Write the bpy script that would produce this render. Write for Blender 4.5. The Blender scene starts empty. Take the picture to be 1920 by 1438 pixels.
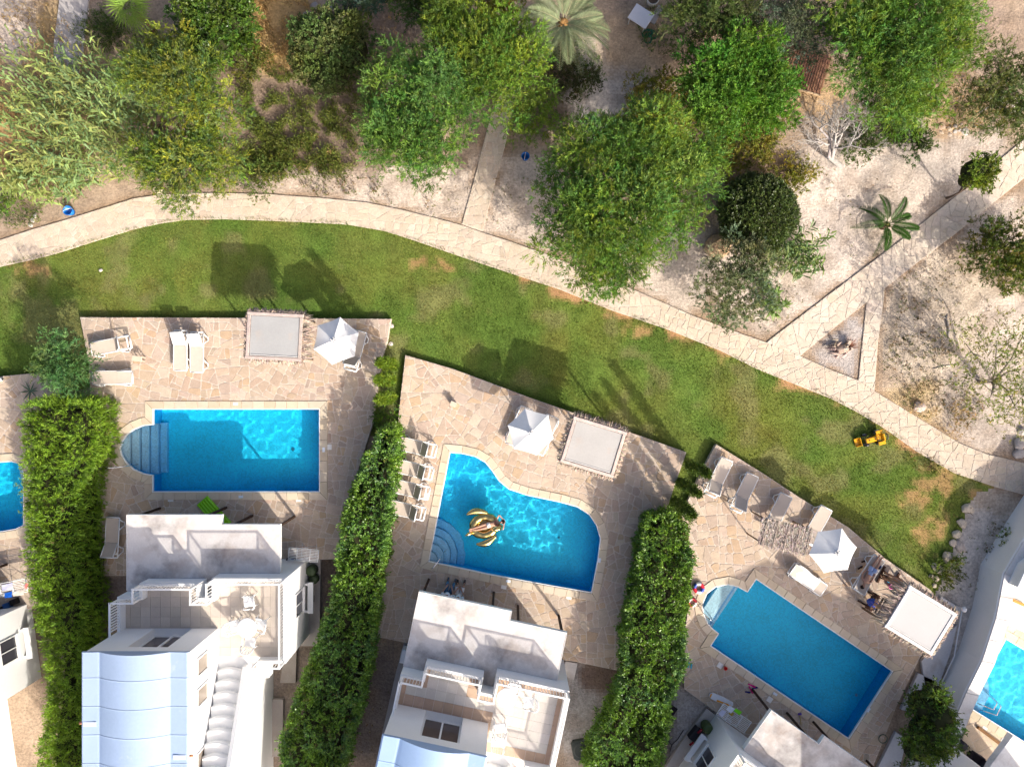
import bpy, bmesh, math, random
import numpy as np
from mathutils import Vector, Matrix
from mathutils.geometry import tessellate_polygon
R = math.radians
rnd = random.Random(7)
nr = np.random.default_rng(11)
SC = bpy.context.scene
COL = SC.collection

# ---------------------------------------------------------------- camera, sky, sun, exposure
CAM_H, PPM = 33.8, 39.4          # drone height over the patios (m); photo pixels per metre at patio level
cam = bpy.data.cameras.new('drone_camera')
cam.sensor_width = 36.0
cam.lens = 36.0 * CAM_H * PPM / 1920.0
cam.clip_start, cam.clip_end = 0.5, 2000
cam_o = bpy.data.objects.new('drone_camera', cam)
cam_o.location = (0, 0, CAM_H)
COL.objects.link(cam_o)
SC.camera = cam_o
SUN_EL, SUN_AZ = R(31.5), R(143.4)
world = bpy.data.worlds.new('World')
SC.world = world
world.use_nodes = True
wn = world.node_tree
sky = wn.nodes.new('ShaderNodeTexSky')
sky.sky_type = 'NISHITA'
sky.sun_disc = False
sky.sun_elevation, sky.sun_rotation = SUN_EL, SUN_AZ
sky.air_density, sky.dust_density, sky.ozone_density = 0.5, 4.5, 0.3
wn.links.new(sky.outputs[0], wn.nodes['Background'].inputs[0])
wn.nodes['Background'].inputs[1].default_value = 0.15
sun = bpy.data.lights.new('sun', 'SUN')
sun.energy = 3.15
sun.angle = R(0.55)
sun.color = (1.0, 0.93, 0.82)
sun_o = bpy.data.objects.new('sun', sun)
sv = Vector((math.sin(SUN_AZ) * math.cos(SUN_EL), math.cos(SUN_AZ) * math.cos(SUN_EL), math.sin(SUN_EL)))
sun_o.rotation_euler = sv.to_track_quat('Z', 'Y').to_euler()
sun.cycles.is_caustics_light = True
sun_o.location = (20, -27, 30)
COL.objects.link(sun_o)
SC.view_settings.view_transform = 'Standard'
SC.view_settings.look = 'None'
SC.view_settings.exposure = 0.96
SC.view_settings.gamma = 1.0
SC.view_settings.use_curve_mapping = False

ZL, ZG, ZP = -0.30, -0.30, -0.24   # lawn, garden ground, path tops (patio tops are 0)


def W(px, py, z=0.0):
    k = (CAM_H - z) / (CAM_H * PPM)
    return ((px - 960) * k, (719 - py) * k)


def WP(pts, z=0.0):
    return [W(x, y, z) for x, y in pts]


# ---------------------------------------------------------------- numpy noise
_tabs = {}


def vnoise(x, y, scale, seed=0):
    if seed not in _tabs:
        _tabs[seed] = np.random.default_rng(1000 + seed).random((256, 256))
    t = _tabs[seed]
    x = np.asarray(x, float) / scale + 71.3
    y = np.asarray(y, float) / scale + 37.7
    xi, yi = np.floor(x).astype(int), np.floor(y).astype(int)
    fx, fy = x - xi, y - yi
    fx, fy = fx * fx * (3 - 2 * fx), fy * fy * (3 - 2 * fy)
    a, b = t[xi % 256, yi % 256], t[(xi + 1) % 256, yi % 256]
    c, d = t[xi % 256, (yi + 1) % 256], t[(xi + 1) % 256, (yi + 1) % 256]
    return (a * (1 - fx) + b * fx) * (1 - fy) + (c * (1 - fx) + d * fx) * fy


def fbm(x, y, scale, seed=0):
    return (vnoise(x, y, scale, seed) * 4 + vnoise(x, y, scale / 2.1, seed + 1) * 2 + vnoise(x, y, scale / 4.3, seed + 2)) / 7


def in_poly(x, y, poly):
    x, y = np.asarray(x, float), np.asarray(y, float)
    r = np.zeros(x.shape, bool)
    n = len(poly)
    for i in range(n):
        x0, y0 = poly[i]
        x1, y1 = poly[(i + 1) % n]
        if y0 == y1:
            continue
        c = ((y0 > y) != (y1 > y)) & (x < (x1 - x0) * (y - y0) / (y1 - y0) + x0)
        r ^= c
    return r


def poly_dist(x, y, poly, closed=True):
    x, y = np.asarray(x, float), np.asarray(y, float)
    d = np.full(x.shape, 1e9)
    n = len(poly)
    for i in range(n if closed else n - 1):
        ax, ay = poly[i]
        bx, by = poly[(i + 1) % n]
        dx, dy = bx - ax, by - ay
        L = dx * dx + dy * dy + 1e-12
        t = np.clip(((x - ax) * dx + (y - ay) * dy) / L, 0, 1)
        d = np.minimum(d, np.hypot(x - ax - t * dx, y - ay - t * dy))
    return d


# ---------------------------------------------------------------- polygons
def area(p):
    return 0.5 * sum(p[i][0] * p[(i + 1) % len(p)][1] - p[(i + 1) % len(p)][0] * p[i][1] for i in range(len(p)))


def ccw(p):
    p = [tuple(q) for q in p]
    return p if area(p) > 0 else p[::-1]


def clip_half(p, px, py, nx, ny):
    out = []
    n = len(p)
    for i in range(n):
        a, b = p[i], p[(i + 1) % n]
        da = (a[0] - px) * nx + (a[1] - py) * ny
        db = (b[0] - px) * nx + (b[1] - py) * ny
        if da >= 0:
            out.append(a)
        if (da > 0 > db) or (da < 0 < db):
            t = da / (da - db)
            out.append((a[0] + (b[0] - a[0]) * t, a[1] + (b[1] - a[1]) * t))
    return out


def clean(p, eps=0.012):
    q = []
    for a in p:
        if not q or math.dist(a, q[-1]) > eps:
            q.append(a)
    if len(q) > 1 and math.dist(q[0], q[-1]) <= eps:
        q.pop()
    if len(q) < 3:
        return []
    out = []
    n = len(q)
    for i in range(n):
        a, b, c = q[i - 1], q[i], q[(i + 1) % n]
        cr = (b[0] - a[0]) * (c[1] - b[1]) - (b[1] - a[1]) * (c[0] - b[0])
        if abs(cr) > 2e-4 * (math.dist(a, b) + math.dist(b, c)):
            out.append(b)
    return out if len(out) >= 3 else []


def offset_poly(p, d):
    """positive d grows a counter-clockwise polygon"""
    n = len(p)
    out = []
    for i in range(n):
        a, b, c = p[i - 1], p[i], p[(i + 1) % n]
        l1, l2 = max(math.dist(a, b), 1e-9), max(math.dist(b, c), 1e-9)
        n1 = ((b[1] - a[1]) / l1, -(b[0] - a[0]) / l1)
        n2 = ((c[1] - b[1]) / l2, -(c[0] - b[0]) / l2)
        k = 1 + n1[0] * n2[0] + n1[1] * n2[1]
        k = max(k, 0.35)
        out.append((b[0] + d * (n1[0] + n2[0]) / k, b[1] + d * (n1[1] + n2[1]) / k))
    return out


def crack(region, target, rng, var=0.5, square=0.35):
    """split a region into crazy-paving cells, clipped to the region"""
    region = ccw(region)
    xs, ys = [p[0] for p in region], [p[1] for p in region]
    x0, x1, y0, y1 = min(xs) - .3, max(xs) + .3, min(ys) - .3, max(ys) + .3
    ang0 = rng.uniform(-.2, .2)
    todo = [[(x0, y0), (x1, y0), (x1, y1), (x0, y1)]]
    cells = []
    while todo:
        p = todo.pop()
        A = abs(area(p))
        if A < target * rng.uniform(1 - var, 1 + var * 1.6):
            cells.append(p)
            continue
        best = max(range(len(p)), key=lambda i: math.dist(p[i], p[(i + 1) % len(p)]))
        a, b = p[best], p[(best + 1) % len(p)]
        t = rng.uniform(.36, .64)
        ang = math.atan2(b[1] - a[1], b[0] - a[0])
        ang += rng.gauss(0, .08) if rng.random() < square else rng.uniform(-.5, .5)
        nx, ny = math.cos(ang), math.sin(ang)
        qx, qy = a[0] + (b[0] - a[0]) * t, a[1] + (b[1] - a[1]) * t
        r1, r2 = clean(clip_half(p, qx, qy, nx, ny)), clean(clip_half(p, qx, qy, -nx, -ny))
        if not r1 or not r2:
            cells.append(p)
            continue
        todo += [r1, r2]
    out = []
    grown = offset_poly(region, .004)
    todo = [(c, 0) for c in cells]
    while todo:
        c, dep = todo.pop()
        c = ccw(c)
        s = region
        for i in range(len(c)):
            a, b = c[i], c[(i + 1) % len(c)]
            s = clip_half(s, a[0], a[1], -(b[1] - a[1]), b[0] - a[0])
            if len(s) < 3:
                break
        s = clean(s) if len(s) >= 3 else []
        if not s or abs(area(s)) < .012:
            continue
        n = len(s)
        mx = [(s[i][0] + s[(i + 1) % n][0]) / 2 for i in range(n)]
        my = [(s[i][1] + s[(i + 1) % n][1]) / 2 for i in range(n)]
        if not in_poly(mx, my, grown).all():          # the piece bridges a bend in the edge: cut it again
            if dep < 4:
                cx, cy = sum(p[0] for p in c) / len(c), sum(p[1] for p in c) / len(c)
                ang = rng.uniform(0, math.pi)
                for sg in (1, -1):
                    h = clean(clip_half(c, cx, cy, sg * math.cos(ang), sg * math.sin(ang)))
                    if h:
                        todo.append((h, dep + 1))
            continue
        out.append(s)
    return out


def cut_hole(cells, hole):
    hole = ccw(hole)
    hx = np.array([p[0] for p in hole])
    out = []
    for c in cells:
        for _ in range(5):
            ins = in_poly([p[0] for p in c], [p[1] for p in c], hole)
            if not ins.any():
                break
            if ins.all():
                c = []
                break
            best = None
            for i, p in enumerate(c):
                if not ins[i]:
                    continue
                for k in range(len(hole)):
                    a, b = hole[k], hole[(k + 1) % len(hole)]
                    d = poly_dist([p[0]], [p[1]], [a, b], False)[0]
                    if best is None or d > best[0] or True:
                        L = math.dist(a, b)
                        nx, ny = (b[1] - a[1]) / L, -(b[0] - a[0]) / L
                        r = clean(clip_half(c, a[0], a[1], nx, ny))
                        A = abs(area(r)) if r else 0
                        ok = A and not in_poly([sum(q[0] for q in r) / len(r)], [sum(q[1] for q in r) / len(r)], hole)[0]
                        if ok and (best is None or A > best[0]):
                            best = (A, r)
            c = best[1] if best else []
            if not c:
                break
        if c:
            cx, cy = sum(q[0] for q in c) / len(c), sum(q[1] for q in c) / len(c)
            if not in_poly([cx], [cy], hole)[0]:
                out.append(c)
    return out


# ---------------------------------------------------------------- materials
MATS = {}


def _nodes(name):
    m = bpy.data.materials.new(name)
    m.use_nodes = True
    nt = m.node_tree
    return m, nt, nt.nodes['Principled BSDF']


def _coord(nt):
    t = nt.nodes.new('ShaderNodeTexCoord')
    return t.outputs['Object']


def _noise(nt, co, scale, detail=4, rough=.6):
    n = nt.nodes.new('ShaderNodeTexNoise')
    n.inputs['Scale'].default_value = scale
    n.inputs['Detail'].default_value = detail
    n.inputs['Roughness'].default_value = rough
    nt.links.new(co, n.inputs['Vector'])
    return n.outputs['Fac']


def _ramp(nt, fac, lo, hi, c0, c1):
    r = nt.nodes.new('ShaderNodeMapRange')
    r.inputs[1].default_value, r.inputs[2].default_value = lo, hi
    r.inputs[3].default_value, r.inputs[4].default_value = c0, c1
    nt.links.new(fac, r.inputs[0])
    return r.outputs[0]


def _mul(nt, col, fac):
    v = nt.nodes.new('ShaderNodeVectorMath')
    v.operation = 'SCALE'
    nt.links.new(col, v.inputs[0])
    nt.links.new(fac, v.inputs['Scale'])
    return v.outputs[0]


def _mix(nt, fac, a, b):
    m = nt.nodes.new('ShaderNodeMix')
    m.data_type = 'RGBA'
    if fac is not None:
        nt.links.new(fac, m.inputs[0])
    for s, v in ((6, a), (7, b)):
        if isinstance(v, tuple):
            m.inputs[s].default_value = (*v, 1)
        else:
            nt.links.new(v, m.inputs[s])
    return m.outputs[2]


def _bump(nt, b, fac, strength, dist):
    n = nt.nodes.new('ShaderNodeBump')
    n.inputs['Strength'].default_value = strength
    n.inputs['Distance'].default_value = dist
    nt.links.new(fac, n.inputs['Height'])
    nt.links.new(n.outputs[0], b.inputs['Normal'])


def mat(name, rough=.8, spec=.3, noise=(0, 1), noise2=None, bump=None, metal=0.0, stain=None):
    """colour comes from the mesh's own colour attribute; noise mottles it, stain adds patches of another colour"""
    if name in MATS:
        return MATS[name]
    m, nt, b = _nodes(name)
    at = nt.nodes.new('ShaderNodeAttribute')
    at.attribute_name = 'Col'
    col = at.outputs['Color']
    co = _coord(nt)
    if noise[0]:
        f = _noise(nt, co, noise[1])
        col = _mul(nt, col, _ramp(nt, f, .25, .75, 1 - noise[0], 1 + noise[0]))
    if noise2:
        f = _noise(nt, co, noise2[1], 2)
        col = _mul(nt, col, _ramp(nt, f, .25, .75, 1 - noise2[0], 1 + noise2[0]))
    for st in stain or ():
        c, scale, lo, hi, mx = st
        f = _ramp(nt, _noise(nt, co, scale, 5, .62), lo, hi, 0, mx)
        col = _mix(nt, f, col, c)
    nt.links.new(col, b.inputs['Base Color'])
    b.inputs['Roughness'].default_value = rough
    b.inputs['Specular IOR Level'].default_value = spec
    b.inputs['Metallic'].default_value = metal
    if bump:
        _bump(nt, b, _noise(nt, co, bump[0], 3), bump[1], bump[2])
    MATS[name] = m
    return m


def leaf_mat(name, gloss=.25, rough=.45, trans=.3):
    m, nt, b = _nodes(name)
    at = nt.nodes.new('ShaderNodeAttribute')
    at.attribute_name = 'Col'
    nt.links.new(at.outputs['Color'], b.inputs['Base Color'])
    b.inputs['Roughness'].default_value = rough
    b.inputs['Specular IOR Level'].default_value = gloss
    tr = nt.nodes.new('ShaderNodeBsdfTranslucent')
    nt.links.new(_mul2(nt, at.outputs['Color'], (1.25, 1.15, .55)), tr.inputs[0])
    mx = nt.nodes.new('ShaderNodeMixShader')
    mx.inputs[0].default_value = trans
    nt.links.new(b.outputs[0], mx.inputs[1])
    nt.links.new(tr.outputs[0], mx.inputs[2])
    nt.links.new(mx.outputs[0], nt.nodes['Material Output'].inputs[0])
    MATS[name] = m
    return m


def _mul2(nt, a, c):
    v = nt.nodes.new('ShaderNodeVectorMath')
    v.operation = 'MULTIPLY'
    nt.links.new(a, v.inputs[0])
    v.inputs[1].default_value = c
    return v.outputs[0]


M_STONE = mat('paving_stone', .75, .25, (.13, 3.5), (.16, 22), (9, .35, .012), stain=[((.34, .20, .09), 1.1, .58, .76, .35), ((.60, .53, .45), 2.3, .6, .74, .35)])
M_MORTAR = mat('mortar', .9, .1, (.15, 9), None, (40, .4, .01))
M_COPE = mat('coping', .7, .25, (.08, 2.5), (.07, 30), (30, .2, .006), stain=[((.36, .24, .10), 1.7, .64, .8, .5)])
M_SOIL = mat('ground_soil', .95, .1, (.18, .9), (.30, 9), (14, .9, .05))
M_LAWN = mat('lawn_soil', .95, .1, (.25, 1.3), (.35, 14), (20, .8, .03))
M_PLASTER = mat('white_plaster', .8, .2, (.03, 1.2), (.02, 12), (18, .15, .006))
M_PORCH = mat('weathered_porch_concrete', .85, .2, (.08, 1.3), (.06, 14), (20, .2, .006), stain=[((.20, .175, .165), .42, .50, .64, .80), ((.40, .31, .25), .75, .50, .64, .55), ((.70, .68, .66), 1.5, .55, .7, .4)])
M_CONC = mat('stained_concrete', .85, .2, (.07, 1.1), (.06, 14), (20, .2, .006), stain=[((.24, .20, .18), .55, .56, .75, .75), ((.43, .34, .27), .9, .57, .72, .5)])
M_ROOF = mat('roof_membrane', .55, .35, (.05, .8), (.03, 9), (3, .25, .02), stain=[((.50, .56, .62), 1.3, .62, .74, .4)])
M_PLAIN = mat('painted_plain', .5, .35, (.03, 6))
M_PLASTIC = mat('white_plastic', .38, .45, (.02, 8))
M_FABRIC = mat('woven_fabric', .85, .15, (.05, 7), None, (120, .2, .004))
M_WOOD = mat('weathered_wood', .8, .2, (.2, 5), (.2, 40), (30, .4, .01))
M_THATCH = mat('dry_thatch', .9, .1, (.12, 30))
M_ROCK = mat('rock', .9, .15, (.2, 3), (.2, 17), (12, .8, .04))
M_BARK = mat('bark', .9, .1, (.25, 9), None, (25, .7, .02))
M_TILE = mat('floor_tile', .5, .35, (.07, 2.2), (.05, 25))
M_METAL = mat('bright_metal', .25, .5, metal=1.0)
M_GOLD = mat('gold_vinyl', .24, .5, (.04, 5), metal=1.0)
M_SKIN = mat('skin', .55, .35, (.05, 14))
M_CLOTH = mat('cloth', .85, .15, (.08, 25))
M_DARK = mat('dark_glass', .08, .6, (.1, 2))
M_GLOSS = mat('glossy_plastic', .25, .5)
LEAF = leaf_mat('leaf', .22, .5, .28)
LEAF_GLOSS = leaf_mat('glossy_leaf', .42, .36, .2)
LEAF_DRY = leaf_mat('dry_blade', .1, .7, .25)


def pool_mat():
    m, nt, b = _nodes('pool_mosaic')
    at = nt.nodes.new('ShaderNodeAttribute')
    at.attribute_name = 'Col'
    co = _coord(nt)
    v = nt.nodes.new('ShaderNodeTexVoronoi')
    v.inputs['Scale'].default_value = 17
    v.distance = 'CHEBYCHEV'
    v.inputs['Randomness'].default_value = .35
    nt.links.new(co, v.inputs['Vector'])
    sep = nt.nodes.new('ShaderNodeSeparateColor')
    nt.links.new(v.outputs['Color'], sep.inputs[0])
    col = _mul(nt, at.outputs['Color'], _ramp(nt, sep.outputs[0], 0, 1, .87, 1.13))
    col = _mul(nt, col, _ramp(nt, _noise(nt, co, .7, 2), .3, .7, .92, 1.08))
    nt.links.new(col, b.inputs['Base Color'])
    b.inputs['Roughness'].default_value = .5
    return m


M_POOL = pool_mat()


def refracting_water():
    m, nt, b = _nodes('rippled_pool_water')
    nt.nodes.remove(b)
    rf = nt.nodes.new('ShaderNodeBsdfRefraction')
    rf.inputs['Color'].default_value = (.80, .96, 1, 1)
    rf.inputs['Roughness'].default_value = 0
    rf.inputs['IOR'].default_value = 1.33
    nt.links.new(rf.outputs[0], nt.nodes['Material Output'].inputs[0])
    return m


M_WATER_REFRACT = refracting_water()


# ---------------------------------------------------------------- objects
def tag(o, label=None, cat=None, group=None, kind=None):
    for k, v in (('label', label), ('category', cat), ('group', group), ('kind', kind)):
        if v:
            o[k] = v
    return o


def empty(name, loc=(0, 0, 0), rz=0.0, label=None, cat=None, group=None, kind=None):
    o = bpy.data.objects.new(name, None)
    o.location = loc if len(loc) == 3 else (*loc, 0)
    o.rotation_euler = (0, 0, rz)
    o.empty_display_size = .2
    COL.objects.link(o)
    return tag(o, label, cat, group, kind)


def link(name, me, parent=None, loc=None):
    o = bpy.data.objects.new(name, me)
    COL.objects.link(o)
    if parent:
        o.parent = parent
    if loc:
        o.location = loc
    return o


def np_mesh(name, V, F, colr, m, smooth=False):
    """V (n,3), F (f,k) all faces with k corners, colr (f,3) per face"""
    me = bpy.data.meshes.new(name)
    V, F = np.asarray(V, np.float32), np.asarray(F, np.int32)
    f, k = F.shape
    me.vertices.add(len(V))
    me.vertices.foreach_set('co', V.ravel())
    me.loops.add(f * k)
    me.loops.foreach_set('vertex_index', F.ravel())
    me.polygons.add(f)
    me.polygons.foreach_set('loop_start', np.arange(0, f * k, k, dtype=np.int32))
    if smooth:
        me.polygons.foreach_set('use_smooth', np.ones(f, bool))
    at = me.color_attributes.new('Col', 'FLOAT_COLOR', 'CORNER')
    c = np.ones((f, 4), np.float32)
    c[:, :3] = colr
    at.data.foreach_set('color', np.repeat(c, k, 0).ravel())
    me.materials.append(m)
    me.update(calc_edges=True)
    return me


class MB:
    def __init__(s):
        s.v, s.f, s.c, s.sm = [], [], [], []

    def add(s, vs, fs, col, smooth=False):
        o = len(s.v)
        s.v += [tuple(v) for v in vs]
        s.f += [[i + o for i in f] for f in fs]
        s.c += [col] * len(fs)
        s.sm += [smooth] * len(fs)
        return s

    def prism(s, poly, z0, z1, col, bevel=0.0, bottom=True, top=None):
        p = ccw(poly)
        n = len(p)
        rings = [(p, z0)]
        if bevel:
            rings += [(p, z1 - bevel), (offset_poly(p, -bevel), z1)]
        else:
            rings.append((p, z1))
        vs = [(x, y, z) for q, z in rings for x, y in q]
        fs = []
        for k in range(len(rings) - 1):
            for i in range(n):
                j = (i + 1) % n
                fs.append([k * n + i, k * n + j, (k + 1) * n + j, (k + 1) * n + i])
        fs.append([(len(rings) - 1) * n + i for i in range(n)])
        if bottom:
            fs.append(list(range(n))[::-1])
        return s.add(vs, fs, col)

    def box(s, x0, x1, y0, y1, z0, z1, col, bevel=0.0, rot=0, about=None):
        p = [(x0, y0), (x1, y0), (x1, y1), (x0, y1)]
        if rot:
            cx, cy = about or ((x0 + x1) / 2, (y0 + y1) / 2)
            c, sn = math.cos(rot), math.sin(rot)
            p = [(cx + (x - cx) * c - (y - cy) * sn, cy + (x - cx) * sn + (y - cy) * c) for x, y in p]
        return s.prism(p, z0, z1, col, bevel)

    def bar(s, a, b, w, h, col):
        """square bar from a to b, w wide (horizontal) and h deep"""
        a, b = Vector(a), Vector(b)
        d = (b - a).normalized()
        up = Vector((0, 0, 1)) if abs(d.z) < .95 else Vector((0, 1, 0))
        sx = d.cross(up).normalized() * w / 2
        sy = sx.cross(d).normalized() * h / 2
        vs = [p + q for p in (a, b) for q in (-sx - sy, sx - sy, sx + sy, -sx + sy)]
        fs = [[0, 1, 2, 3], [7, 6, 5, 4]] + [[i, 4 + i, 4 + (i + 1) % 4, (i + 1) % 4] for i in range(4)]
        return s.add(vs, fs, col)

    def tube(s, path, r, col, seg=8, cap=True):
        path = [Vector(p) for p in path]
        n = len(path)
        rr = r if isinstance(r, (list, tuple)) else [r] * n
        vs, fs = [], []
        ref = None
        for i, p in enumerate(path):
            d = (path[min(i + 1, n - 1)] - path[max(i - 1, 0)]).normalized()
            if ref is None:
                ref = Vector((0, 0, 1)) if abs(d.z) < .9 else Vector((1, 0, 0))
            u = d.cross(ref).normalized()
            w = u.cross(d).normalized()
            ref = w
            for k in range(seg):
                a = 2 * math.pi * k / seg
                vs.append(p + (u * math.cos(a) + w * math.sin(a)) * rr[i])
        for i in range(n - 1):
            for k in range(seg):
                k2 = (k + 1) % seg
                fs.append([i * seg + k, i * seg + k2, (i + 1) * seg + k2, (i + 1) * seg + k])
        if cap:
            fs.append(list(range(seg))[::-1])
            fs.append([(n - 1) * seg + k for k in range(seg)])
        return s.add(vs, fs, col, True)

    def lathe(s, prof, col, c=(0, 0, 0), seg=16):
        vs, fs = [], []
        n = len(prof)
        for k in range(seg):
            a = 2 * math.pi * k / seg
            for r, z in prof:
                vs.append((c[0] + r * math.cos(a), c[1] + r * math.sin(a), c[2] + z))
        for k in range(seg):
            k2 = (k + 1) % seg
            for i in range(n - 1):
                fs.append([k * n + i, k2 * n + i, k2 * n + i + 1, k * n + i + 1])
        return s.add(vs, fs, col, True)

    def ball(s, c, r, col, seg=12, rings=8, sc=(1, 1, 1)):
        prof = [(max(math.sin(math.pi * i / rings), 1e-3), -math.cos(math.pi * i / rings)) for i in range(rings + 1)]
        vs, fs = [], []
        n = len(prof)
        for k in range(seg):
            a = 2 * math.pi * k / seg
            for q, z in prof:
                vs.append((c[0] + r * sc[0] * q * math.cos(a), c[1] + r * sc[1] * q * math.sin(a), c[2] + r * sc[2] * z))
        for k in range(seg):
            k2 = (k + 1) % seg
            for i in range(n - 1):
                fs.append([k * n + i, k2 * n + i, k2 * n + i + 1, k * n + i + 1])
        return s.add(vs, fs, col, True)

    def mesh(s, name, m):
        me = bpy.data.meshes.new(name)
        me.from_pydata(s.v, [], s.f)
        at = me.color_attributes.new('Col', 'FLOAT_COLOR', 'CORNER')
        tot = np.array([len(f) for f in s.f])
        c = np.ones((len(s.f), 4), np.float32)
        c[:, :3] = s.c
        at.data.foreach_set('color', np.repeat(c, tot, 0).ravel())
        me.polygons.foreach_set('use_smooth', np.array(s.sm, bool))
        me.materials.append(m)
        me.update()
        return me

    def build(s, name, m, parent=None, loc=None):
        return link(name, s.mesh(name, m), parent, loc)


def copy_tree(o, parent=None):
    c = o.copy()
    COL.objects.link(c)
    c.parent = parent
    for ch in o.children:
        copy_tree(ch, c)
    return c


def jit(c, a, r=rnd):
    k = 1 + r.uniform(-a, a)
    return tuple(min(.9, max(.004, v * k * (1 + r.uniform(-a, a) * .25))) for v in c)


def flat_poly(loops, z, col):
    """flat faces filling an outer loop with holes"""
    tris = tessellate_polygon([[Vector((x, y, 0)) for x, y in lp] for lp in loops])
    vs = [(x, y, z) for lp in loops for x, y in lp]
    fs = []
    for t in tris:
        a, b, c = (vs[i] for i in t)
        cr = (b[0] - a[0]) * (c[1] - a[1]) - (b[1] - a[1]) * (c[0] - a[0])
        fs.append(list(t) if cr > 0 else list(t)[::-1])
    return MB().add(vs, fs, col)


def slab(name, outer, holes, z0, z1, col, m):
    outer = ccw(outer)
    mb = flat_poly([outer] + [ccw(h) for h in holes], z1, col)
    n = len(outer)
    vs = [(x, y, z) for z in (z0, z1) for x, y in outer]
    mb.add(vs, [[i, (i + 1) % n, n + (i + 1) % n, n + i] for i in range(n)], col)
    return mb.build(name, m)


STONES = [(.475, .372, .288), (.455, .350, .262), (.495, .40, .312), (.435, .33, .25), (.465, .37, .295), (.415, .322, .255), (.46, .335, .225), (.49, .385, .29)]
PATHST = [(.535, .445, .345), (.52, .43, .33), (.55, .47, .37), (.505, .415, .32), (.53, .435, .335)]


def stone_mesh(p, z0, z1, col, rng, joint, rough=.014):
    q = offset_poly(p, -joint)
    if area(q) < .008 or area(q) > area(p):
        return None
    if any(math.dist(a, b) > joint * 4.5 for a, b in zip(p, q)):
        q = [b if math.dist(a, b) <= joint * 4.5 else ((a[0] * .6 + b[0] * .4), (a[1] * .6 + b[1] * .4)) for a, b in zip(p, q)]
    r = []
    n = len(q)
    for i in range(n):                       # worn, uneven edges: broken corners and a kink per long side
        a, b, c = q[i - 1], q[i], q[(i + 1) % n]
        la, lc = math.dist(a, b), math.dist(b, c)
        t = min(.05, la * .2, lc * .2)
        r.append((b[0] + (a[0] - b[0]) * t / max(la, .01), b[1] + (a[1] - b[1]) * t / max(la, .01)))
        r.append((b[0] + (c[0] - b[0]) * t / max(lc, .01), b[1] + (c[1] - b[1]) * t / max(lc, .01)))
        if lc > .35:
            s = rng.uniform(.35, .65)
            g = rng.uniform(-1.6, .6) * rough
            r.append((b[0] + (c[0] - b[0]) * s - (c[1] - b[1]) / lc * g * -1, b[1] + (c[1] - b[1]) * s + (c[0] - b[0]) / lc * g * -1))
    n = len(r)
    dz = [rng.uniform(-.003, .003) for _ in range(n)]
    tx, ty = rng.uniform(-.006, .006), rng.uniform(-.006, .006)
    cx, cy = r[0]
    vs = [(x, y, z0) for x, y in r] + [(x, y, z1 + dz[i] * .3 + (x - cx) * tx + (y - cy) * ty) for i, (x, y) in enumerate(r)]
    fs = [[i, (i + 1) % n, n + (i + 1) % n, n + i] for i in range(n)] + [[n + i for i in range(n)]]
    return vs, fs


def visible(c, z=0, m=0):
    x, y = sum(p[0] for p in c) / len(c), sum(p[1] for p in c) / len(c)
    k = CAM_H / (CAM_H - z)
    return abs(x * k) < 24.9 + m and abs(y * k) < 18.8 + m


def pave(root, cells, z0, z1, pal, seed, joint=(.012, .026), most=300, name='paving_stone'):
    rng = random.Random(seed)
    cells = [ccw(c) for c in cells]
    vis = sorted([c for c in cells if visible(c)], key=area, reverse=True)
    keep, rest = vis[:most], vis[most:]
    for c in keep:
        col = jit(rng.choice(pal), .055, rng)
        r = stone_mesh(c, z0, z1 + rng.uniform(-.003, .003), col, rng, rng.uniform(*joint))
        if r:
            MB().add(*r, col).build(name, M_STONE, root)
    if rest:
        mb = MB()
        for c in rest:
            col = jit(rng.choice(pal), .10, rng)
            r = stone_mesh(c, z0, z1 + rng.uniform(-.003, .003), col, rng, rng.uniform(*joint))
            if r:
                mb.add(*r, col)
        if mb.f:
            tag(mb.build('small_' + name, M_STONE, root), kind='stuff')

# ================================================================ SETTING
P1 = [(150, 595), (440, 596), (733, 598), (726, 640), (716, 670), (706, 740), (697, 800), (672, 880), (652, 960), (634, 1048), (560, 1050), (300, 1050), (300, 1080), (190, 1079), (183, 960), (176, 860), (166, 680)]
P2 = [(760, 666), (850, 692), (1000, 748), (1200, 817), (1287, 848), (1255, 940), (1220, 1050), (1195, 1150), (1168, 1259), (1078, 1240), (1000, 1230), (850, 1222), (772, 1207), (700, 1192), (715, 1090), (728, 990), (738, 930), (744, 850), (748, 770)]
P3 = [(1343, 833), (1430, 887), (1500, 933), (1590, 988), (1660, 1047), (1745, 1106), (1776, 1150), (1724, 1235), (1680, 1326), (1636, 1440), (1600, 1490), (1440, 1440), (1345, 1336), (1283, 1291), (1285, 1180), (1300, 1060), (1278, 965), (1308, 900)]
P0 = [(-190, 735), (0, 706), (70, 699), (112, 722), (112, 758), (62, 780), (80, 1040), (80, 1112), (60, 1140), (-190, 1190)]
P4 = [(1866, 1155), (1990, 1090), (2050, 1300), (2000, 1520), (1780, 1520), (1815, 1330), (1850, 1235)]
pool1 = [(286, 766), (600, 766), (600, 923), (285, 923), (285, 892), (268, 889), (250, 881), (236, 868), (227, 854), (224, 842), (227, 828), (236, 815), (251, 804), (268, 797), (286, 795)]
pool2 = [(843, 847), (866, 849), (892, 855), (911, 866), (924, 882), (937, 901), (955, 916), (988, 927), (1050, 940), (1083, 949), (1106, 964), (1120, 985), (1127, 1010), (1122, 1050), (1110, 1112), (1040, 1100), (920, 1078), (803, 1053)]
pool3 = [(1417.7, 1084), (1675, 1258), (1592, 1386), (1331, 1211), (1346, 1188), (1336, 1180), (1326, 1169), (1318, 1150), (1316, 1133), (1325, 1112), (1342, 1099), (1366, 1094.5), (1384, 1099), (1401, 1108)]
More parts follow.
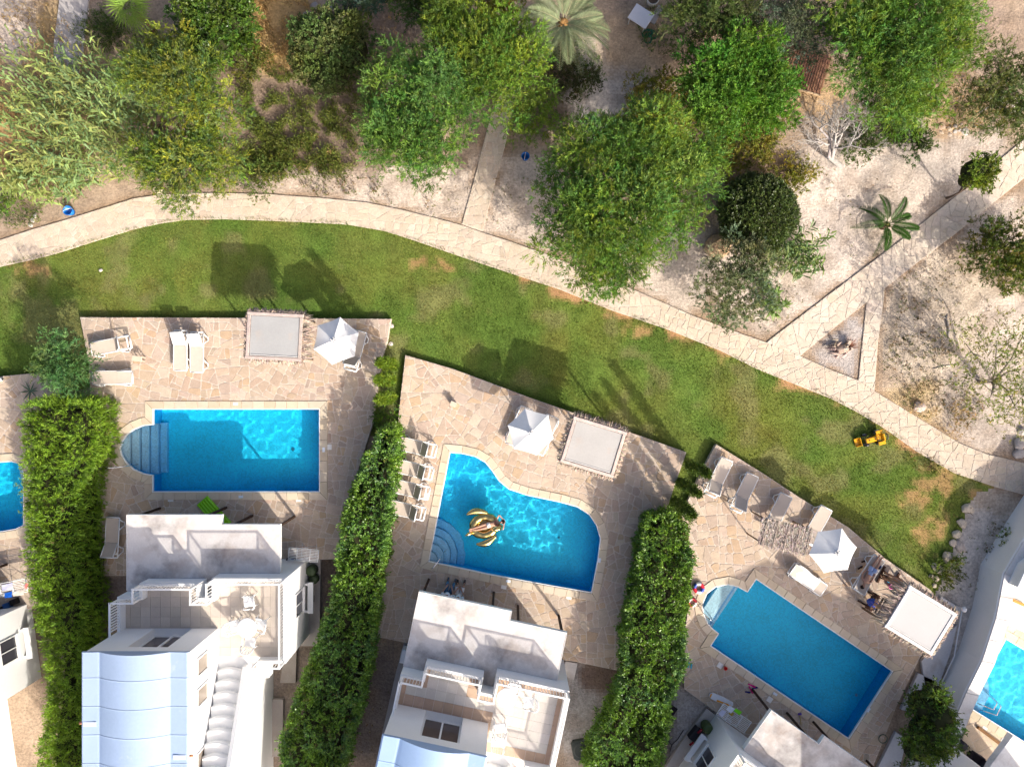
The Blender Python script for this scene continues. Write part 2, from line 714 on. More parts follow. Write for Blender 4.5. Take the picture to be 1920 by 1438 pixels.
pool0 = [(-130, 878), (-40, 868), (22, 864), (38, 869), (45, 884), (45, 985), (30, 993), (-130, 1020)]
pool4 = [(1886, 1196), (1990, 1258), (2000, 1440), (1920, 1391), (1824, 1331), (1812, 1322), (1850, 1262)]
PATIOS = [(P0, pool0), (P1, pool1), (P2, pool2), (P3, pool3), (P4, pool4)]

MAIN_N = [(-160, 500), (-60, 470), (0, 450), (60, 430), (120, 413), (172, 397), (250, 372), (300, 365), (350, 362), (420, 362), (500, 364), (600, 371), (690, 380), (760, 395), (820, 410), (865, 422), (905, 436), (960, 454), (1020, 475), (1100, 507), (1200, 548), (1300, 592), (1380, 622), (1440, 643), (1500, 667), (1560, 694), (1610, 713), (1640, 733), (1720, 782), (1800, 831), (1850, 851), (1920, 868), (2100, 905)]
MAIN_S = [(-160, 548), (-60, 520), (0, 500), (60, 487), (110, 474), (160, 458), (250, 430), (300, 419), (350, 412), (420, 411), (480, 413), (560, 416), (650, 421), (720, 433), (780, 452), (860, 480), (950, 510), (1050, 543), (1150, 583), (1250, 617), (1350, 657), (1420, 692), (1500, 724), (1560, 748), (1610, 774), (1660, 804), (1720, 847), (1790, 887), (1870, 914), (1960, 938), (2100, 975)]
BR_N = [(866, 420), (905, 434), (926, 350), (946, 277), (966, 190), (985, 110), (1000, 40), (970, 40), (952, 100), (929, 182), (893, 322)]
BR_D = [(1436, 643), (1500, 668), (1562, 617), (1625, 567), (1610, 713), (1640, 734), (1647, 640), (1660, 540), (1725, 489), (1790, 440), (1855, 387), (1925, 331), (2120, 170), (2120, 90), (1920, 262), (1800, 362), (1690, 450), (1560, 548)]

main_path = WP(MAIN_N, ZP) + WP(MAIN_S, ZP)[::-1]
lawn_poly = WP([(-200, 530)] + MAIN_S[1:-3] + [(1870, 914), (1832, 918), (1812, 945), (1803, 985), (1786, 1020), (1770, 1060), (1758, 1100), (1740, 1130), (1500, 1020), (1335, 985), (1205, 985), (1000, 800), (785, 815), (690, 815), (500, 650), (200, 650), (175, 720), (100, 735), (60, 730), (-200, 760)], ZL)

# ---------------- ground: one sheet, fine in the middle, out to the horizon
gx = np.concatenate([[-420, -160, -70], np.arange(-31, 31.01, .17), [70, 160, 420]])
gy = np.concatenate([[-420, -160, -70], np.arange(-24, 24.01, .17), [70, 160, 420]])
GX, GY = np.meshgrid(gx, gy)
garden_paths = [ccw(main_path), ccw(WP(BR_N, ZP)), ccw(WP(BR_D, ZP))]
dpath = np.minimum.reduce([np.where(in_poly(GX, GY, p), 0, poly_dist(GX, GY, p)) for p in garden_paths])
hollow = np.minimum.reduce([np.where(in_poly(GX, GY, WP(p)), 0, poly_dist(GX, GY, WP(p))) for p, _ in PATIOS])
north = np.clip((GY - np.interp(GX, [q[0] for q in WP(MAIN_N, ZP)], [q[1] for q in WP(MAIN_N, ZP)])) / 1.0, 0, 1)
GZ = ZG + north * np.clip(dpath / 1.2, 0, 1) * (.34 * (fbm(GX, GY, 2.4, 3) - .42) + .05 * (vnoise(GX, GY, .35, 9) - .5)) + .012 * (vnoise(GX, GY, .4, 8) - .5)
GZ = np.where(in_poly(GX, GY, offset_poly(ccw(lawn_poly), .12)), ZG - .07, GZ)
GZ = np.where((np.abs(GX) > 32) | (np.abs(GY) > 25), ZG - .02, GZ)
SAND, SOILC, TAN, ORANGE, GRAVEL = (.53, .445, .37), (.20, .15, .115), (.42, .315, .215), (.40, .25, .13), (.40, .36, .335)
C = np.zeros(GX.shape + (3,)) + np.array((.34, .26, .19))
zones = [  # photo px, radii, colour, edge noise
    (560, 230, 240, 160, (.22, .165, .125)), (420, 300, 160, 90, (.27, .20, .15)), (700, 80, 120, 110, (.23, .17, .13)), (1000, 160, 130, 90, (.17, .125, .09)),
    (520, 60, 75, 90, (.46, .32, .15)), (70, 180, 130, 190, (.36, .255, .13)), (20, 260, 70, 80, (.44, .28, .12)),
    (25, 40, 45, 90, SAND), (560, 345, 160, 38, (.42, .34, .28)), (600, 360, 130, 20, (.44, .36, .29)), (800, 370, 170, 60, SAND), (960, 390, 110, 110, SAND), (930, 350, 60, 80, SAND),
    (1150, 170, 90, 110, (.54, .48, .43)), (1240, 80, 120, 80, (.45, .33, .22)), (1330, 60, 110, 80, (.42, .30, .20)), (1510, 150, 80, 70, (.45, .31, .18)),
    (1230, 510, 130, 110, SAND), (1500, 480, 220, 170, (.54, .46, .39)), (1620, 360, 170, 120, (.52, .445, .385)), (1760, 290, 120, 90, (.44, .38, .33)), (1700, 400, 120, 90, SAND),
    (1420, 320, 70, 60, (.30, .215, .15)), (1800, 90, 150, 130, (.33, .25, .19)), (1790, 200, 70, 70, (.47, .34, .22)), (1730, 560, 150, 110, (.53, .44, .35)),
    (1780, 640, 160, 150, (.48, .40, .315)), (1740, 770, 120, 60, (.46, .345, .20)), (1860, 760, 110, 100, (.44, .37, .31)), (1890, 620, 60, 80, SAND), (1860, 420, 80, 60, SAND), (1575, 650, 60, 80, GRAVEL),
    (1830, 1010, 110, 130, (.55, .49, .43)), (1800, 1160, 60, 140, (.57, .51, .45)), (1870, 930, 70, 40, (.44, .36, .28)),
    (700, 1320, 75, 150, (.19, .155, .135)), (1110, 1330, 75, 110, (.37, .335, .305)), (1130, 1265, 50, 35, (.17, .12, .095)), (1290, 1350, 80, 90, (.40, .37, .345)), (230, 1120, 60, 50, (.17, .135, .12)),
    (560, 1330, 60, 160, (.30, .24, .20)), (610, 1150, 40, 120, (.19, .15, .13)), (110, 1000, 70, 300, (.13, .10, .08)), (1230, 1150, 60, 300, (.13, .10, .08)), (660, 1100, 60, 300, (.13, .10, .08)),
]
warp = (fbm(GX, GY, 1.6, 21) - .5) * 1.3 + (vnoise(GX, GY, .3, 25) - .5) * .35
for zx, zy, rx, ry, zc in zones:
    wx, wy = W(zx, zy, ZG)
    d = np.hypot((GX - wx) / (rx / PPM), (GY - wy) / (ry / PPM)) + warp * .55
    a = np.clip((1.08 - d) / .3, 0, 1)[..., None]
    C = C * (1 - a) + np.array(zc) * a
lit = np.clip((fbm(GX, GY, .5, 31) - .56) / .12, 0, 1)[..., None] * .34      # dead leaves and damp patches
C = C * (1 - lit) + np.array((.22, .155, .10)) * lit
drk = np.clip((vnoise(GX, GY, .22, 35) - .74) / .1, 0, 1)[..., None] * .28
C = C * (1 - drk) + np.array((.16, .11, .075)) * drk
fr = (np.clip((.34 - dpath) / .2, 0, 1) * np.clip((fbm(GX, GY, .6, 37) - .36) / .12, 0, 1))[..., None] * .8      # earth washed against the path edges
C = C * (1 - fr) + np.array((.30, .205, .13)) * fr
nyy, nxx = GX.shape
idx = np.arange(nyy * nxx).reshape(nyy, nxx)
F = np.stack([idx[:-1, :-1], idx[:-1, 1:], idx[1:, 1:], idx[1:, :-1]], -1).reshape(-1, 4)
fcx, fcy = GX.ravel()[F].mean(1), GY.ravel()[F].mean(1)
gone = np.zeros(len(F), bool)
for p, _ in PATIOS:
    q = offset_poly(ccw(WP(p)), -.28)
    gone |= in_poly(fcx, fcy, q)
LP = ccw(lawn_poly)
gone |= in_poly(fcx, fcy, offset_poly(LP, -.35)) & (np.abs(fcx) < 33)
F = F[~gone]
tag(link('ground', np_mesh('ground', np.stack([GX, GY, GZ], -1).reshape(-1, 3), F, C.reshape(-1, 3)[F].mean(1), M_SOIL, True)), 'sandy garden ground with pale sand, brown soil and dry patches', kind='structure')


# ---------------- lawn
MSW = WP(MAIN_S, ZL)


def lawn_col(x, y):
    n1, n2 = fbm(x, y, 3.2, 41), fbm(x, y, .9, 44)
    g = np.stack([.118 + .075 * n1, .172 + .055 * n2 + .0 * x, .040 + 0 * x], -1)
    rich = np.clip((fbm(x, y, 2.6, 47) - .5) / .15, 0, 1)[..., None]
    g = g * (1 - .55 * rich) + np.array((.080, .165, .026)) * .55 * rich
    dry = np.clip((fbm(x, y, 1.3, 51) - .57) / .12, 0, 1)[..., None] * .6
    g = g * (1 - dry) + np.array((.24, .225, .095)) * dry
    return g


def bare_amt(x, y):
    d = poly_dist(x, y, MSW, False)
    edge = np.clip((1.0 - d) / 1.0, 0, 1) * np.clip((x + 4) / 6, .15, 1)
    b = np.clip((edge * .46 + fbm(x, y, .8, 55) - .91) / .14, 0, 1)
    for px, py, rx, ry in ((1755, 905, 34, 30), (1735, 1000, 24, 30), (790, 490, 26, 14), (830, 500, 20, 9), (1205, 615, 28, 16), (55, 500, 40, 14), (1760, 985, 22, 45), (1000, 520, 22, 10), (1720, 930, 26, 30), (1190, 575, 30, 12), (1830, 925, 24, 10)):
        wx, wy = W(px, py, ZL)
        q = np.hypot((x - wx) / (rx / PPM), (y - wy) / (ry / PPM)) + (fbm(x, y, .3, 58) - .5) * 3.0
        b = np.maximum(b, np.clip((1 - q) / .5, 0, 1) * .72)
    return b


def lawn_sheet():
    xs, ys = np.arange(-26, 24, .14), np.arange(-14, 9, .14)
    X, Y = np.meshgrid(xs, ys)
    ins = in_poly(X, Y, LP)
    Z = np.full(X.shape, ZL + .006) + .02 * (vnoise(X, Y, .5, 61) - .5)
    c = lawn_col(X, Y) * .8
    b = bare_amt(X, Y)[..., None]
    c = c * (1 - b) + np.array((.36, .205, .10)) * b
    i2 = np.arange(X.size).reshape(X.shape)
    f = np.stack([i2[:-1, :-1], i2[:-1, 1:], i2[1:, 1:], i2[1:, :-1]], -1).reshape(-1, 4)
    m = ins.ravel()[f].any(1)
    cx, cy = X.ravel()[f].mean(1), Y.ravel()[f].mean(1)
    for p, _ in PATIOS:
        m &= ~in_poly(cx, cy, offset_poly(ccw(WP(p)), -.28))
    f = f[m]
    return np_mesh('lawn', np.stack([X, Y, Z], -1).reshape(-1, 3), f, c.reshape(-1, 3)[f].mean(1), M_LAWN, True)


tag(link('lawn', lawn_sheet()), 'green lawn sweeping between the stone path and the pool patios', kind='structure')


def blades(px, py, z, h, w, col, lean=.5, rng=nr):
    """upright grass blades: one triangle each"""
    n = len(px)
    a = rng.uniform(0, 2 * math.pi, n)
    l = rng.uniform(.1, 1, n) * lean
    b = rng.uniform(0, 2 * math.pi, n)
    V = np.zeros((n, 3, 3))
    base = np.stack([px, py, z], -1)
    off = np.stack([np.cos(a) * w, np.sin(a) * w, np.zeros(n)], -1)
    V[:, 0], V[:, 1] = base - off, base + off
    V[:, 2] = base + np.stack([np.cos(b) * l * h, np.sin(b) * l * h, h], -1)
    return V.reshape(-1, 3), np.arange(n * 3).reshape(-1, 3), col


def grass():
    n = 420000
    x, y = nr.uniform(-25.6, 22.5, n), nr.uniform(-11, 8.4, n)
    e = poly_dist(x, y, MSW, False)
    m = in_poly(x, y, offset_poly(LP, .24))
    out = ~in_poly(x, y, LP)
    m &= ~(out & (e > .26 * vnoise(x, y, .4, 65) * vnoise(x, y, 1.7, 66) * 2))
    for p, _ in PATIOS:
        m &= ~in_poly(x, y, WP(p))
    m &= nr.random(n) > bare_amt(x, y) * .93
    x, y, e, out = x[m], y[m], e[m], out[m]
    tall = np.clip((.2 - e) / .2, 0, 1)
    for p, _ in PATIOS:
        tall = np.maximum(tall, np.clip((.22 - poly_dist(x, y, WP(p))) / .22, 0, 1))
    c = lawn_col(x, y) * nr.uniform(.65, 1.6, (len(x), 1))
    c[:, 0] *= nr.uniform(.8, 1.35, len(x))
    h = nr.uniform(.035, .075, len(x)) * (1 + 1.1 * tall)
    V, F, c = blades(x, y, np.where(out, ZP - .03, ZL), h, nr.uniform(.010, .020, len(x)), c, .8)
    tag(link('grass', np_mesh('grass', V, F, c, LEAF)), 'short green grass of the lawn', 'grass', kind='stuff')


grass()

# ---------------- paths
def path(name, label, poly, seed, target, most):
    rg = ccw(poly)
    s = slab(name, rg, [], ZG - .12, ZP - .016, (.56, .485, .41), M_MORTAR)
    tag(s, label, kind='structure')
    pave(s, crack(rg, target, random.Random(seed), .45, .4), ZP - .06, ZP, PATHST, seed, (.007, .015), most)


path('stone_path', 'long curved stone path between the lawn and the sandy garden', main_path, 5, .20, 300)
path('stone_path', 'narrow stone path running under the acacia trees', WP(BR_N, ZP + .006), 6, .16, 120)
PATHST = [(.56, .475, .385), (.55, .465, .37), (.57, .49, .40)]
path('stone_path', 'straight stone path forking around the gravel triangle', WP(BR_D, ZP + .003), 9, .24, 260)

gp = WP([(120, -40), (172, -40), (166, 40), (158, 110), (150, 140), (108, 140), (104, 90), (112, 30)], ZG)
s = slab('gravel_path', gp, [], ZG - .2, ZG + .16, (.38, .355, .34), M_MORTAR)
tag(s, 'grey gravel path edged with small white stones at the top edge', kind='structure')

# ---------------- patios and pools
DEPTH = -1.25
WHITE_RIM = (.78, .77, .74)
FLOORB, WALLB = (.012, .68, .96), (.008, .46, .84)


def resample(pl, step):
    out = []
    n = len(pl)
    for i in range(n):
        a, b = pl[i], pl[(i + 1) % n]
        L = math.dist(a, b)
        k = max(1, round(L / step))
        for j in range(k):
            out.append((a[0] + (b[0] - a[0]) * j / k, a[1] + (b[1] - a[1]) * j / k))
    return out


def coping(root, outline, width, seed, step=.52):
    rng = random.Random(seed)
    inn = resample(outline, step)
    # offset only at original corners, interpolate between so stones meet square
    out = offset_poly(inn, width)
    n = len(inn)
    i = 0
    pieces = []
    while i < n:                              # merge tiny segments along curves
        j = i + 1
        L = math.dist(inn[i % n], inn[j % n])
        while L < .3 and j < n:
            L += math.dist(inn[j % n], inn[(j + 1) % n])
            j += 1
        pieces.append((i, j))
        i = j
    for a, b in pieces:
        ii = [inn[k % n] for k in range(a, b + 1)]
        oo = [out[k % n] for k in range(a, b + 1)]
        p = ccw(clean(ii + oo[::-1]))
        q = offset_poly(p, -.006)
        if area(q) < .02:
            continue
        c = jit(rng.choice([(.56, .465, .345), (.58, .49, .37), (.54, .44, .32), (.57, .48, .37)]), .06, rng)
        if visible(p, 0, .2):
            MB().prism(q, -.04, .028 + rng.uniform(-.002, .002), c, .008, bottom=False).build('coping_stone', M_COPE, root)


def patio(px, pool_px, seed, plabel, target=.215, pal=STONES):
    outer = ccw(WP(px))
    hole = ccw(WP(pool_px))
    s = slab('patio', outer, [offset_poly(hole, .10)], -.75, -.012, (.57, .49, .415), M_MORTAR)
    tag(s, plabel, kind='structure')
    cells = cut_hole(crack(outer, target, random.Random(seed), .55, .42), offset_poly(hole, .28))
    pave(s, cells, -.05, 0.0, pal, seed, (.010, .022))
    return s


def pool(pool_px, label, seed, amp=.3, steps=None, group='swimming pools'):
    o = ccw(WP(pool_px))
    cx, cy = sum(p[0] for p in o) / len(o), sum(p[1] for p in o) / len(o)
    root = empty('swimming_pool', (cx, cy, 0), 0, label, 'pool', group)
    lc = (-cx, -cy, 0)
    mb = MB()
    n = len(o)
    vs = [(x, y, z) for z in (DEPTH, 0.0) for x, y in o]
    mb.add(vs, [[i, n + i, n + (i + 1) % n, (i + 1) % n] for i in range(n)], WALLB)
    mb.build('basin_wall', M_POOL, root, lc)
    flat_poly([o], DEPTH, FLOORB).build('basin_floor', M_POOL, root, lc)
    rim_in = offset_poly(o, -.045)
    rm = flat_poly([o, rim_in], .004, WHITE_RIM)
    rv = [(x, y, z) for z in (-.12, .004) for x, y in rim_in]
    rm.add(rv, [[i, n + i, n + (i + 1) % n, (i + 1) % n] for i in range(n)], WHITE_RIM)
    rm.build('rim_tile', M_TILE, root, lc)
    wp = offset_poly(o, -.03)
    st = .045
    X, Y = np.meshgrid(np.arange(min(p[0] for p in wp) - st, max(p[0] for p in wp) + 2 * st, st), np.arange(min(p[1] for p in wp) - st, max(p[1] for p in wp) + 2 * st, st))
    Z = -.09 + amp * (.034 * (vnoise(X, Y, .40, 101) - .5) + .026 * (vnoise(X, Y, .21, 102) - .5))
    i2 = np.arange(X.size).reshape(X.shape)
    f = np.stack([i2[:-1, :-1], i2[:-1, 1:], i2[1:, 1:], i2[1:, :-1]], -1).reshape(-1, 4)
    f = f[in_poly(X, Y, wp).ravel()[f].any(1)]
    wo = link('water', np_mesh('water', np.stack([X, Y, Z], -1).reshape(-1, 3), f, np.ones((len(f), 3)), M_WATER_REFRACT, True), root, lc)
    wo.cycles.is_caustics_caster = True
    tmp = empty('tmp')
    coping(tmp, o, .36, seed)
    for c in list(tmp.children):
        c.parent = root
        c.location = lc
    bpy.data.objects.remove(tmp)
    for poly, z, col in steps or ():
        p = ccw(poly)
        MB().prism(p, DEPTH + .005, z, col, .02).build('pool_step', M_POOL, root, lc)
    for q in root.children:
        if q.name.startswith(('basin', 'pool_step')):
            q.cycles.is_caustics_receiver = True
    return root, lc


patio(P0, pool0, 20, 'crazy paved patio cut by the picture edge beside the conifer hedge')
patio(P1, pool1, 21, 'crazy paved patio around the rectangular pool with the round stair bay')
patio(P2, pool2, 22, 'crazy paved patio around the curved pool with the swan float')
patio(P3, pool3, 23, 'crazy paved patio around the slanted rectangular pool')
patio(P4, pool4, 24, 'pale paved terrace inside the white boundary wall', .5, [(.55, .44, .32), (.57, .46, .34)])

STP = [(.82, .86, .90), (.66, .80, .90), (.52, .74, .90), (.38, .68, .90), (.24, .62, .90)]


def seg_poly(x0, x1):       # slice of the round bay of pool 1 between two photo columns
    top, bot = [], []
    for k in range(9):
        x = x0 + (x1 - x0) * k / 8
        t = min(1, max(0, (286 - x) / 62))
        h = 48.5 * math.sqrt(max(0, 1 - t * t))
        top.append((x, 843.5 - h))
        bot.append((x, 843.5 + h))
    return WP(top + bot[::-1])


pl1, l1 = pool(pool1, 'long rectangular pool with a half round stair bay', 31, .35,
               [(seg_poly(224.2, 239.5), -.24, STP[0]), (seg_poly(240.5, 254.5), -.44, STP[1]), (seg_poly(255.5, 269.5), -.64, STP[2]), (seg_poly(270.5, 284.5), -.84, STP[3]), (WP([(285.5, 794), (299, 794), (299, 890), (285.5, 890)]), -1.02, STP[4])])


def fan(r0, r1):
    c = (803, 1053)
    p = []
    a0, a1 = math.atan2(-(975 - 1053), 816 - 803), math.atan2(-(1067 - 1053), 866 - 803)
    for rr, rev in ((r1, False), (r0, True)):
        q = []
        for k in range(11):
            a = a0 + (a1 - a0) * k / 10
            sc = 1 + .18 * math.sin(max(0, a))
            q.append((c[0] + rr * sc * math.cos(a), c[1] - rr * sc * math.sin(a)))
        p += q[::-1] if rev else q
    return WP(p)


pl2, l2 = pool(pool2, 'curved pool with the golden swan float and corner fan steps', 32, 1.0,
               [(fan(1, 15), -.24, STP[0]), (fan(15.5, 27), -.44, STP[1]), (fan(27.5, 39), -.64, STP[2]), (fan(39.5, 51), -.84, STP[3]), (fan(51.5, 65), -1.02, STP[4])])


def bay3(t0, t1):            # slices of pool 3's bay parallel to its short side; t from 0 (outer) to 1 (mouth)
    ax = np.array((1384.0, 1099.0)), np.array((1335.0, 1180.0))
    d = np.array((-42.0, -25.0))
    bay = np.array([(1346, 1188), (1336, 1180), (1326, 1169), (1318, 1150), (1316, 1133), (1325, 1112), (1342, 1099), (1366, 1094.5), (1384, 1099), (1401, 1108)])
    m0 = (np.array((1401, 1108)) + np.array((1346, 1188))) / 2
    nrm = np.array((.835, .55))
    p = [tuple(q) for q in bay]
    o0, o1 = m0 - nrm * 47 * (1 - t0), m0 - nrm * 47 * (1 - t1)
    p = clip_half(p, o0[0], o0[1], nrm[0], nrm[1])
    p = clip_half(p, o1[0], o1[1], -nrm[0], -nrm[1])
    return WP(clean(p, .3))


pl3, l3 = pool(pool3, 'slanted rectangular pool with a stair bay beside the parasol', 33, .3,
               [(bay3(0, .44), -.22, (.74, .80, .84)), (bay3(.45, .59), -.42, STP[0]), (bay3(.60, .72), -.62, (.33, .57, .82)), (bay3(.73, .86), -.82, STP[1])])
pl0, l0 = pool(pool0, 'pool end cut by the picture edge beside the conifer hedge', 34, .4, [(WP([(24, 866), (44, 872), (44, 935), (38, 930)]), -.4, STP[1])])
pl4, l4 = pool(pool4, 'bright pool behind the white boundary wall', 35, .5, [(WP([(1812, 1322), (1850, 1262), (1858, 1272), (1864, 1290), (1864, 1312), (1850, 1338), (1840, 1342)]), -.5, (.25, .52, .78))])

WHITE = (.80, .80, .785)


def pool_bits(root, lc, lids, tags_, rail):
    for x, y, a in lids:
        wx, wy = W(x, y)
        MB().box(wx - .13, wx + .13, wy - .13, wy + .13, -.03, .018, (.74, .72, .68), .01, R(a)).build('skimmer_lid', M_PLASTIC, root, lc)
    for x, y, a in tags_:
        wx, wy = W(x, y)
        MB().box(wx - .11, wx + .11, wy - .06, wy + .06, .0, .034, (.66, .72, .80), 0, R(a)).build('depth_tile', M_TILE, root, lc)
    for pth in rail:
        MB().tube(pth, .022, (.75, .76, .78), 8).build('handrail', M_METAL, root, lc)


def arch(p0, p1, h=.85):
    a, b = Vector((*W(*p0), 0)), Vector((*W(*p1), -.45))
    pts = []
    for k in range(13):
        t = k / 12
        z = h * min(1, 4 * t, 5 * (1 - t)) if 0 < t < 1 else 0
        p = a.lerp(b, t)
        pts.append((p.x, p.y, p.z + z + (0 if t < .5 else .0)))
    return pts


pool_bits(pl1, l1, [(320, 935, 0), (560, 935, 0), (617, 838, 0)], [(442, 757, 0), (607, 843, 90), (452, 931, 0)], [arch((203, 875), (252, 872))])
pool_bits(pl2, l2, [(833, 1068, -12), (945, 1099, -12), (1067, 1118, -12), (800, 929, -12)], [(1124, 1050, 80), (953, 1089, -12)], [arch((808, 1065), (833, 1036))])
pool_bits(pl3, l3, [(1350, 1247, -34), (1443, 1311, -34)], [(1453, 1300, -34), (1628, 1330, 55)], [arch((1318, 1148), (1338, 1162))])
pool_bits(pl4, l4, [(1848, 1362, -34), (1883, 1386, -34)], [], [arch((1833, 1318), (1858, 1303), 1.0), arch((1838, 1330), (1866, 1307), 1.0)])
MB().lathe([(.001, .03), (.06, .03), (.07, 0)], (.30, .50, .62), (*W(1623, 1318), DEPTH), 14).build('floor_drain', M_PLASTIC, pl3, l3)
MB().lathe([(.001, .03), (.08, .03), (.09, 0)], (.06, .42, .60), (*W(538, 845), DEPTH), 14).build('floor_drain', M_PLASTIC, pl1, l1)
MB().lathe([(.001, .03), (.08, .03), (.09, 0)], (.06, .42, .60), (*W(1051, 1016), DEPTH), 14).build('floor_drain', M_PLASTIC, pl2, l2)

# ================================================================ HOUSES
CREAM = (.80, .80, .79)
HOUSES = {}


def house(name, label, origin, rot, mirror, blue, tile_pal, floor_border, seed, stairs=True, tiles=True):
    rng = random.Random(seed)
    root = empty(name, (*origin, 0), rot, label, 'house', 'white holiday villas')
    sx = -1 if mirror else 1

    def out(mb, n, m, parent=None):
        if mirror:
            mb.v = [(-x, y, z) for x, y, z in mb.v]
            mb.f = [f[::-1] for f in mb.f]
        return mb.build(n, m, parent or root)

    FL, PT, RT = 2.95, 3.40, 4.08
    foot = [(0, -3.35), (.95, -3.35), (.95, -2.77), (3.50, -2.77), (3.50, -3.40), (4.04, -3.40), (4.04, -2.56), (7.22, -2.56), (7.22, -6.2), (5.45, -6.2), (5.45, -15.5), (0, -15.5)]
    MB().prism(foot, -.3, FL, CREAM, 0)
    out(MB().prism(foot, -.3, FL, CREAM), 'ground_floor_wall', M_PLASTER)
    # parapet: solid plaster below, railing above
    front = foot[:9] + [(6.0, -6.2)]
    th = .13
    inner = []
    fp = ccw(foot)
    off = offset_poly(fp, -th)
    look = {tuple(a): b for a, b in zip(fp, off)}
    fr = [(p, look[tuple(p)]) for p in foot[:9]]
    fr.append(((6.0, -6.2), (6.0, -6.2 + th)))
    pm, rail, bal = MB(), MB(), MB()
    for i in range(len(fr) - 1):
        (a, ai), (b, bi) = fr[i], fr[i + 1]
        pm.prism([a, b, bi, ai], FL + .002, PT, CREAM)
        ca, cb = ((a[0] + ai[0]) / 2, (a[1] + ai[1]) / 2), ((b[0] + bi[0]) / 2, (b[1] + bi[1]) / 2)
        L = math.dist(ca, cb)
        rail.bar((*ca, RT), (*cb, RT), .07, .05, WHITE)
        rail.bar((*ca, PT + .08), (*cb, PT + .08), .035, .035, WHITE)
        k = max(2, int(L / .125))
        for j in range(1, k):
            t = j / k
            x, y = ca[0] + (cb[0] - ca[0]) * t, ca[1] + (cb[1] - ca[1]) * t
            bal.bar((x, y, PT + .08), (x, y, RT), .022, .022, WHITE)
        rail.bar((*cb, PT), (*cb, RT + .03), .075, .075, WHITE)
    (a, ai) = fr[0]
    # west side runs back to the tower
    pm.prism([(0, -3.35), (th, -3.35 - th), (th, -4.84), (0, -4.84)], FL + .002, PT, CREAM)
    k = 11
    for j in range(k):
        y = -3.45 - 1.3 * j / k
        bal.bar((th / 2, y, PT), (th / 2, y, RT), .05, .05, WHITE)
    rail.bar((th / 2, -3.38, RT), (th / 2, -4.84, RT), .08, .05, WHITE)
    out(pm, 'parapet_wall', M_PLASTER)
    out(rail, 'railing', M_PLASTIC)
    out(bal, 'railing_bars', M_PLASTIC)
    # porch
    pr = [(0, 0), (4.14, 0), (4.14, -.42), (6.70, -.42), (6.70, -2.555), (4.045, -2.555), (4.045, -3.395), (3.495, -3.395), (3.495, -2.765), (.945, -2.765), (.945, -3.345), (0, -3.345)]
    out(MB().prism(pr, 2.42, 2.62, (.62, .585, .555), .015), 'porch_roof', M_PORCH)
    out(MB().prism([(-.02, .02), (4.16, .02), (4.16, -.40), (4.14, -.42), (4.14, 0), (0, 0)], 2.40, 2.635, (.74, .73, .71)).prism([(4.16, -.40), (6.72, -.40), (6.72, -2.5), (6.70, -2.5), (6.70, -.42), (4.16, -.42)], 2.40, 2.635, (.74, .73, .71)).prism([(-.02, .02), (0, 0), (0, -3.3), (-.02, -3.3)], 2.40, 2.635, (.74, .73, .71)), 'roof_edge', M_PLASTER)
    for x, y in ((.15, -.15), (3.3, -.12), (4.55, -.5), (6.55, -.55)):
        mb = MB().box(x - .05, x + .05, y - .05, y + .05, 0, 2.42, (.055, .032, .022), .006)
        out(mb, 'porch_post', M_WOOD)
    # upper room (tower)
    TW, TF, TZ = 4.14, -4.84, 5.80
    wl = MB()
    d0, d1 = 1.38, 3.02
    wl.prism([(0, TF), (d0, TF), (d0, TF - .42), (0, TF - .42)][::-1], FL, TZ, CREAM)
    wl.prism([(d1, TF), (TW, TF), (TW, TF - .42), (d1, TF - .42)][::-1], FL, TZ, CREAM)
    wl.box(d0, d1, TF - .42, TF, 5.15, TZ, CREAM)
    wl.box(0, TW, -15.5, TF - .422, FL, TZ, CREAM)
    out(wl, 'upper_wall', M_PLASTER)
    dr = MB()
    yF = TF - .36
    for x in (d0 + .035, d1 - .035):
        dr.box(x - .035, x + .035, yF - .05, yF + .03, FL + .01, 5.14, WHITE)
    dr.box(d0 + .07, d1 - .07, yF - .05, yF + .03, 5.07, 5.14, WHITE)
    dr.box(d0 + .07, d1 - .07, yF - .05, yF + .03, FL + .01, FL + .08, WHITE)
    mid = (d0 + d1) / 2
    dr.box(mid - .04, mid + .04, yF - .05, yF + .05, FL + .08, 5.07, WHITE)
    door = out(dr, 'sliding_door', M_PLASTIC)
    for x0, x1 in ((d0 + .07, mid - .04), (mid + .04, d1 - .07)):
        out(MB().box(x0, x1, yF - .03, yF - .005, FL + .08, 5.07, (.10, .075, .065)), 'pane', M_DARK, door)
    for yc in (-5.75, -7.0, -9.6):
        f = MB()
        x = TW + .012
        f.box(TW - .02, x + .03, yc - .38, yc - .33, 4.05, 5.05, WHITE).box(TW - .02, x + .03, yc + .33, yc + .38, 4.05, 5.05, WHITE)
        f.box(TW - .02, x + .03, yc - .33, yc + .33, 5.0, 5.05, WHITE).box(TW - .02, x + .06, yc - .33, yc + .33, 4.05, 4.10, WHITE)
        w = out(f, 'window', M_PLASTIC)
        out(MB().box(TW - .02, x, yc - .33, yc + .33, 4.10, 5.0, (.30, .25, .20)), 'pane', M_DARK, w)
    # vaulted roof in separate sheets with raised seams
    prof = [(-.05, .0), (.02, .07), (.60, .05), (.66, .04)]
    for k in range(25):
        t = k / 24
        prof.append((.70 + 2.74 * t, .05 + .36 * math.sin(math.pi * t) ** .9))
    prof += [(3.48, .04), (4.12, .07), (4.19, .0)]
    ys = [TF + .06]
    while ys[-1] > -15.6:
        ys.append(ys[-1] - (1.12 if len(ys) > 1 else 1.0))
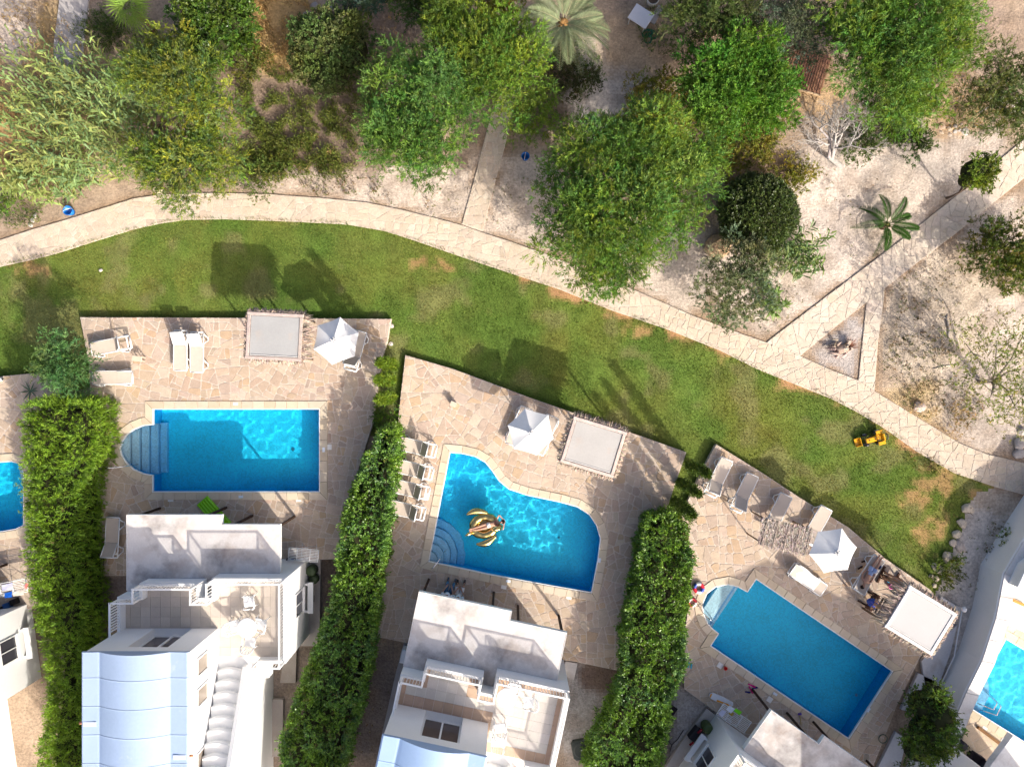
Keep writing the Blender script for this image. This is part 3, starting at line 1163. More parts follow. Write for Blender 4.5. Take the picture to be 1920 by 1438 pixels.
    for i in range(len(ys) - 1):
        mb = MB()
        ya, yb = ys[i], ys[i + 1] + .012
        vs, n = [], len(prof)
        cuts = [ya, ya - .035, ya - .05, yb]
        lift = [.005, .006, .0, .0]
        for y, l in zip(cuts, lift):
            vs += [(x, y, TZ + .02 + z + l * (1 if i else .3)) for x, z in prof]
        vs += [(x, ya, TZ - .06) for x, z in prof]
        fs = []
        for c in range(3):
            fs += [[c * n + q, (c + 1) * n + q, (c + 1) * n + q + 1, c * n + q + 1] for q in range(n - 1)]
        fs += [[4 * n + q, q, q + 1, 4 * n + q + 1] for q in range(n - 1)]
        mb.add(vs, fs, jit(blue, .03, rng), False)
        out(mb, 'roof_sheet', M_ROOF)
    for y, s in ((-7.6, -1), (-8.9, 1)):
        x = 0 if s < 0 else TW
        out(MB().tube([(x + s * -.1, y, TZ - .02), (x + s * .16, y, TZ - .03)], .055, (.50, .20, .10), 10), 'rain_spout', M_PLAIN)
        out(MB().box(x - s * .55 if s > 0 else x + .05, x - .05 if s > 0 else x + .55, y - .09, y + .09, TZ + .07, TZ + .10, (.5, .56, .66)), 'gutter_patch', M_ROOF)
    # side window with an open shutter, ground floor
    f = MB()
    X = 7.22
    f.box(X - .02, X + .04, -4.75, -4.70, 1.0, 2.1, WHITE).box(X - .02, X + .04, -3.70, -3.65, 1.0, 2.1, WHITE)
    f.box(X - .02, X + .04, -4.70, -3.70, 2.04, 2.1, WHITE).box(X - .02, X + .10, -4.78, -3.62, .92, .998, WHITE).box(X - .02, X + .04, -4.70, -3.70, 1.0, 1.06, WHITE)
    f.box(X - .02, X + .045, -4.22, -4.18, 1.06, 2.04, WHITE)
    w = out(f, 'window', M_PLASTIC)
    for y0, y1 in ((-4.70, -4.22), (-4.18, -3.70)):
        out(MB().box(X - .02, X + .015, y0, y1, 1.06, 2.04, (.05, .05, .06)), 'pane', M_DARK, w)
    sh = MB()
    sh.prism([(X + .14, -4.95), (X + .40, -4.95), (X + .40, -3.5), (X + .14, -3.5)], .60, .66, WHITE)
    sh.prism([(X + .005, -4.9), (X + .138, -4.9), (X + .138, -4.8), (X + .005, -4.8)], .60, .65, WHITE).prism([(X + .005, -3.65), (X + .138, -3.65), (X + .138, -3.55), (X + .005, -3.55)], .60, .65, WHITE)
    out(sh, 'window_ledge', M_PLASTER)
    # stairs climbing along the upper room
    if stairs:
        out(MB().box(TW + .01, 5.44, -15.5, -6.62, FL + .002, FL + .05, CREAM), 'stair_base', M_PLASTER)
        for k in range(13):
            y1 = -6.62 - .42 * k
            mb = MB()
            z1 = FL + .22 * (k + 1)
            pts = []
            for q in range(9):                    # softly bowed plaster treads
                t = q / 8
                pts.append((TW + .03 + 1.12 * t, y1 + .13 * math.sin(math.pi * t)))
            pts += [(TW + 1.15, y1 - .44), (TW + .03, y1 - .44)]
            mb.prism(pts, FL + .05 if k else FL + .02, z1, CREAM, .05)
            out(mb, 'stair_step', M_PLASTER)
        w = MB()
        n = 14
        ps = [(TW + 1.17, -6.4, FL + .30)] + [(TW + 1.17, -6.6 - 6.2 * q / n, FL + .40 + 3.2 * q / n) for q in range(n + 1)]
        vs, fs = [], []
        for x, y, z in ps:
            vs += [(x, y, FL), (x, y, z), (x + .16, y, z), (x + .16, y, FL)]
        for q in range(len(ps) - 1):
            o = q * 4
            fs += [[o, o + 1, o + 5, o + 4][::-1], [o + 1, o + 2, o + 6, o + 5][::-1], [o + 2, o + 3, o + 7, o + 6][::-1]]
        fs += [[0, 1, 2, 3][::-1]]
        w.add(vs, fs, CREAM)
        out(w, 'stair_wall', M_PLASTER)
        bk = MB()
        bk.prism([(5.46, -6.22), (6.3, -6.22), (6.3, -7.05), (5.46, -7.05)], 2.3, 2.85, CREAM, .04)
        out(bk, 'landing_block', M_PLASTER)
        out(MB().lathe([(.001, .02), (.07, .02), (.10, .16), (.085, .165), (.06, .05), (.001, .05)], (.52, .22, .10), (5.7, -6.55, 2.85), 14), 'flower_pot', M_PLAIN)
    else:
        out(MB().box(3.4, 5.44, -15.5, -6.4, FL + .002, 3.5, CREAM), 'back_wall', M_PLASTER)
        MB()
    # terrace tiles
    if tiles:
        area_p = ccw([(th, -3.35 - th), (.95 + th, -3.35 - th), (.95 + th, -2.77 - th), (3.5 - th, -2.77 - th), (3.5 - th, -3.4 - th), (4.04 + th, -3.4 - th), (4.04 + th, -2.56 - th), (7.22 - th, -2.56 - th), (7.22 - th, -6.2 + th), (TW, -6.2 + th), (TW, TF + .004), (th, TF + .004)])
        s = .435
        for i in range(17):
            for j in range(9):
                x0, y1 = i * s - .1, -2.6 - j * s
                c = [(x0, y1 - s), (x0 + s, y1 - s), (x0 + s, y1), (x0, y1)]
                q = area_p
                for e in range(4):
                    a, b = c[e], c[(e + 1) % 4]
                    q = clip_half(q, a[0], a[1], -(b[1] - a[1]), b[0] - a[0])
                    if len(q) < 3:
                        break
                q = clean(q) if len(q) >= 3 else []
                if not q or abs(area(q)) < .01:
                    continue
                mx, my = sum(p[0] for p in q) / len(q), sum(p[1] for p in q) / len(q)
                bd = poly_dist([mx], [my], area_p)[0]
                col = jit(rng.choice(tile_pal), .04, rng)
                if floor_border and bd < .3:
                    col = jit(floor_border, .06, rng)
                out(MB().prism(offset_poly(ccw(q), -.004), FL + .003, FL + .02, col, 0, False), 'floor_tile', M_TILE)
    HOUSES[name + str(seed)] = (root, sx)
    return root


BEIGE = [(.54, .47, .40), (.52, .45, .385), (.56, .49, .42), (.50, .44, .375)]
GREYB = [(.57, .53, .48), (.55, .51, .465), (.58, .54, .50)]
BLUE1, BLUE2 = (.315, .41, .57), (.28, .405, .605)
h1 = house('villa', 'white villa with a pale blue vaulted roof and an outside staircase beside it', (-16.9, -5.78), 0, False, BLUE1, BEIGE, None, 1)
h2 = house('villa', 'white villa with terracotta bordered terrace floor and dark sliding doors, behind the swan pool', (-4.07, -9.14), R(-12), False, BLUE2, GREYB, (.47, .33, .24), 2)
h3 = house('villa', 'white villa in the corner behind the slanted pool, drying rack at its wall', (17.09, -17.9), R(-35.5), True, BLUE1, BEIGE, None, 3)
h0 = house('villa', 'white villa cut by the picture edge beside the conifer hedge', (-30.6, -8.97), R(8), False, BLUE1, BEIGE, None, 4, tiles=False)


def block(name, label, cat, poly_px, z, z0, m, col, bevel=0, group=None, kind=None):
    p = ccw(WP(poly_px, z))
    cx, cy = sum(q[0] for q in p) / len(p), sum(q[1] for q in p) / len(p)
    mb = MB().prism([(x - cx, y - cy) for x, y in p], z0, z, col, bevel)
    o = mb.build(name, m, None, (cx, cy, 0))
    return tag(o, label, cat, group, kind)


# ---------------- concrete aprons beside the villas
block('concrete_strip', 'grey concrete strip along the stair villa wall holding two green drums', 'paving', [(565, 1050), (601, 1047), (599, 1211), (545, 1211)], -.08, -.4, M_CONC, (.45, .40, .36))
block('concrete_strip', 'grey concrete slab at the foot of the villa stairs under the hedge', 'paving', [(505, 1311), (531, 1311), (529, 1418), (505, 1418)], -.1, -.4, M_CONC, (.42, .37, .34))
block('concrete_strip', 'small concrete slab beside the stair landing and the hedge', 'paving', [(534, 1215), (556, 1215), (554, 1280), (525, 1280)], -.1, -.4, M_CONC, (.40, .35, .31))
block('concrete_strip', 'long grey concrete strip beside the corner villa and its gravel yard', 'paving', [(1325, 1328), (1345, 1343), (1290, 1425), (1250, 1480), (1222, 1480), (1275, 1395)], -.1, -.4, M_CONC, (.46, .42, .385))
block('concrete_strip', 'narrow concrete strip along the swan pool villa wall', 'paving', [(757, 1205), (776, 1205), (752, 1300), (738, 1380), (715, 1380), (742, 1262)], -.12, -.4, M_CONC, (.36, .34, .33))
block('concrete_slab', 'square concrete slab at the corner of the villa yard', 'paving', [(1061, 1240), (1083, 1243), (1076, 1275), (1050, 1262)], -.06, -.4, M_CONC, (.50, .46, .43))
# ---------------- white villa at the edge: boundary wall, porch, stepped walls
wall_top = [(1990, 900), (1916, 1014), (1880, 1075), (1864, 1158), (1838, 1238), (1808, 1298), (1730, 1480)]


def boundary_wall():
    zt = 1.25
    o = WP(wall_top, zt)
    p = ccw(o + [(x + .62, y - .12) for x, y in o][::-1])
    mb = MB().prism(p, -.4, zt, CREAM, .03)
    c = W(1838, 1238, zt)
    r = empty('boundary_wall', (*c, 0), 0, 'tall white rendered boundary wall beside the sandy path', 'wall')
    mb.build('wall_body', M_PLASTER, r, (-c[0], -c[1], 0))
    for i in range(len(o) - 1):
        a, b = o[i], o[i + 1]
        k = max(1, round(math.dist(a, b) / 1.3))
        for j in range(k):
            t0, t1 = j / k, (j + 1) / k
            q = [(a[0] + (b[0] - a[0]) * t, a[1] + (b[1] - a[1]) * t) for t in (t0, t1)]
            p = ccw([(q[0][0] + .05, q[0][1]), (q[1][0] + .05, q[1][1]), (q[1][0] + .66, q[1][1] - .12), (q[0][0] + .66, q[0][1] - .12)])
            if visible(p, zt):
                MB().prism(offset_poly(p, -.008), zt + .002, zt + .05, jit((.68, .66, .64), .03), .01, False).build('cap_slab', M_CONC, r, (-c[0], -c[1], 0))


boundary_wall()
def edge_villa():
    o = W(1899, 1378, 2.5)
    r = empty('villa', (*o, 0), 0, 'white villa with a flat porch roof at the corner beside the bright pool', 'house', 'white holiday villas')
    lc = (-o[0], -o[1], 0)
    MB().prism(WP([(1899, 1378), (1990, 1438), (1950, 1560), (1790, 1560), (1860, 1430)], 2.5), 2.2, 2.5, (.74, .72, .69), .02).build('porch_roof', M_CONC, r, lc)
    MB().prism(WP([(1680, 1520), (1760, 1480), (2010, 1610), (2010, 1850), (1680, 1850)]), -.3, 8.4, CREAM, .03).build('unseen_shade_block', M_PLASTER, r, lc)  # plain block added out of view, sized to shade the slanted pool patio
    MB().prism(WP([(2005, 1110), (2160, 1015), (2220, 1185), (2070, 1280)]), -.3, 4.2, CREAM, .03).build('unseen_side_shade_block', M_PLASTER, r, lc)  # second unseen block, added to throw shade on the path and lawn corner


edge_villa()
block('low_wall', 'low white wall wedge below the bright pool terrace', 'wall', [(1790, 1402), (1845, 1442), (1880, 1480), (1745, 1480)], .9, -.1, M_PLASTER, CREAM, .02)
block('side_room', 'white flat-roofed block behind the boundary wall above the bright pool', 'building', [(1902, 1090), (1990, 1020), (2030, 1120), (1930, 1190), (1884, 1166)], 1.0, -.1, M_PLASTER, (.79, .76, .70), .02)
block('side_room', 'taller white block with a stepped roof at the picture edge', 'building', [(1925, 1062), (2000, 1000), (2040, 1070), (1960, 1130), (1908, 1100)], 1.9, .9, M_PLASTER, CREAM, .02)
block('ochre_beam', 'ochre timber lying on the pale terrace above the bright pool', 'timber', [(1902, 1123), (1922, 1132), (1922, 1138), (1900, 1128)], 1.12, 1.0, M_WOOD, (.50, .27, .07), .01)
mb = MB().bar((*W(1832, 1362), .06), (*W(1880, 1398), .06), .14, .12, (.22, .11, .045))
tag(mb.build('wooden_beam', M_WOOD), 'brown wooden beam lying on the terrace below the bright pool', 'timber')
for i, (pl, lab) in enumerate((
        ([(1765, 1118), (1802, 1141), (1800, 1150), (1785, 1178), (1745, 1150)], 'pale concrete slab behind the gazebo at the slanted pool'),
        ([(1785, 1180), (1795, 1172), (1782, 1225), (1755, 1300), (1735, 1290), (1728, 1240), (1750, 1210)], 'pale concrete slab below the gazebo corner'),
        ([(1722, 1262), (1752, 1275), (1762, 1300), (1740, 1345), (1690, 1330)], 'pale concrete slab above the round tree'),
        ([(1680, 1372), (1700, 1386), (1680, 1470), (1630, 1470)], 'pale concrete slab with the hose ring on its corner'),
        ([(1740, 1400), (1790, 1380), (1745, 1490), (1690, 1490)], 'pale concrete slab below the round tree'))):
    block('concrete_slab', lab, 'paving', pl, -.12, -.42, M_CONC, (.56, .55, .55), .01)
mb = MB().tube([(*W(1803, 1142, -.1), -.06), (*W(1788, 1230, -.1), -.06), (*W(1762, 1285, -.1), -.06)], .03, WHITE, 8)
tag(mb.build('white_pipe', M_PLASTIC), 'white pipe running along the edge of the sandy path', 'pipe')

# ================================================================ PLANTS
def unit(v):
    return v / np.maximum(np.linalg.norm(v, axis=-1, keepdims=True), 1e-9)


def leaf_quads(P, D, L, Wd, fold=.0, rng=nr, face_up=.6):
    """diamond leaves at P along D, blade turned roughly skywards"""
    n = len(P)
    up = unit(np.array([0, 0, 1.0]) * face_up + rng.normal(0, .55, (n, 3)))
    S = unit(np.cross(D, up))
    L, Wd = L[:, None], Wd[:, None]
    V = np.empty((n, 4, 3))
    V[:, 0] = P
    V[:, 1] = P + D * L * .45 + S * Wd * .5
    V[:, 2] = P + D * L
    V[:, 3] = P + D * L * .45 - S * Wd * .5
    V[:, 2, 2] -= L[:, 0] * fold
    return V.reshape(-1, 3)


def sprays_to_leaves(C, A, m, sl, L, Wd, col, var, spread=.8, rng=nr, droop=.12, tip=None):
    """C spray starts, A axes; m leaves each along the spray; col per spray (k,3)"""
    k = len(C)
    t = rng.uniform(.0, 1, (k, m))
    sl = np.asarray(sl).reshape(-1, 1, 1) if np.ndim(sl) else sl
    P = C[:, None] + A[:, None] * t[..., None] * sl + rng.normal(0, .018, (k, m, 3))
    P[..., 2] -= droop * (t ** 2) * (sl[..., 0] if np.ndim(sl) else sl)
    D = unit(A[:, None] * 1.0 + rng.normal(0, spread * .6, (k, m, 3)))
    c = col[:, None] * rng.uniform(1 - var, 1 + var, (k, m, 1)) * np.array([1, 1, 1]) + 0 * P
    if tip is not None:
        c = c * (1 - t[..., None] * .5) + np.array(tip) * t[..., None] * .5
    P, D, c = P.reshape(-1, 3), D.reshape(-1, 3), c.reshape(-1, 3)
    n = len(P)
    V = leaf_quads(P, D, L * rng.uniform(.7, 1.3, n), Wd * rng.uniform(.7, 1.3, n), .1, rng)
    return V, c


def quads(V):
    return np.arange(len(V)).reshape(-1, 4)


def pick(pal, k, var=.14, rng=nr):
    pal = np.array(pal)
    c = pal[rng.integers(0, len(pal), k)] * rng.uniform(1 - var, 1 + var, (k, 1))
    c[:, 0] *= rng.uniform(.88, 1.14, k)
    return c


def crown_mesh(name, lobes, pal, density, m=14, sl=.32, L=.13, Wd=.035, up=.45, out_=.8, rag=.28, lm=None, var=.22, low=-.25, spread=.8, tip=None, fill=.35, clump=True):
    """lobes: (x,y,z,rx,ry,rz). sprays over the lobes' outer shell and some inside"""
    lm = lm or LEAF
    Vs, Cs = [], []
    if clump:
        L2 = []
        for x, y, z, rx, ry, rz in lobes:             # break every lobe into tufts
            L2.append((x, y, z, rx * .78, ry * .78, rz * .70, .30))
            nn = max(6, int(6 + 6.5 * rx * ry))
            for q in range(nn):
                a = 2.39996 * q + rnd.uniform(-.4, .4)
                e = math.sqrt((q + .5) / nn)
                f = rnd.uniform(.20, .40) * (1.12 - .25 * e)
                if rnd.random() < .16:
                    continue
                L2.append((x + math.cos(a) * rx * e * rnd.uniform(.75, 1.28), y + math.sin(a) * ry * e * rnd.uniform(.75, 1.28), z + rz * (math.sqrt(max(0, 1 - .85 * e * e)) * .72 + rnd.uniform(-.42, .22)), rx * f * rnd.uniform(.8, 1.5), ry * f * rnd.uniform(.8, 1.5), max(.20, rz * f), .95))
        lobes = L2
    else:
        lobes = [(*l, 1) for l in lobes]
    for li, (x, y, z, rx, ry, rz, dk) in enumerate(lobes):
        k = int(dk * density * (rx * ry * 1.0 + (rx + ry) * .5 * rz) * 3.2)
        u = unit(nr.normal(0, 1, (k * 2, 3)))
        u = u[u[:, 2] > low][:k]
        k = len(u)
        ph = nr.uniform(0, 6, 6)
        bump = 1 + rag * (np.sin(u[:, 0] * 5.1 + ph[0]) * np.sin(u[:, 1] * 4.7 + ph[1]) * .6 + np.sin(u[:, 2] * 7 + u[:, 0] * 9 + ph[2]) * .35 + np.sin(u[:, 1] * 13 + ph[3]) * np.sin(u[:, 0] * 11 + ph[4]) * .35)
        rr = np.where(nr.random(k) < fill, nr.uniform(.45, .85, k), nr.uniform(.86, 1.04, k)) * bump
        P = np.array([x, y, z]) + u * np.array([rx, ry, rz]) * rr[:, None]
        A = unit(u * out_ * np.array([1, 1, .7]) + np.array([0, 0, up]) + nr.normal(0, .38, (k, 3)))
        col = pick(pal, k)
        col *= (1 + .28 * (vnoise(P[:, 0] + li * 3.1, P[:, 1] + P[:, 2], .55, 81) - .5) * 2)[:, None] * rnd.uniform(.72, 1.22) * np.array([rnd.uniform(.82, 1.25), 1, rnd.uniform(.8, 1.3)])
        V, c = sprays_to_leaves(P, A, m, sl * nr.uniform(.6, 1.25, k), L, Wd, col, var, spread, nr, .12, tip)
        Vs.append(V)
        Cs.append(c)
    V, c = np.concatenate(Vs), np.concatenate(Cs)
    V[:, 2] = np.maximum(V[:, 2], ZG + .01)
    return np_mesh(name, V, quads(V), np.clip(c, .003, .9), lm)


def lobe(px, py, rpx, z, rz, ry=None):
    x, y = W(px, py, z)
    k = (CAM_H - z) / (CAM_H * PPM)
    return (x, y, z, rpx * k, (ry or rpx) * k, rz)


def limbs(mb, base, lobes, r, col, sub=3, rng=rnd):
    b = Vector(base)
    for x, y, z, rx, ry, rz in lobes:
        tip = Vector((x, y, z + rz * .35))
        mid = b.lerp(tip, .45) + Vector((rng.uniform(-.25, .25), rng.uniform(-.25, .25), rng.uniform(-.1, .3)))
        mb.tube([b, b.lerp(mid, .5) + Vector((0, 0, .1)), mid, tip], [r, r * .75, r * .5, r * .14], col, 7)
        for _ in range(sub):
            q = mid.lerp(tip, rng.uniform(.1, .8))
            e = q + Vector((rng.uniform(-1, 1) * rx * .9, rng.uniform(-1, 1) * ry * .9, rng.uniform(.1, .8) * rz))
            mb.tube([q, q.lerp(e, .5) + Vector((0, 0, .08)), e], [r * .3, r * .2, r * .06], col, 5)


def tree(name, label, cat, base_px, lobes, pal, density, r=.13, bark=(.15, .11, .085), group=None, crown='crown', twigs=True, core=0, **kw):
    bx, by = W(*base_px, ZG)
    if name == 'acacia_tree':
        lobes = [(l[0], l[1], l[2] * .90, l[3], l[4]) for l in lobes]
    lb = [lobe(*l) for l in lobes]
    root = empty(name, (bx, by, ZG), 0, label, cat, group)
    lc = (-bx, -by, -ZG)
    if twigs:
        mb = MB()
        zmin = min(l[2] for l in lb)
        fork = (bx, by, ZG + max(.25, (zmin - ZG) * .42))
        mb.tube([(bx, by, ZG - .1), (bx + .04, by, (ZG + fork[2]) / 2), fork], [r * 1.25, r, r * .95], bark, 9)
        limbs(mb, fork, lb, r * .8, bark)
        mb.build('trunk', M_BARK, root, lc)
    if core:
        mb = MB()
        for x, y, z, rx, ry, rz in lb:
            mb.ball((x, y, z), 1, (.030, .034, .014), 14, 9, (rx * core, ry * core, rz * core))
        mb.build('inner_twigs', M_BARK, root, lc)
    me = crown_mesh(crown, lb, pal, density, **kw)
    tag(link(crown, me, root, lc), kind='stuff')
    return root


ACACIA = [(0.147, 0.254, 0.028), (0.124, 0.224, 0.031), (0.171, 0.277, 0.033), (0.1, 0.189, 0.031)]
ACACIA2 = [(0.122, 0.25, 0.041), (0.098, 0.22, 0.044), (0.146, 0.275, 0.041), (0.085, 0.183, 0.041)]
YELLOWG = [(0.163, 0.247, 0.026), (0.137, 0.221, 0.026), (0.195, 0.267, 0.036), (0.111, 0.189, 0.029)]
RICH = [(0.081, 0.201, 0.023), (0.101, 0.23, 0.023), (0.063, 0.167, 0.023), (0.121, 0.247, 0.03)]
OLIVE = [(0.13, 0.182, 0.111), (0.104, 0.15, 0.085), (0.156, 0.202, 0.124), (0.085, 0.124, 0.065)]
DARKG = [(0.065, 0.118, 0.023), (0.084, 0.143, 0.026), (0.051, 0.092, 0.02)]
MASTIC = [(0.094, 0.138, 0.035), (0.112, 0.163, 0.043), (0.069, 0.106, 0.027), (0.131, 0.175, 0.056)]
HEATH = [(0.138, 0.175, 0.027), (0.106, 0.144, 0.027), (0.163, 0.188, 0.043), (0.088, 0.112, 0.027)]
IVY = [(.235, .240, .030), (.195, .215, .030), (.26, .245, .045), (.15, .165, .03)]
HED2 = [(0.123, 0.225, 0.023), (0.094, 0.174, 0.029), (0.152, 0.261, 0.026), (0.065, 0.123, 0.032)]
SPARSE = [(0.218, 0.265, 0.04), (0.184, 0.23, 0.046), (0.149, 0.19, 0.052)]

fine = dict(m=15, sl=.40, L=.15, Wd=.030, up=.35)
# (name, label, base, lobes [(px, py, r px, z, rz)], palette, density, leaf style)
tree('acacia_tree', 'large bright green acacia in front of the stone path with its dark trunk showing', 'tree', (1103, 455),
     [(1105, 300, 85, 3.2, 1.2), (1210, 290, 80, 3.4, 1.3), (1060, 400, 60, 2.9, 1.1), (1150, 390, 95, 3.9, 1.3), (1260, 350, 85, 3.3, 1.2), (1090, 480, 70, 2.6, 1.0), (1170, 480, 64, 2.7, 1.1), (1258, 430, 44, 2.6, .8), (1300, 300, 55, 2.8, .9), (1130, 525, 45, 2.2, .7)], ACACIA2 + ACACIA, 46, .17, **fine)
tree('acacia_tree', 'broad feathery green acacia spreading over the start of the narrow stone path', 'tree', (820, 260),
     [(770, 160, 70, 2.8, 1.1), (840, 170, 80, 3.2, 1.2), (760, 260, 75, 2.9, 1.1), (828, 268, 56, 3.0, 1.0), (735, 215, 50, 2.4, .9), (795, 315, 46, 2.3, .8), (862, 200, 38, 2.6, .8), (715, 275, 36, 2.1, .7)], ACACIA2, 48, .15, **fine)
tree('acacia_tree', 'yellow green acacia leaning over the narrow stone path beside the date palm', 'tree', (945, 150),
     [(850, 60, 60, 3.0, 1.1), (900, 110, 75, 3.4, 1.2), (980, 150, 60, 3.1, 1.1), (960, 70, 45, 2.8, .9), (1000, 210, 45, 2.7, .9), (980, 240, 40, 2.5, .8), (915, 160, 48, 3.0, 1.0), (820, 45, 36, 2.5, .8)], ACACIA + YELLOWG[:1], 46, .14, **fine)
tree('acacia_tree', 'lush deep green acacia standing above the leafless white tree', 'tree', (1365, 190),
     [(1330, 140, 60, 2.6, 1.1), (1385, 120, 65, 3.0, 1.2), (1425, 165, 55, 2.6, 1.1), (1350, 195, 65, 2.6, 1.0), (1420, 205, 55, 2.3, .9), (1310, 180, 42, 2.2, .8)], RICH, 56, .15, **dict(fine, L=.14, Wd=.042))
tree('acacia_tree', 'tallest broad green tree beside the slatted deck at the top edge', 'tree', (1660, 150),
     [(1620, 30, 80, 4.0, 1.4), (1720, 40, 85, 4.2, 1.4), (1600, 120, 65, 3.4, 1.2), (1680, 125, 85, 3.9, 1.3), (1770, 90, 60, 3.6, 1.2), (1650, 190, 55, 3.0, 1.0), (1720, 195, 48, 2.9, .9), (1570, 60, 48, 3.4, 1.1), (1690, 230, 34, 2.5, .7)], ACACIA + ACACIA2, 46, .18, **fine)
tree('pepper_tree', 'spreading tree with forked brown branches in a gap of its yellow green crown', 'tree', (318, 262),
     [(280, 150, 46, 3.0, 1.0), (340, 150, 68, 3.2, 1.1), (395, 200, 58, 2.9, 1.0), (410, 280, 55, 2.7, .9), (375, 250, 30, 2.4, .6), (300, 310, 50, 2.7, .9), (350, 315, 68, 2.7, .9), (310, 120, 40, 2.9, .8), (410, 325, 40, 2.3, .7)], [(.215, .285, .030), (.18, .255, .030), (.135, .21, .044), (.115, .19, .062)], 40, .16, bark=(.26, .19, .13), **fine)
tree('olive_tree', 'grey green olive tree beside the slatted wooden deck', 'tree', (1490, 90),
     [(1450, 40, 48, 2.8, 1.0), (1500, 30, 52, 3.0, 1.0), (1480, 85, 46, 2.5, .8), (1530, 70, 36, 2.4, .8), (1450, 110, 30, 2.1, .6)], OLIVE, 44, .13, **dict(fine, L=.11, Wd=.028))
tree('shade_tree', 'dull green tree shading the dark bench at the top edge', 'tree', (1318, 62),
     [(1270, 20, 48, 2.9, .9), (1335, 15, 60, 3.1, 1.0), (1385, 40, 38, 2.6, .8), (1290, 60, 40, 2.4, .8), (1340, 60, 36, 2.4, .7)], [(.075, .115, .030), (.090, .135, .034), (.060, .095, .026)], 38, .10, bark=(.33, .30, .27), **fine)
tree('oleander_bush', 'grey green loose bush overhanging the stone path near the fork', 'bush', (1375, 520),
     [(1370, 500, 42, 1.5, .8), (1400, 540, 48, 1.6, .8), (1345, 560, 36, 1.3, .7), (1375, 590, 32, 1.1, .6), (1420, 490, 36, 1.4, .7), (1330, 520, 28, 1.1, .6)], [(.165, .215, .10), (.14, .19, .08), (.19, .235, .12)], 44, .07, **dict(fine, sl=.34, L=.13, Wd=.032))
tree('olive_bush', 'dark olive green bush by the straight path at the edge of the picture', 'bush', (1880, 470),
     [(1850, 480, 44, .9, .7), (1895, 460, 48, 1.1, .8), (1890, 515, 44, .9, .7), (1930, 495, 46, 1.0, .7), (1835, 450, 28, .7, .5)], [(.12, .17, .028), (.155, .185, .026), (.085, .13, .026), (.18, .18, .04)], 46, .08, **dict(fine, sl=.3, L=.11, Wd=.04))
tree('wattle_tree', 'sparse yellow green tree with bare grey branches over sandy ground', 'tree', (1835, 715),
     [(1800, 640, 42, 2.2, .7), (1860, 640, 50, 2.6, .8), (1900, 690, 50, 2.6, .8), (1850, 745, 50, 2.3, .7), (1900, 770, 48, 2.2, .7), (1795, 700, 30, 2.0, .5), (1915, 620, 40, 2.4, .7)], SPARSE, 13, .10, bark=(.27, .23, .20), **dict(fine, sl=.45, L=.10, Wd=.035))
tree('scrub_tree', 'loose light green tree beside the heap of stones at the picture edge', 'tree', (1885, 215),
     [(1870, 150, 50, 2.3, .8), (1910, 180, 56, 2.5, .8), (1850, 205, 42, 2.0, .7), (1905, 230, 46, 2.0, .7), (1815, 190, 32, 1.6, .5)], [(.120, .165, .040), (.100, .140, .040), (.140, .180, .050)], 30, .10, bark=(.4, .37, .33), **fine)
tree('round_tree', 'dense round green tree between the slanted pool patio and the boundary wall', 'tree', (1722, 1335),
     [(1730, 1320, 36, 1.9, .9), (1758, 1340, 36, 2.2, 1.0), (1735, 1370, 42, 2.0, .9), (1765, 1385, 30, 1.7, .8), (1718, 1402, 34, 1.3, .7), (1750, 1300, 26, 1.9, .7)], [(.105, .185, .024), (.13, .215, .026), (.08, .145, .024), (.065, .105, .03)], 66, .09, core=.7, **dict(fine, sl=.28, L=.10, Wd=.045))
tree('conifer_bush', 'feathery blue green conifer bush at the corner of the patio beside the loungers', 'bush', (140, 690),
     [(120, 655, 30, 2.3, .8), (145, 690, 34, 2.0, .9), (110, 690, 28, 1.7, .7), (145, 730, 24, 1.3, .7), (100, 700, 22, 1.2, .6), (125, 670, 34, 1.5, .9)], [(.085, .190, .055), (.110, .225, .065), (.07, .15, .05), (.14, .24, .075)], 70, .08, **dict(fine, sl=.34, L=.12, Wd=.030))
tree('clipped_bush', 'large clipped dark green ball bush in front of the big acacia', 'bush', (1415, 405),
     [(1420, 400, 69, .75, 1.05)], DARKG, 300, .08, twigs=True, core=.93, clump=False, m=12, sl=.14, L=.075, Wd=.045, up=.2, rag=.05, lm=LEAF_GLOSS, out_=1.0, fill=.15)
tree('mastic_bush', 'rounded olive green bush standing alone on brown soil with clumped leaves', 'bush', (630, 120),
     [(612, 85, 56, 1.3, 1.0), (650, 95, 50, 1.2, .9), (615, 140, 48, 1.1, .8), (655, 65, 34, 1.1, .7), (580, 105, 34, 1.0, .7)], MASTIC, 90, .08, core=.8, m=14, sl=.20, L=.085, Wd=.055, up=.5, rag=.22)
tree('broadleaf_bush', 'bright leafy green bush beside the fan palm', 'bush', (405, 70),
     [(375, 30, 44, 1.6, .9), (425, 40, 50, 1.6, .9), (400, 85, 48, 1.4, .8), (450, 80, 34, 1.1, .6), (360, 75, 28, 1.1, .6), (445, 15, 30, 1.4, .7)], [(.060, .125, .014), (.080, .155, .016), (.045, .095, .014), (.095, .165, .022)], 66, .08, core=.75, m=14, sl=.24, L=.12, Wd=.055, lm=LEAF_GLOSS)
tree('yellow_bush', 'yellowish bush at the top edge beside the date palm', 'bush', (930, 30),
     [(935, 20, 34, 1.3, .7), (950, 45, 26, 1.1, .5), (915, 8, 28, 1.1, .5)], [(.20, .18, .025), (.17, .17, .025), (.13, .15, .025)], 60, .06, m=12, sl=.22, L=.10, Wd=.05)
tree('pine_bush', 'small blue green bush by grey rocks at the top edge', 'bush', (672, 12), [(680, 5, 30, 1.2, .6), (655, 2, 24, 1.0, .5), (700, 12, 16, .8, .4)], [(.05, .10, .06), (.065, .12, .075)], 60, .05, **dict(fine, sl=.26))
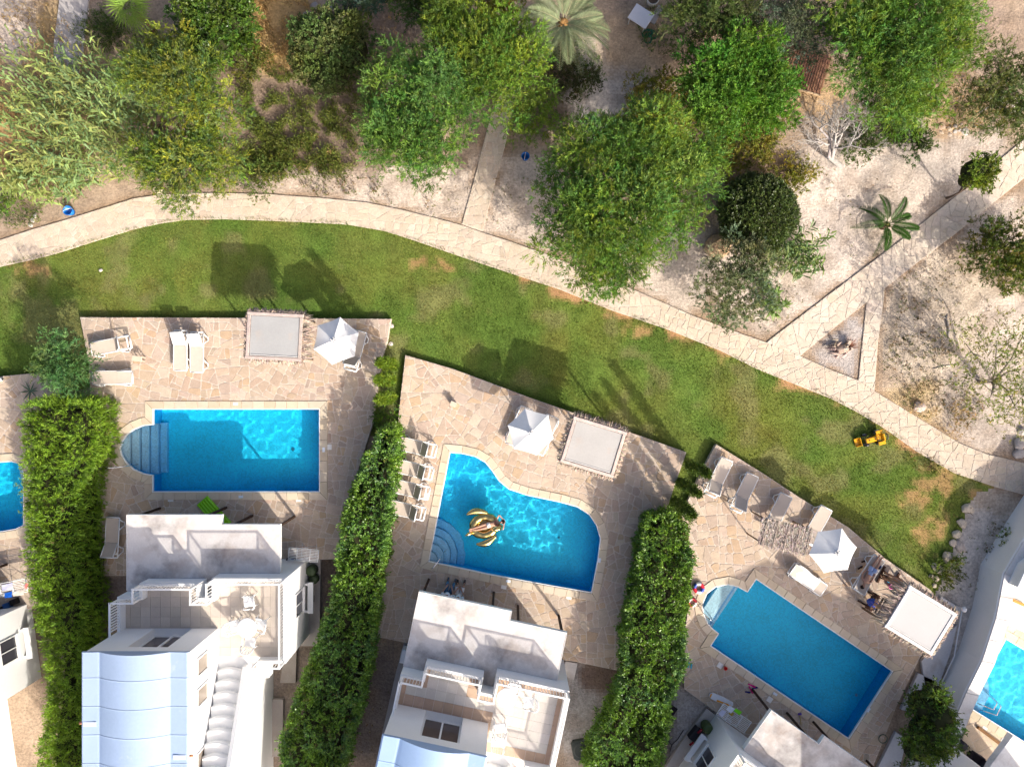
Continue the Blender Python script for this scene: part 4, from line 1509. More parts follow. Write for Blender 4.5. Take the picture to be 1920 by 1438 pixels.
tree('dark_shrub', 'dark green shrubs massed along the top edge beyond the acacias', 'bush', (800, 5), [(770, 0, 40, 1.5, .7), (815, 5, 44, 1.6, .7), (860, 0, 36, 1.5, .6)], DARKG, 54, .06, **fine)
tree('topiary_tree', 'small round headed tree on a leaning trunk beside the straight path', 'tree', (1774, 372),
     [(1826, 322, 30, 2.3, .7), (1845, 310, 18, 2.3, .5), (1812, 338, 18, 2.0, .5), (1838, 338, 20, 2.2, .5)], [(.13, .19, .024), (.16, .22, .026), (.10, .15, .02)], 90, .05, core=.75, m=13, sl=.2, L=.085, Wd=.05)
tree('sage_bush', 'brownish green bush in the shade of the date palm', 'bush', (1060, 150), [(1045, 130, 30, .9, .6), (1100, 155, 26, .7, .5), (1060, 160, 34, .7, .5)], [(.075, .085, .030), (.060, .070, .026), (.095, .095, .034)], 60, .05, m=12, sl=.2, L=.08, Wd=.04)

# ground-hugging shrubs: one thing each
shrubs = [
    ('golden green shrub spilling over the bank above the big acacia', 1232, 185, 62, .9, IVY), ('golden green shrub patch behind the big acacia by the path', 1240, 245, 56, .7, IVY),
    ('yellowish mound of ground shrub above the clipped ball bush', 1408, 265, 62, .7, IVY), ('yellowish shrub creeping between the ball bush and white tree', 1484, 330, 46, .6, IVY), ('olive shrub under the deep green acacia', 1345, 250, 44, .7, ACACIA),
    ('low dark shrub in shade beside the leafless white tree', 1615, 275, 36, .5, DARKG), ('low dark shrub between the two small white stones', 1665, 262, 22, .4, DARKG), ('low dark shrub below the stone heap', 1715, 270, 34, .5, DARKG),
    ('bright green grassy shrub beside the broadleaf bush', 400, 115, 50, .6, ACACIA), ('olive tuft bush on bare soil by the pepper tree', 475, 120, 40, .6, HEATH), ('heather like shrub above the stone path bend', 495, 330, 44, .5, HEATH),
    ('dark green bush under the fan palm', 205, 62, 36, .5, DARKG), ('green weeds bush beside the blue bucket at the picture edge', 15, 380, 28, .5, ACACIA), ('dark bush at the edge of the white sand strip', 1105, 150, 24, .5, DARKG),
    ('dark leafy shrub filling the gap between hedge end and cypress row', 724, 782, 22, 1.1, HED2), ('low leafy shrub at the hedge end below the dark cypresses', 1280, 968, 20, 1.0, HED2),
    ('small leafy bush beside the boundary wall', 1893, 1012, 20, .6, ACACIA), ('small dark bush at the foot of the boundary wall', 1862, 1072, 14, .4, DARKG), ('weedy bush beside the row of boulders', 1772, 1075, 26, .3, HEATH), ('light green weed by the boulder row', 1788, 1050, 14, .3, YELLOWG),
]
for lab, x, y, r, h, pal in shrubs:
    tree('shrub', lab, 'shrub', (x, y), [(x - r * .25, y + r * .1, r * .8, ZG + h * .5, h * .6), (x + r * .35, y - r * .2, r * .65, ZG + h * .5, h * .55)], pal, 62, .03, m=12, sl=.24, L=.10, Wd=.035, up=.7, group='garden shrubs')


# heather tussocks: nobody could count them
def tussocks(name, label, spots, pal, seed, h=.35, cat='ground cover'):
    g = np.random.default_rng(seed)
    Vs, Cs = [], []
    for px, py, rx, ry, n in spots:
        a, q = g.uniform(0, 6.283, n), np.sqrt(g.random(n))
        x, y = W(px, py, ZG)
        x, y = x + np.cos(a) * q * rx / PPM, y + np.sin(a) * q * ry / PPM
        ok = (fbm(x, y, .7, 91) > .42) & (np.minimum.reduce([np.where(in_poly(x, y, p), 0, 1) for p in garden_paths]) > 0)
        x, y = x[ok], y[ok]
        k = len(x)
        if not k:
            continue
        hh = h * g.uniform(.5, 1.3, k) * (.5 + vnoise(x, y, .5, 92))
        P = np.stack([x, y, ZG + .06 + hh * g.uniform(0, .6, k)], -1)
        A = unit(np.stack([g.normal(0, .4, k), g.normal(0, .4, k), np.full(k, .9)], -1))
        col = pick(pal, k, .25, g) * (.6 + .8 * vnoise(x, y, .45, 93))[:, None]
        V, c = sprays_to_leaves(P, A, 9, hh, .10, .026, col, .25, .7, g, 0)
        Vs.append(V)
        Cs.append(c)
    V = np.concatenate(Vs)
    tag(link(name, np_mesh(name, V, quads(V), np.concatenate(Cs), LEAF)), label, cat, kind='stuff')


tussocks('heather', 'olive heather scrub covering the brown slope above the curved path', [(560, 230, 80, 90, 3600), (500, 200, 50, 60, 1100), (620, 290, 60, 50, 1500), (500, 300, 50, 40, 800), (660, 200, 60, 60, 800), (500, 160, 50, 40, 500), (470, 300, 40, 40, 300), (560, 300, 90, 40, 900), (680, 170, 50, 60, 350)], HEATH, 5)
tussocks('undergrowth', 'dark undergrowth below the trees along the top edge', [(1060, 130, 70, 60, 700), (1020, 220, 70, 60, 500), (1640, 240, 60, 40, 500), (1250, 60, 60, 50, 400), (230, 60, 90, 50, 700), (1780, 60, 90, 60, 250), (1850, 220, 80, 40, 350), (1390, 280, 60, 40, 500), (40, 400, 50, 30, 250)], DARKG + HEATH[:1], 6, .25)
tussocks('weeds', 'small brown and green weeds dotted over the pale sand', [(1740, 580, 120, 90, 260), (1730, 680, 80, 60, 300), (1760, 760, 80, 50, 420), (1690, 560, 60, 50, 120), (1560, 400, 120, 90, 50), (1800, 1010, 80, 120, 70), (1870, 1040, 30, 70, 160), (960, 380, 60, 60, 60), (640, 350, 80, 20, 160), (1480, 590, 60, 60, 70), (700, 1330, 60, 130, 60), (1740, 860, 40, 30, 120), (1850, 890, 30, 12, 80), (800, 370, 120, 40, 100), (1620, 700, 15, 12, 50)], [(.13, .15, .04), (.19, .13, .07), (.22, .16, .08), (.09, .13, .03)], 7, .12)
tussocks('dry_grass', 'straw coloured dry grass along the top and side of the garden', [(520, 50, 70, 90, 1500), (60, 170, 110, 170, 1500), (20, 270, 50, 80, 500), (470, 40, 40, 60, 400), (700, 60, 60, 60, 200), (600, 290, 60, 40, 200), (1790, 190, 70, 60, 240), (1755, 790, 70, 40, 340)], [(.42, .29, .12), (.36, .24, .10), (.46, .34, .16), (.28, .20, .09)], 8, .32)


# ---------------- hedges
def hedge(label, top_px, z, pal, dens, gloss, L, Wd, sl=.22, droop_side=.6):
    top = offset_poly(ccw(WP(top_px, z)), -.13)
    cx, cy = sum(p[0] for p in top) / len(top), sum(p[1] for p in top) / len(top)
    root = empty('hedge', (cx, cy, ZG), 0, label, 'hedge', 'hedges between the villas')
    lc = (-cx, -cy, -ZG)
    core = offset_poly(top, -.42)
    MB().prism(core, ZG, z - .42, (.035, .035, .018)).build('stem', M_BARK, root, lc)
    Vs, Cs = [], []
    xs, ys = [p[0] for p in top], [p[1] for p in top]
    A_ = abs(area(top))
    bb = (max(xs) - min(xs)) * (max(ys) - min(ys))
    n = int(A_ * dens)
    x, y = nr.uniform(min(xs), max(xs), int(n * bb / A_)), nr.uniform(min(ys), max(ys), int(n * bb / A_))
    ed = poly_dist(x, y, top)
    ok = in_poly(x, y, top) & (ed > .75 * np.clip(vnoise(x, y, .55, 73) - .38, 0, 1)) & (vnoise(x, y, .42, 71) > .12)
    x, y, ed = x[ok], y[ok], ed[ok]
    zz = z - .16 * np.clip((.35 - ed) / .35, 0, 1) ** 2 * 2 + .62 * (vnoise(x, y, .34, 71) - .5) + .4 * (vnoise(x, y, .9, 72) - .5) - np.where(nr.random(len(x)) < .3, nr.uniform(.05, .3, len(x)), 0)
    P = np.stack([x, y, zz - .12], -1)
    A = unit(np.stack([nr.normal(0, .5, len(x)), nr.normal(0, .5, len(x)), nr.uniform(.35, 1, len(x))], -1))
    lightness = (.42 + 1.15 * vnoise(x, y, .34, 71))
    Vs.append((P, A, lightness))
    per = sum(math.dist(top[i], top[(i + 1) % len(top)]) for i in range(len(top)))
    for i in range(len(top)):
        a, b = np.array(top[i]), np.array(top[(i + 1) % len(top)])
        Ls = np.linalg.norm(b - a)
        k = int(Ls * (z - ZG) * dens * .8)
        t, h = nr.random(k), nr.random(k) ** .8
        nx, ny = (b[1] - a[1]) / Ls, -(b[0] - a[0]) / Ls
        q = a + (b - a) * t[:, None]
        zz = ZG + .1 + h * (z - ZG - .1)
        off = .42 * (vnoise(q[:, 0] + zz, q[:, 1] - zz, .5, 76) - .5) - .08 - .12 * nr.random(k)
        P = np.stack([q[:, 0] + nx * off, q[:, 1] + ny * off, zz], -1)
        A = unit(np.stack([nx * .8 + nr.normal(0, .4, k), ny * .8 + nr.normal(0, .4, k), .35 + nr.normal(0, .35, k)], -1))
        Vs.append((P, A, .62 + .76 * fbm(q[:, 0] + zz, q[:, 1], .5, 78)))
    P, A, li = (np.concatenate([v[i] for v in Vs]) for i in range(3))
    col = pick(pal, len(P), .2) * li[:, None]
    blue = np.clip((fbm(P[:, 0], P[:, 1], 1.1, 79) - .52) / .1, 0, 1)[:, None] * (.75 if gloss else .25)
    col = col * (1 - blue) + col * np.array((.62, .80, 2.0)) * blue
    old = (nr.random(len(P)) < .05 * (fbm(P[:, 0], P[:, 1], .9, 83) > .5))[:, None]
    col = np.where(old, np.array((.16, .11, .05)), col)
    V, c = sprays_to_leaves(P, A, 11, sl * nr.uniform(.6, 1.3, len(P)), L, Wd, col, .25, .75, nr, .1, tip=tuple(np.array(pal[0]) * 1.7))
    tag(link('foliage', np_mesh('foliage', V, quads(V), np.clip(c, .003, .8), LEAF_GLOSS if gloss else LEAF), root, lc), kind='stuff')


HED1 = [(0.158, 0.262, 0.021), (0.128, 0.225, 0.024), (0.18, 0.285, 0.024), (0.075, 0.135, 0.021)]
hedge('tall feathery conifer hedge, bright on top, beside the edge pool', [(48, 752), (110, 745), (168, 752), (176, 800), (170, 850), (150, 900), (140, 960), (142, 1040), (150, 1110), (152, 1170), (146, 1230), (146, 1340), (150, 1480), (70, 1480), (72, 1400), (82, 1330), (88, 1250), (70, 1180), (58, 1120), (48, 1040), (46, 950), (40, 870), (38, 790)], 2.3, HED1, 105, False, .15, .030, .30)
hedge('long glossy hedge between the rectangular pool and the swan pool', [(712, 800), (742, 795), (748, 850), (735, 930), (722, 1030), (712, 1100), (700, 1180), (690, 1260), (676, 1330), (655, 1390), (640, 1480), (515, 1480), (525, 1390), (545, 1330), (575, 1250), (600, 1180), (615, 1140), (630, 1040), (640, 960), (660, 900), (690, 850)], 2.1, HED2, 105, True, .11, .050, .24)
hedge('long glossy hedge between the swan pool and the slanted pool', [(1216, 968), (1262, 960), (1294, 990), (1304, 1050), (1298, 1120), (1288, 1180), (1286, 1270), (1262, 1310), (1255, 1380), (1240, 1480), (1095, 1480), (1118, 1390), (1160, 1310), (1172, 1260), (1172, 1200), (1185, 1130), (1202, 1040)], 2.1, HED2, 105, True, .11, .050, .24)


# ---------------- slim cypresses between the patios
def cypress(label, base_px, h, rr, pal, group):
    bx, by = W(*base_px, ZL)
    root = empty('cypress_tree', (bx, by, ZL), 0, label, 'tree', group)
    MB().tube([(0, 0, -.1), (0, 0, h * .5), (0, 0, h * .95)], [.05, .035, .01], (.15, .11, .08), 6).build('trunk', M_BARK, root)
    k = int(620 * h * rr / .3 / 3)
    t = nr.random(k) ** .85
    prof = np.where(t < .25, .55 + .45 * t / .25, np.sqrt(np.clip((1.02 - t) / .77, 0, 1)))
    a = nr.uniform(0, 6.283, k)
    q = rr * prof * nr.uniform(.6, 1.05, k) * (1 + .22 * np.sin(a * 3 + t * 17))
    P = np.stack([np.cos(a) * q, np.sin(a) * q, .12 + t * (h - .12)], -1)
    A = unit(np.stack([np.cos(a) * .45, np.sin(a) * .45, np.full(k, .8)], -1) + nr.normal(0, .25, (k, 3)))
    V, c = sprays_to_leaves(P, A, 12, .2, .10, .034, pick(pal, k, .2), .25, .7)
    tag(link('crown', np_mesh('crown', V, quads(V), c, LEAF), root), kind='stuff')


CYP = [(0.147, 0.231, 0.022), (0.119, 0.196, 0.022), (0.175, 0.259, 0.025)]
for lab, b, h in (('slim bright cypress between patios, nearest the lawn, beside the parasol lounger', (741, 684), 4.1), ('slim bright cypress between the patios, middle one of its row of three', (738, 712), 4.0), ('slim bright cypress between the patios, next to the hedge end', (737, 745), 3.9)):
    cypress(lab, b, h, .19, CYP, 'cypresses in a row between two patios')
for lab, b, h in (('dark slim cypress beside the first lounger of the slanted pool patio', (1288, 870), 3.7), ('dark slim cypress in the grass strip, middle of three', (1272, 903), 3.7), ('dark slim cypress next to the glossy hedge end', (1262, 938), 3.8)):
    cypress(lab, b, h, .18, [(.060, .105, .014), (.075, .125, .016), (.050, .085, .014)], 'dark cypresses in the grass strip')


# ---------------- giant reeds
def reeds(label, base_px, rx, ry, n, h0, h1, pal, seed, drift=(-.35, .12)):
    g = np.random.default_rng(seed)
    bx, by = W(*base_px, ZG)
    root = empty('giant_reed', (bx, by, ZG), 0, label, 'reed', 'giant reed clumps')
    mb = MB()
    Ps, Ds, Ls, Cc = [], [], [], []
    for i in range(n):
        a, q = g.uniform(0, 6.283), math.sqrt(g.random())
        x, y = math.cos(a) * q * rx / PPM, math.sin(a) * q * ry / PPM
        h = g.uniform(h0, h1)
        lx, ly = drift[0] * h * g.uniform(.3, 1.1) + g.normal(0, .12) * h + x * .12, drift[1] * h + g.normal(0, .12) * h + y * .12
        ctl = [Vector((x + lx * t * t, y + ly * t * t, h * t * (1 - .10 * t))) for t in (0, .35, .7, 1)]
        mb.tube(ctl, [.012, .011, .008, .003], (.20, .20, .08), 4, False)
        col = np.array(pal[g.integers(len(pal))]) * g.uniform(.8, 1.2)
        m = 14
        for j in range(m):
            t = .28 + .72 * (j + g.random()) / m
            p = Vector((x + lx * t * t, y + ly * t * t, h * t * (1 - .10 * t)))
            b = (j % 2) * math.pi + g.normal(0, .5) + i
            d = Vector((math.cos(b) + lx * .9, math.sin(b) + ly * .9, .75 + g.normal(0, .25)))
            Ps.append(p); Ds.append(d.normalized()); Ls.append(g.uniform(.48, .86) * (1.1 - .35 * t)); Cc.append(col * g.uniform(.8, 1.25))
    mb.build('stems', M_BARK, root)
    P, D, L, Cc = np.array(Ps), np.array(Ds), np.array(Ls), np.array(Cc)
    S = unit(np.cross(D, np.array([0, 0, 1.0]) + g.normal(0, .3, (len(P), 3))))
    w = (.028 + .02 * g.random(len(P)))[:, None]
    mid = P + D * (L * .5)[:, None]
    tip = P + D * (L * .92)[:, None]
    tip[:, 2] -= L * .42
    V = np.empty((len(P), 2, 4, 3))
    V[:, 0, 0], V[:, 0, 1], V[:, 0, 2], V[:, 0, 3] = P - S * w * .5, P + S * w * .5, mid + S * w, mid - S * w
    V[:, 1, 0], V[:, 1, 1], V[:, 1, 2], V[:, 1, 3] = mid - S * w, mid + S * w, tip + S * w * .08, tip - S * w * .08
    V = V.reshape(-1, 3)
    tag(link('leaves', np_mesh('leaves', V, quads(V), np.repeat(Cc, 2, 0), LEAF), root), kind='stuff')


REED = [(.215, .300, .095), (.240, .305, .085), (.180, .270, .105), (.270, .300, .090), (.150, .235, .095)]
reeds('tall pale green giant reed clump leaning over the gravel path', (212, 250), 130, 105, 200, 2.6, 4.5, REED, 3, (-.30, .10))
reeds('low pale green reeds at the foot of the clump beside the curved path', (120, 345), 75, 38, 55, 1.2, 2.2, REED, 4, (-.15, .0))
reeds('loose pale reed stand beside the clipped ball bush', (1480, 480), 45, 40, 34, 1.0, 1.9, [(.135, .215, .060), (.115, .190, .070), (.16, .22, .06)], 5, (.25, .05))
reeds('small young reeds on pale sand by the path fork', (1455, 565), 30, 30, 12, .4, .8, [(.135, .215, .050)], 6, (.1, 0))


# ---------------- palms
def frond_mesh(name, L, seed, col, leaflet=.42, n=36, droop=.75, rise=.5):
    g = random.Random(seed)
    mb = MB()
    ctl = []
    for k in range(9):
        t = k / 8
        ctl.append(Vector((L * t * (1 - .12 * t), 0, L * (rise * t - droop * t * t))))
    mb.tube(ctl, [.022 * (1 - .8 * k / 8) for k in range(9)], (col[0] * 1.5, col[1] * 1.2, col[2] * 1.3), 5, False)
    for k in range(n):
        t = .14 + .86 * k / n
        i = min(7, int(t * 8))
        p = ctl[i].lerp(ctl[i + 1], t * 8 - i)
        ll = leaflet * (math.sin(math.pi * min(1, t * .85 + .15)) * .8 + .2)
        for s in (-1, 1):
            d = Vector((.75, s * .8, .28 + g.uniform(-.12, .12))).normalized() * ll
            tip = p + d + Vector((0, 0, -.25 * ll))
            w = Vector((.013, -s * .008, 0))
            m = p + d * .5
            mb.add([p - w * .5, p + w * .5, m + w, m - w], [[0, 1, 2, 3]], jit(col, .18, g))
            mb.add([m - w, m + w, tip], [[0, 1, 2]], jit(col, .18, g))
    return mb.mesh(name, LEAF)


def palm(label, base_px, trunk_h, L, n, col, seed, tr=.2, group='palms', tilt0=-.2, old=None):
    g = random.Random(seed)
    bx, by = W(*base_px, ZG)
    root = empty('date_palm', (bx, by, ZG), 0, label, 'palm', group)
    mb = MB()
    mb.tube([(0, 0, -.1), (0, 0, trunk_h * .5), (0, 0, trunk_h)], [tr * 1.1, tr, tr * 1.15], (.17, .12, .08), 10)
    for k in range(int(trunk_h * 40)):
        a, z = g.uniform(0, 6.28), g.uniform(0, trunk_h)
        mb.bar((math.cos(a) * tr, math.sin(a) * tr, z), (math.cos(a) * tr * 1.35, math.sin(a) * tr * 1.35, z + .14), .07, .03, jit((.22, .15, .09), .2, g))
    mb.ball((0, 0, trunk_h), tr * (1.2 if trunk_h > 1 else .8), (.34, .19, .07) if trunk_h > 1 else (.10, .10, .03), 10, 6)
    mb.build('trunk', M_BARK, root)
    ms = [frond_mesh('frond', L * s, seed + i, c, L * .2, droop=d) for i, (s, d, c) in enumerate(((1, .75, col), (.95, .95, tuple(v * .85 for v in col)), (.8, .5, tuple(v * 1.15 for v in col))))]
    for k in range(n):
        o = link('frond', ms[k % 3], root, (0, 0, trunk_h))
        o.rotation_euler = (g.uniform(-.15, .15), tilt0 + g.uniform(-.25, .35), k * 2.39996 + g.uniform(-.2, .2))
    return root


palm('date palm with grey green fronds and an orange crown at the top edge', (1049, 96), 2.6, 2.5, 26, (.20, .24, .13), 60, .2)
palm('young dark green palm lying open on pale sand by the straight path', (1652, 426), .55, 1.75, 9, (.035, .085, .012), 61, .13)
yucca = W(57, 733)
r = empty('agave', (*yucca, 0), 0, 'small spiky agave in the paving gap at the hedge end', 'plant')
for k in range(9):
    a = k * 2.4
    mb = MB()
    d = Vector((math.cos(a), math.sin(a), .35))
    s_ = Vector((-math.sin(a), math.cos(a), 0)) * .035
    mb.add([-s_ * .6, s_ * .6, d * .25 + s_, d * .25 - s_, d * .52], [[0, 1, 2, 3], [3, 2, 4]], jit((.10, .16, .10), .15))
    mb.build('leaf', LEAF, r)


def fan_palm(label, base_px, h, seed):
    g = random.Random(seed)
    bx, by = W(*base_px, ZG)
    root = empty('fan_palm', (bx, by, ZG), 0, label, 'palm', 'palms')
    MB().tube([(0, 0, -.1), (0, 0, h * .6), (0, 0, h)], [.16, .13, .14], (.20, .14, .09), 9).build('trunk', M_BARK, root)
    for k in range(12):
        mb = MB()
        col = jit((.20, .31, .05), .15, g)
        sl = .42
        mb.tube([(0, 0, 0), (sl * .6, 0, .16), (sl, 0, .18)], [.016, .012, .010], (.14, .19, .05), 5, False)
        for j in range(15):
            a = (j - 7) / 7 * 1.75
            d = Vector((math.cos(a), math.sin(a), -.10 - .1 * abs(a)))
            ll = .72 * (1 - .22 * abs(a) / 1.75)
            b = Vector((sl, 0, .18))
            s_ = Vector((-math.sin(a), math.cos(a), .25 * (-1) ** j)) * .030
            tip = b + d * ll + Vector((0, 0, -.14))
            mb.add([b, b + d * ll * .55 + s_, tip, b + d * ll * .55 - s_], [[0, 1, 2, 3]], jit(col, .12, g))
        o = mb.build('frond', LEAF, root, (0, 0, h))
        o.rotation_euler = (0, -.95 + .10 * k + g.uniform(-.1, .1), k * 2.4)
        o.scale = (g.uniform(.75, 1.1),) * 3


fan_palm('bright green fan palm beside the leafy bush', (288, 58), 1.9, 70)


# ---------------- leafless white tree
def dead_tree():
    g = random.Random(12)
    bx, by = W(1577, 312, ZG)
    root = empty('dead_tree', (bx, by, ZG), 0, 'leafless bleached white tree with a fan of bare twigs', 'tree')
    root.scale = (1.35, 1.25, 1.1)
    root.rotation_euler = (0, 0, .25)
    mb = MB()
    col = (.33, .305, .285)

    def grow(p, d, L, r, lvl):
        d = d.normalized()
        e = p + d * L
        m = p.lerp(e, .5) + Vector((g.uniform(-1, 1), g.uniform(-1, 1), g.uniform(-.4, .6))) * L * .09
        mb.tube([p, m, e], [r, r * .8, r * .62], jit(col, .12, g), 6 if lvl < 3 else 4, False)
        if lvl >= 7:
            return
        for _ in range(3 if lvl in (0, 1, 2, 3) else 2):
            n = d + Vector((g.uniform(-1, 1), g.uniform(-1, 1), g.uniform(-.6, .5))) * (.85 if lvl else .9)
            grow(p.lerp(e, g.uniform(.65, 1)) if _ else e, n, L * g.uniform(.68, .86), max(r * .60, .006), lvl + 1)
    grow(Vector((0, 0, -.05)), Vector((-.55, .30, .62)), 1.0, .13, 0)
    mb.build('trunk_and_branches', M_BARK, root)


dead_tree()

# ================================================================ FURNITURE
def part(mb, name, m, root, loc=None):
    return mb.build(name, m, root, loc)


# ---------------- sun loungers
SLING = (.55, .465, .39)


def make_lounger(back, label, loc, rz, sling=SLING):
    """x runs from the feet (-.95) to the head end (.95)"""
    root = empty('sun_lounger', (*loc, 0), rz, label, 'sun lounger', 'white sun loungers around the pools')
    z = .33
    fr = MB()
    for s in (-1, 1):
        fr.tube([(-.95, s * .30, z - .02), (-.5, s * .31, z), (.5, s * .31, z), (.93, s * .30, z - .02)], .028, WHITE, 8)
    fr.tube([(-.95, -.30, z - .02), (-.95, .30, z - .02)], .03, WHITE, 8)
    fr.tube([(.93, -.30, z - .02), (.93, .30, z - .02)], .04, WHITE, 8)
    fr.box(.74, .80, -.29, .29, z - .05, z - .02, WHITE)
    fr.box(.20, .26, -.29, .29, z - .06, z - .03, WHITE)
    fr.box(-.5, -.44, -.29, .29, z - .06, z - .03, WHITE)
    part(fr, 'frame', M_PLASTIC, root)
    for x in (-.62, .62):
        for s in (-1, 1):
            mb = MB()
            mb.tube([(x - .24, s * .32, z - .01), (x - .13, s * .37, .16), (x - .09, s * .39, .02), (x + .09, s * .39, .02), (x + .13, s * .37, .16), (x + .24, s * .32, z - .01)], .026, WHITE, 7)
            part(mb, 'leg', M_PLASTIC, root)
    hx = .22
    mb = MB()
    n = 8
    vs, fs = [], []
    for i in range(n + 1):
        x = -.92 + (hx + .92) * i / n
        for y in (-.285, 0, .285):
            vs.append((x, y, z + .03 - (.012 if y == 0 else 0)))
    for i in range(n):
        for j in range(2):
            a = i * 3 + j
            fs.append([a, a + 3, a + 4, a + 1])
    mb.add(vs, [f for f in fs], sling, True)
    part(mb, 'seat', M_FABRIC, root)
    mb = MB()
    ca, sa = math.cos(R(back)), math.sin(R(back))
    vs, fs = [], []
    for i in range(n + 1):
        t = .70 * i / n
        for y in (-.285, 0, .285):
            vs.append((hx + .01 + t * ca, y, z + .035 + t * sa - (.012 if y == 0 else 0)))
    for i in range(n):
        for j in range(2):
            a = i * 3 + j
            fs.append([a, a + 3, a + 4, a + 1])
    mb.add(vs, fs, sling, True)
    part(mb, 'backrest', M_FABRIC, root)
    mb = MB()
    e = (hx + .01 + .71 * ca, z + .03 + .71 * sa)
    for s in (-1, 1):
        mb.tube([(hx, s * .29, z + .02), (e[0], s * .29, e[1])], .022, WHITE, 7)
        mb.tube([(hx + .35 * ca, s * .27, z + .03 + .35 * sa), (hx + .55, s * .27, z - .02)], .012, WHITE, 5)
    mb.tube([(e[0], -.29, e[1]), (e[0], .29, e[1])], .024, WHITE, 7)
    part(mb, 'backrest_frame', M_PLASTIC, root)
    return root


LZ = .33
for px, py, deg, back, lab in (
        (208, 648, 11, 52, 'white lounger with steep raised back, skewed beside the conifer bush'),
        (211, 708, 1, 0, 'white lounger lying flat beside the conifer bush'),
        (338, 657, 90, 34, 'pale lounger standing side by side with its twin, nearer the conifer bush'),
        (369, 660, 90, 34, 'pale lounger standing side by side with its twin, nearer the gazebo'),
        (666, 658, -105, 50, 'shaded lounger half under the parasol beside the first gazebo'),
        (210, 1008, -93, 30, 'lounger standing alone in shade between conifer hedge and stair villa porch'),
        (781, 838, -13, 60, 'lounger against the glossy hedge, first of four counting from the lawn'),
        (775, 880, -13, 60, 'lounger against the glossy hedge, second of four counting from the lawn'),
        (768, 917, -13, 60, 'lounger against the glossy hedge, third of four counting from the lawn'),
        (760, 956, -13, 60, 'half shaded lounger against the glossy hedge, last of four by the swan pool'),
        (973, 799, 67, 0, 'lounger under the parasol of the swan pool patio, side away from the gazebo'),
        (1022, 815, 67, 0, 'lounger under the parasol of the swan pool patio, side towards the gazebo'),
        (1347, 895, -116, 42, 'sunlit lounger at the grass strip end of the slanted pool patio'),
        (1395, 924, -116, 42, 'half shaded lounger, second from the dark cypresses'),
        (1458, 962, -116, 25, 'lounger half hidden under the thatched mat'),
        (1531, 985, -120, 25, 'lounger between the thatched mat and the white parasol'),
        (1514, 1086, 145, 12, 'lounger with a rumpled white towel beside the slanted pool'),
        (1628, 1077, -124, 14, 'lounger with a sunbathing man beside the white parasol')):
    make_lounger(back, lab, W(px, py, LZ), R(deg))


def towel(label, px, py, deg, L, Wd, z, col, folds=.018, seed=1, cat='towel'):
    g = np.random.default_rng(seed)
    n, m = 22, 12
    x, y = np.meshgrid(np.linspace(-L / 2, L / 2, n), np.linspace(-Wd / 2, Wd / 2, m))
    wob = folds * (np.sin(x * 13 + y * 9 + 1) + np.sin(x * 7 - y * 15) + g.normal(0, .35, x.shape))
    yy = y * (1 + .10 * np.sin(x * 5))
    V = np.stack([x + .02 * np.sin(y * 9), yy, z + .02 + wob * .6], -1).reshape(-1, 3)
    i = np.arange(n * m).reshape(m, n)
    f = np.stack([i[:-1, :-1], i[:-1, 1:], i[1:, 1:], i[1:, :-1]], -1).reshape(-1, 4)
    o = link('towel', np_mesh('towel', V, f, np.array([col] * len(f)), M_CLOTH, True), None, (*W(px, py, z), 0))
    o.rotation_euler = (0, 0, R(deg))
    return tag(o, label, cat)


towel('rumpled white towel spread over the lounger beside the slanted pool', 1512, 1083, 145, 1.25, .62, .40, (.80, .79, .77), .022, 4)

# ---------------- parasols
def parasol(label, px, py, ang, r=1.08, top=2.52, rim=2.03):
    x, y = W(px, py, top)
    root = empty('parasol', (x, y, 0), R(ang), label, 'parasol', 'white parasols on the patios')
    for k in range(6):
        a0, a1 = k * math.pi / 3, (k + 1) * math.pi / 3
        n = 7
        vs, fs = [], []
        for i in range(n + 1):
            t = .05 + .95 * i / n
            for j in range(6):
                s = j / 5
                e = Vector((math.cos(a0), math.sin(a0), 0)).lerp(Vector((math.cos(a1), math.sin(a1), 0)), s)
                pull = 1 - .03 * math.sin(math.pi * s) * t
                sag = -.05 * math.sin(math.pi * s) * t * (1.15 - t * .5)
                p = e * r * t * pull
                vs.append((p.x, p.y, top - (top - rim) * (t ** 1.08) + sag))
        for i in range(n):
            for j in range(5):
                a = i * 6 + j
                fs.append([a, a + 6, a + 7, a + 1])
        part(MB().add(vs, fs, (.80, .795, .775), True), 'canopy_panel', M_FABRIC, root)
        mb = MB().tube([(.05 * math.cos(a0), .05 * math.sin(a0), top - .04), (r * math.cos(a0), r * math.sin(a0), rim - .02)], .012, (.72, .72, .70), 5)
        mb.tube([(.04 * math.cos(a0), .04 * math.sin(a0), top - .75), (r * .5 * math.cos(a0), r * .5 * math.sin(a0), (top + rim) / 2 - .02)], .010, (.72, .72, .70), 5)
        part(mb, 'rib', M_PLASTIC, root)
        part(MB().box(r * .07, r * .13, -.03, .03, top - .035, top + .004, (.62, .61, .60), .005), 'vent_flap', M_FABRIC, root).rotation_euler = (0, 0, a0 + .4)
    part(MB().tube([(0, 0, .05), (0, 0, top)], .024, (.75, .75, .73), 8), 'pole', M_PLASTIC, root)
    part(MB().lathe([(.001, .10), (.045, .10), (.05, .04), (.001, .0)], (.66, .66, .65), (0, 0, top - .02), 10), 'finial', M_PLASTIC, root)
    part(MB().lathe([(.001, .11), (.05, .11), (.24, .08), (.27, .0)], (.60, .59, .57), (0, 0, 0), 20), 'base', M_CONC, root)


parasol('white parasol beside the first gazebo, shading one lounger', 625, 638, 80)
parasol('white parasol shading two loungers beside the swan pool gazebo', 996, 811, 44)
parasol('white parasol between the thatched mat and the sunbathing man', 1571, 1037, 68)


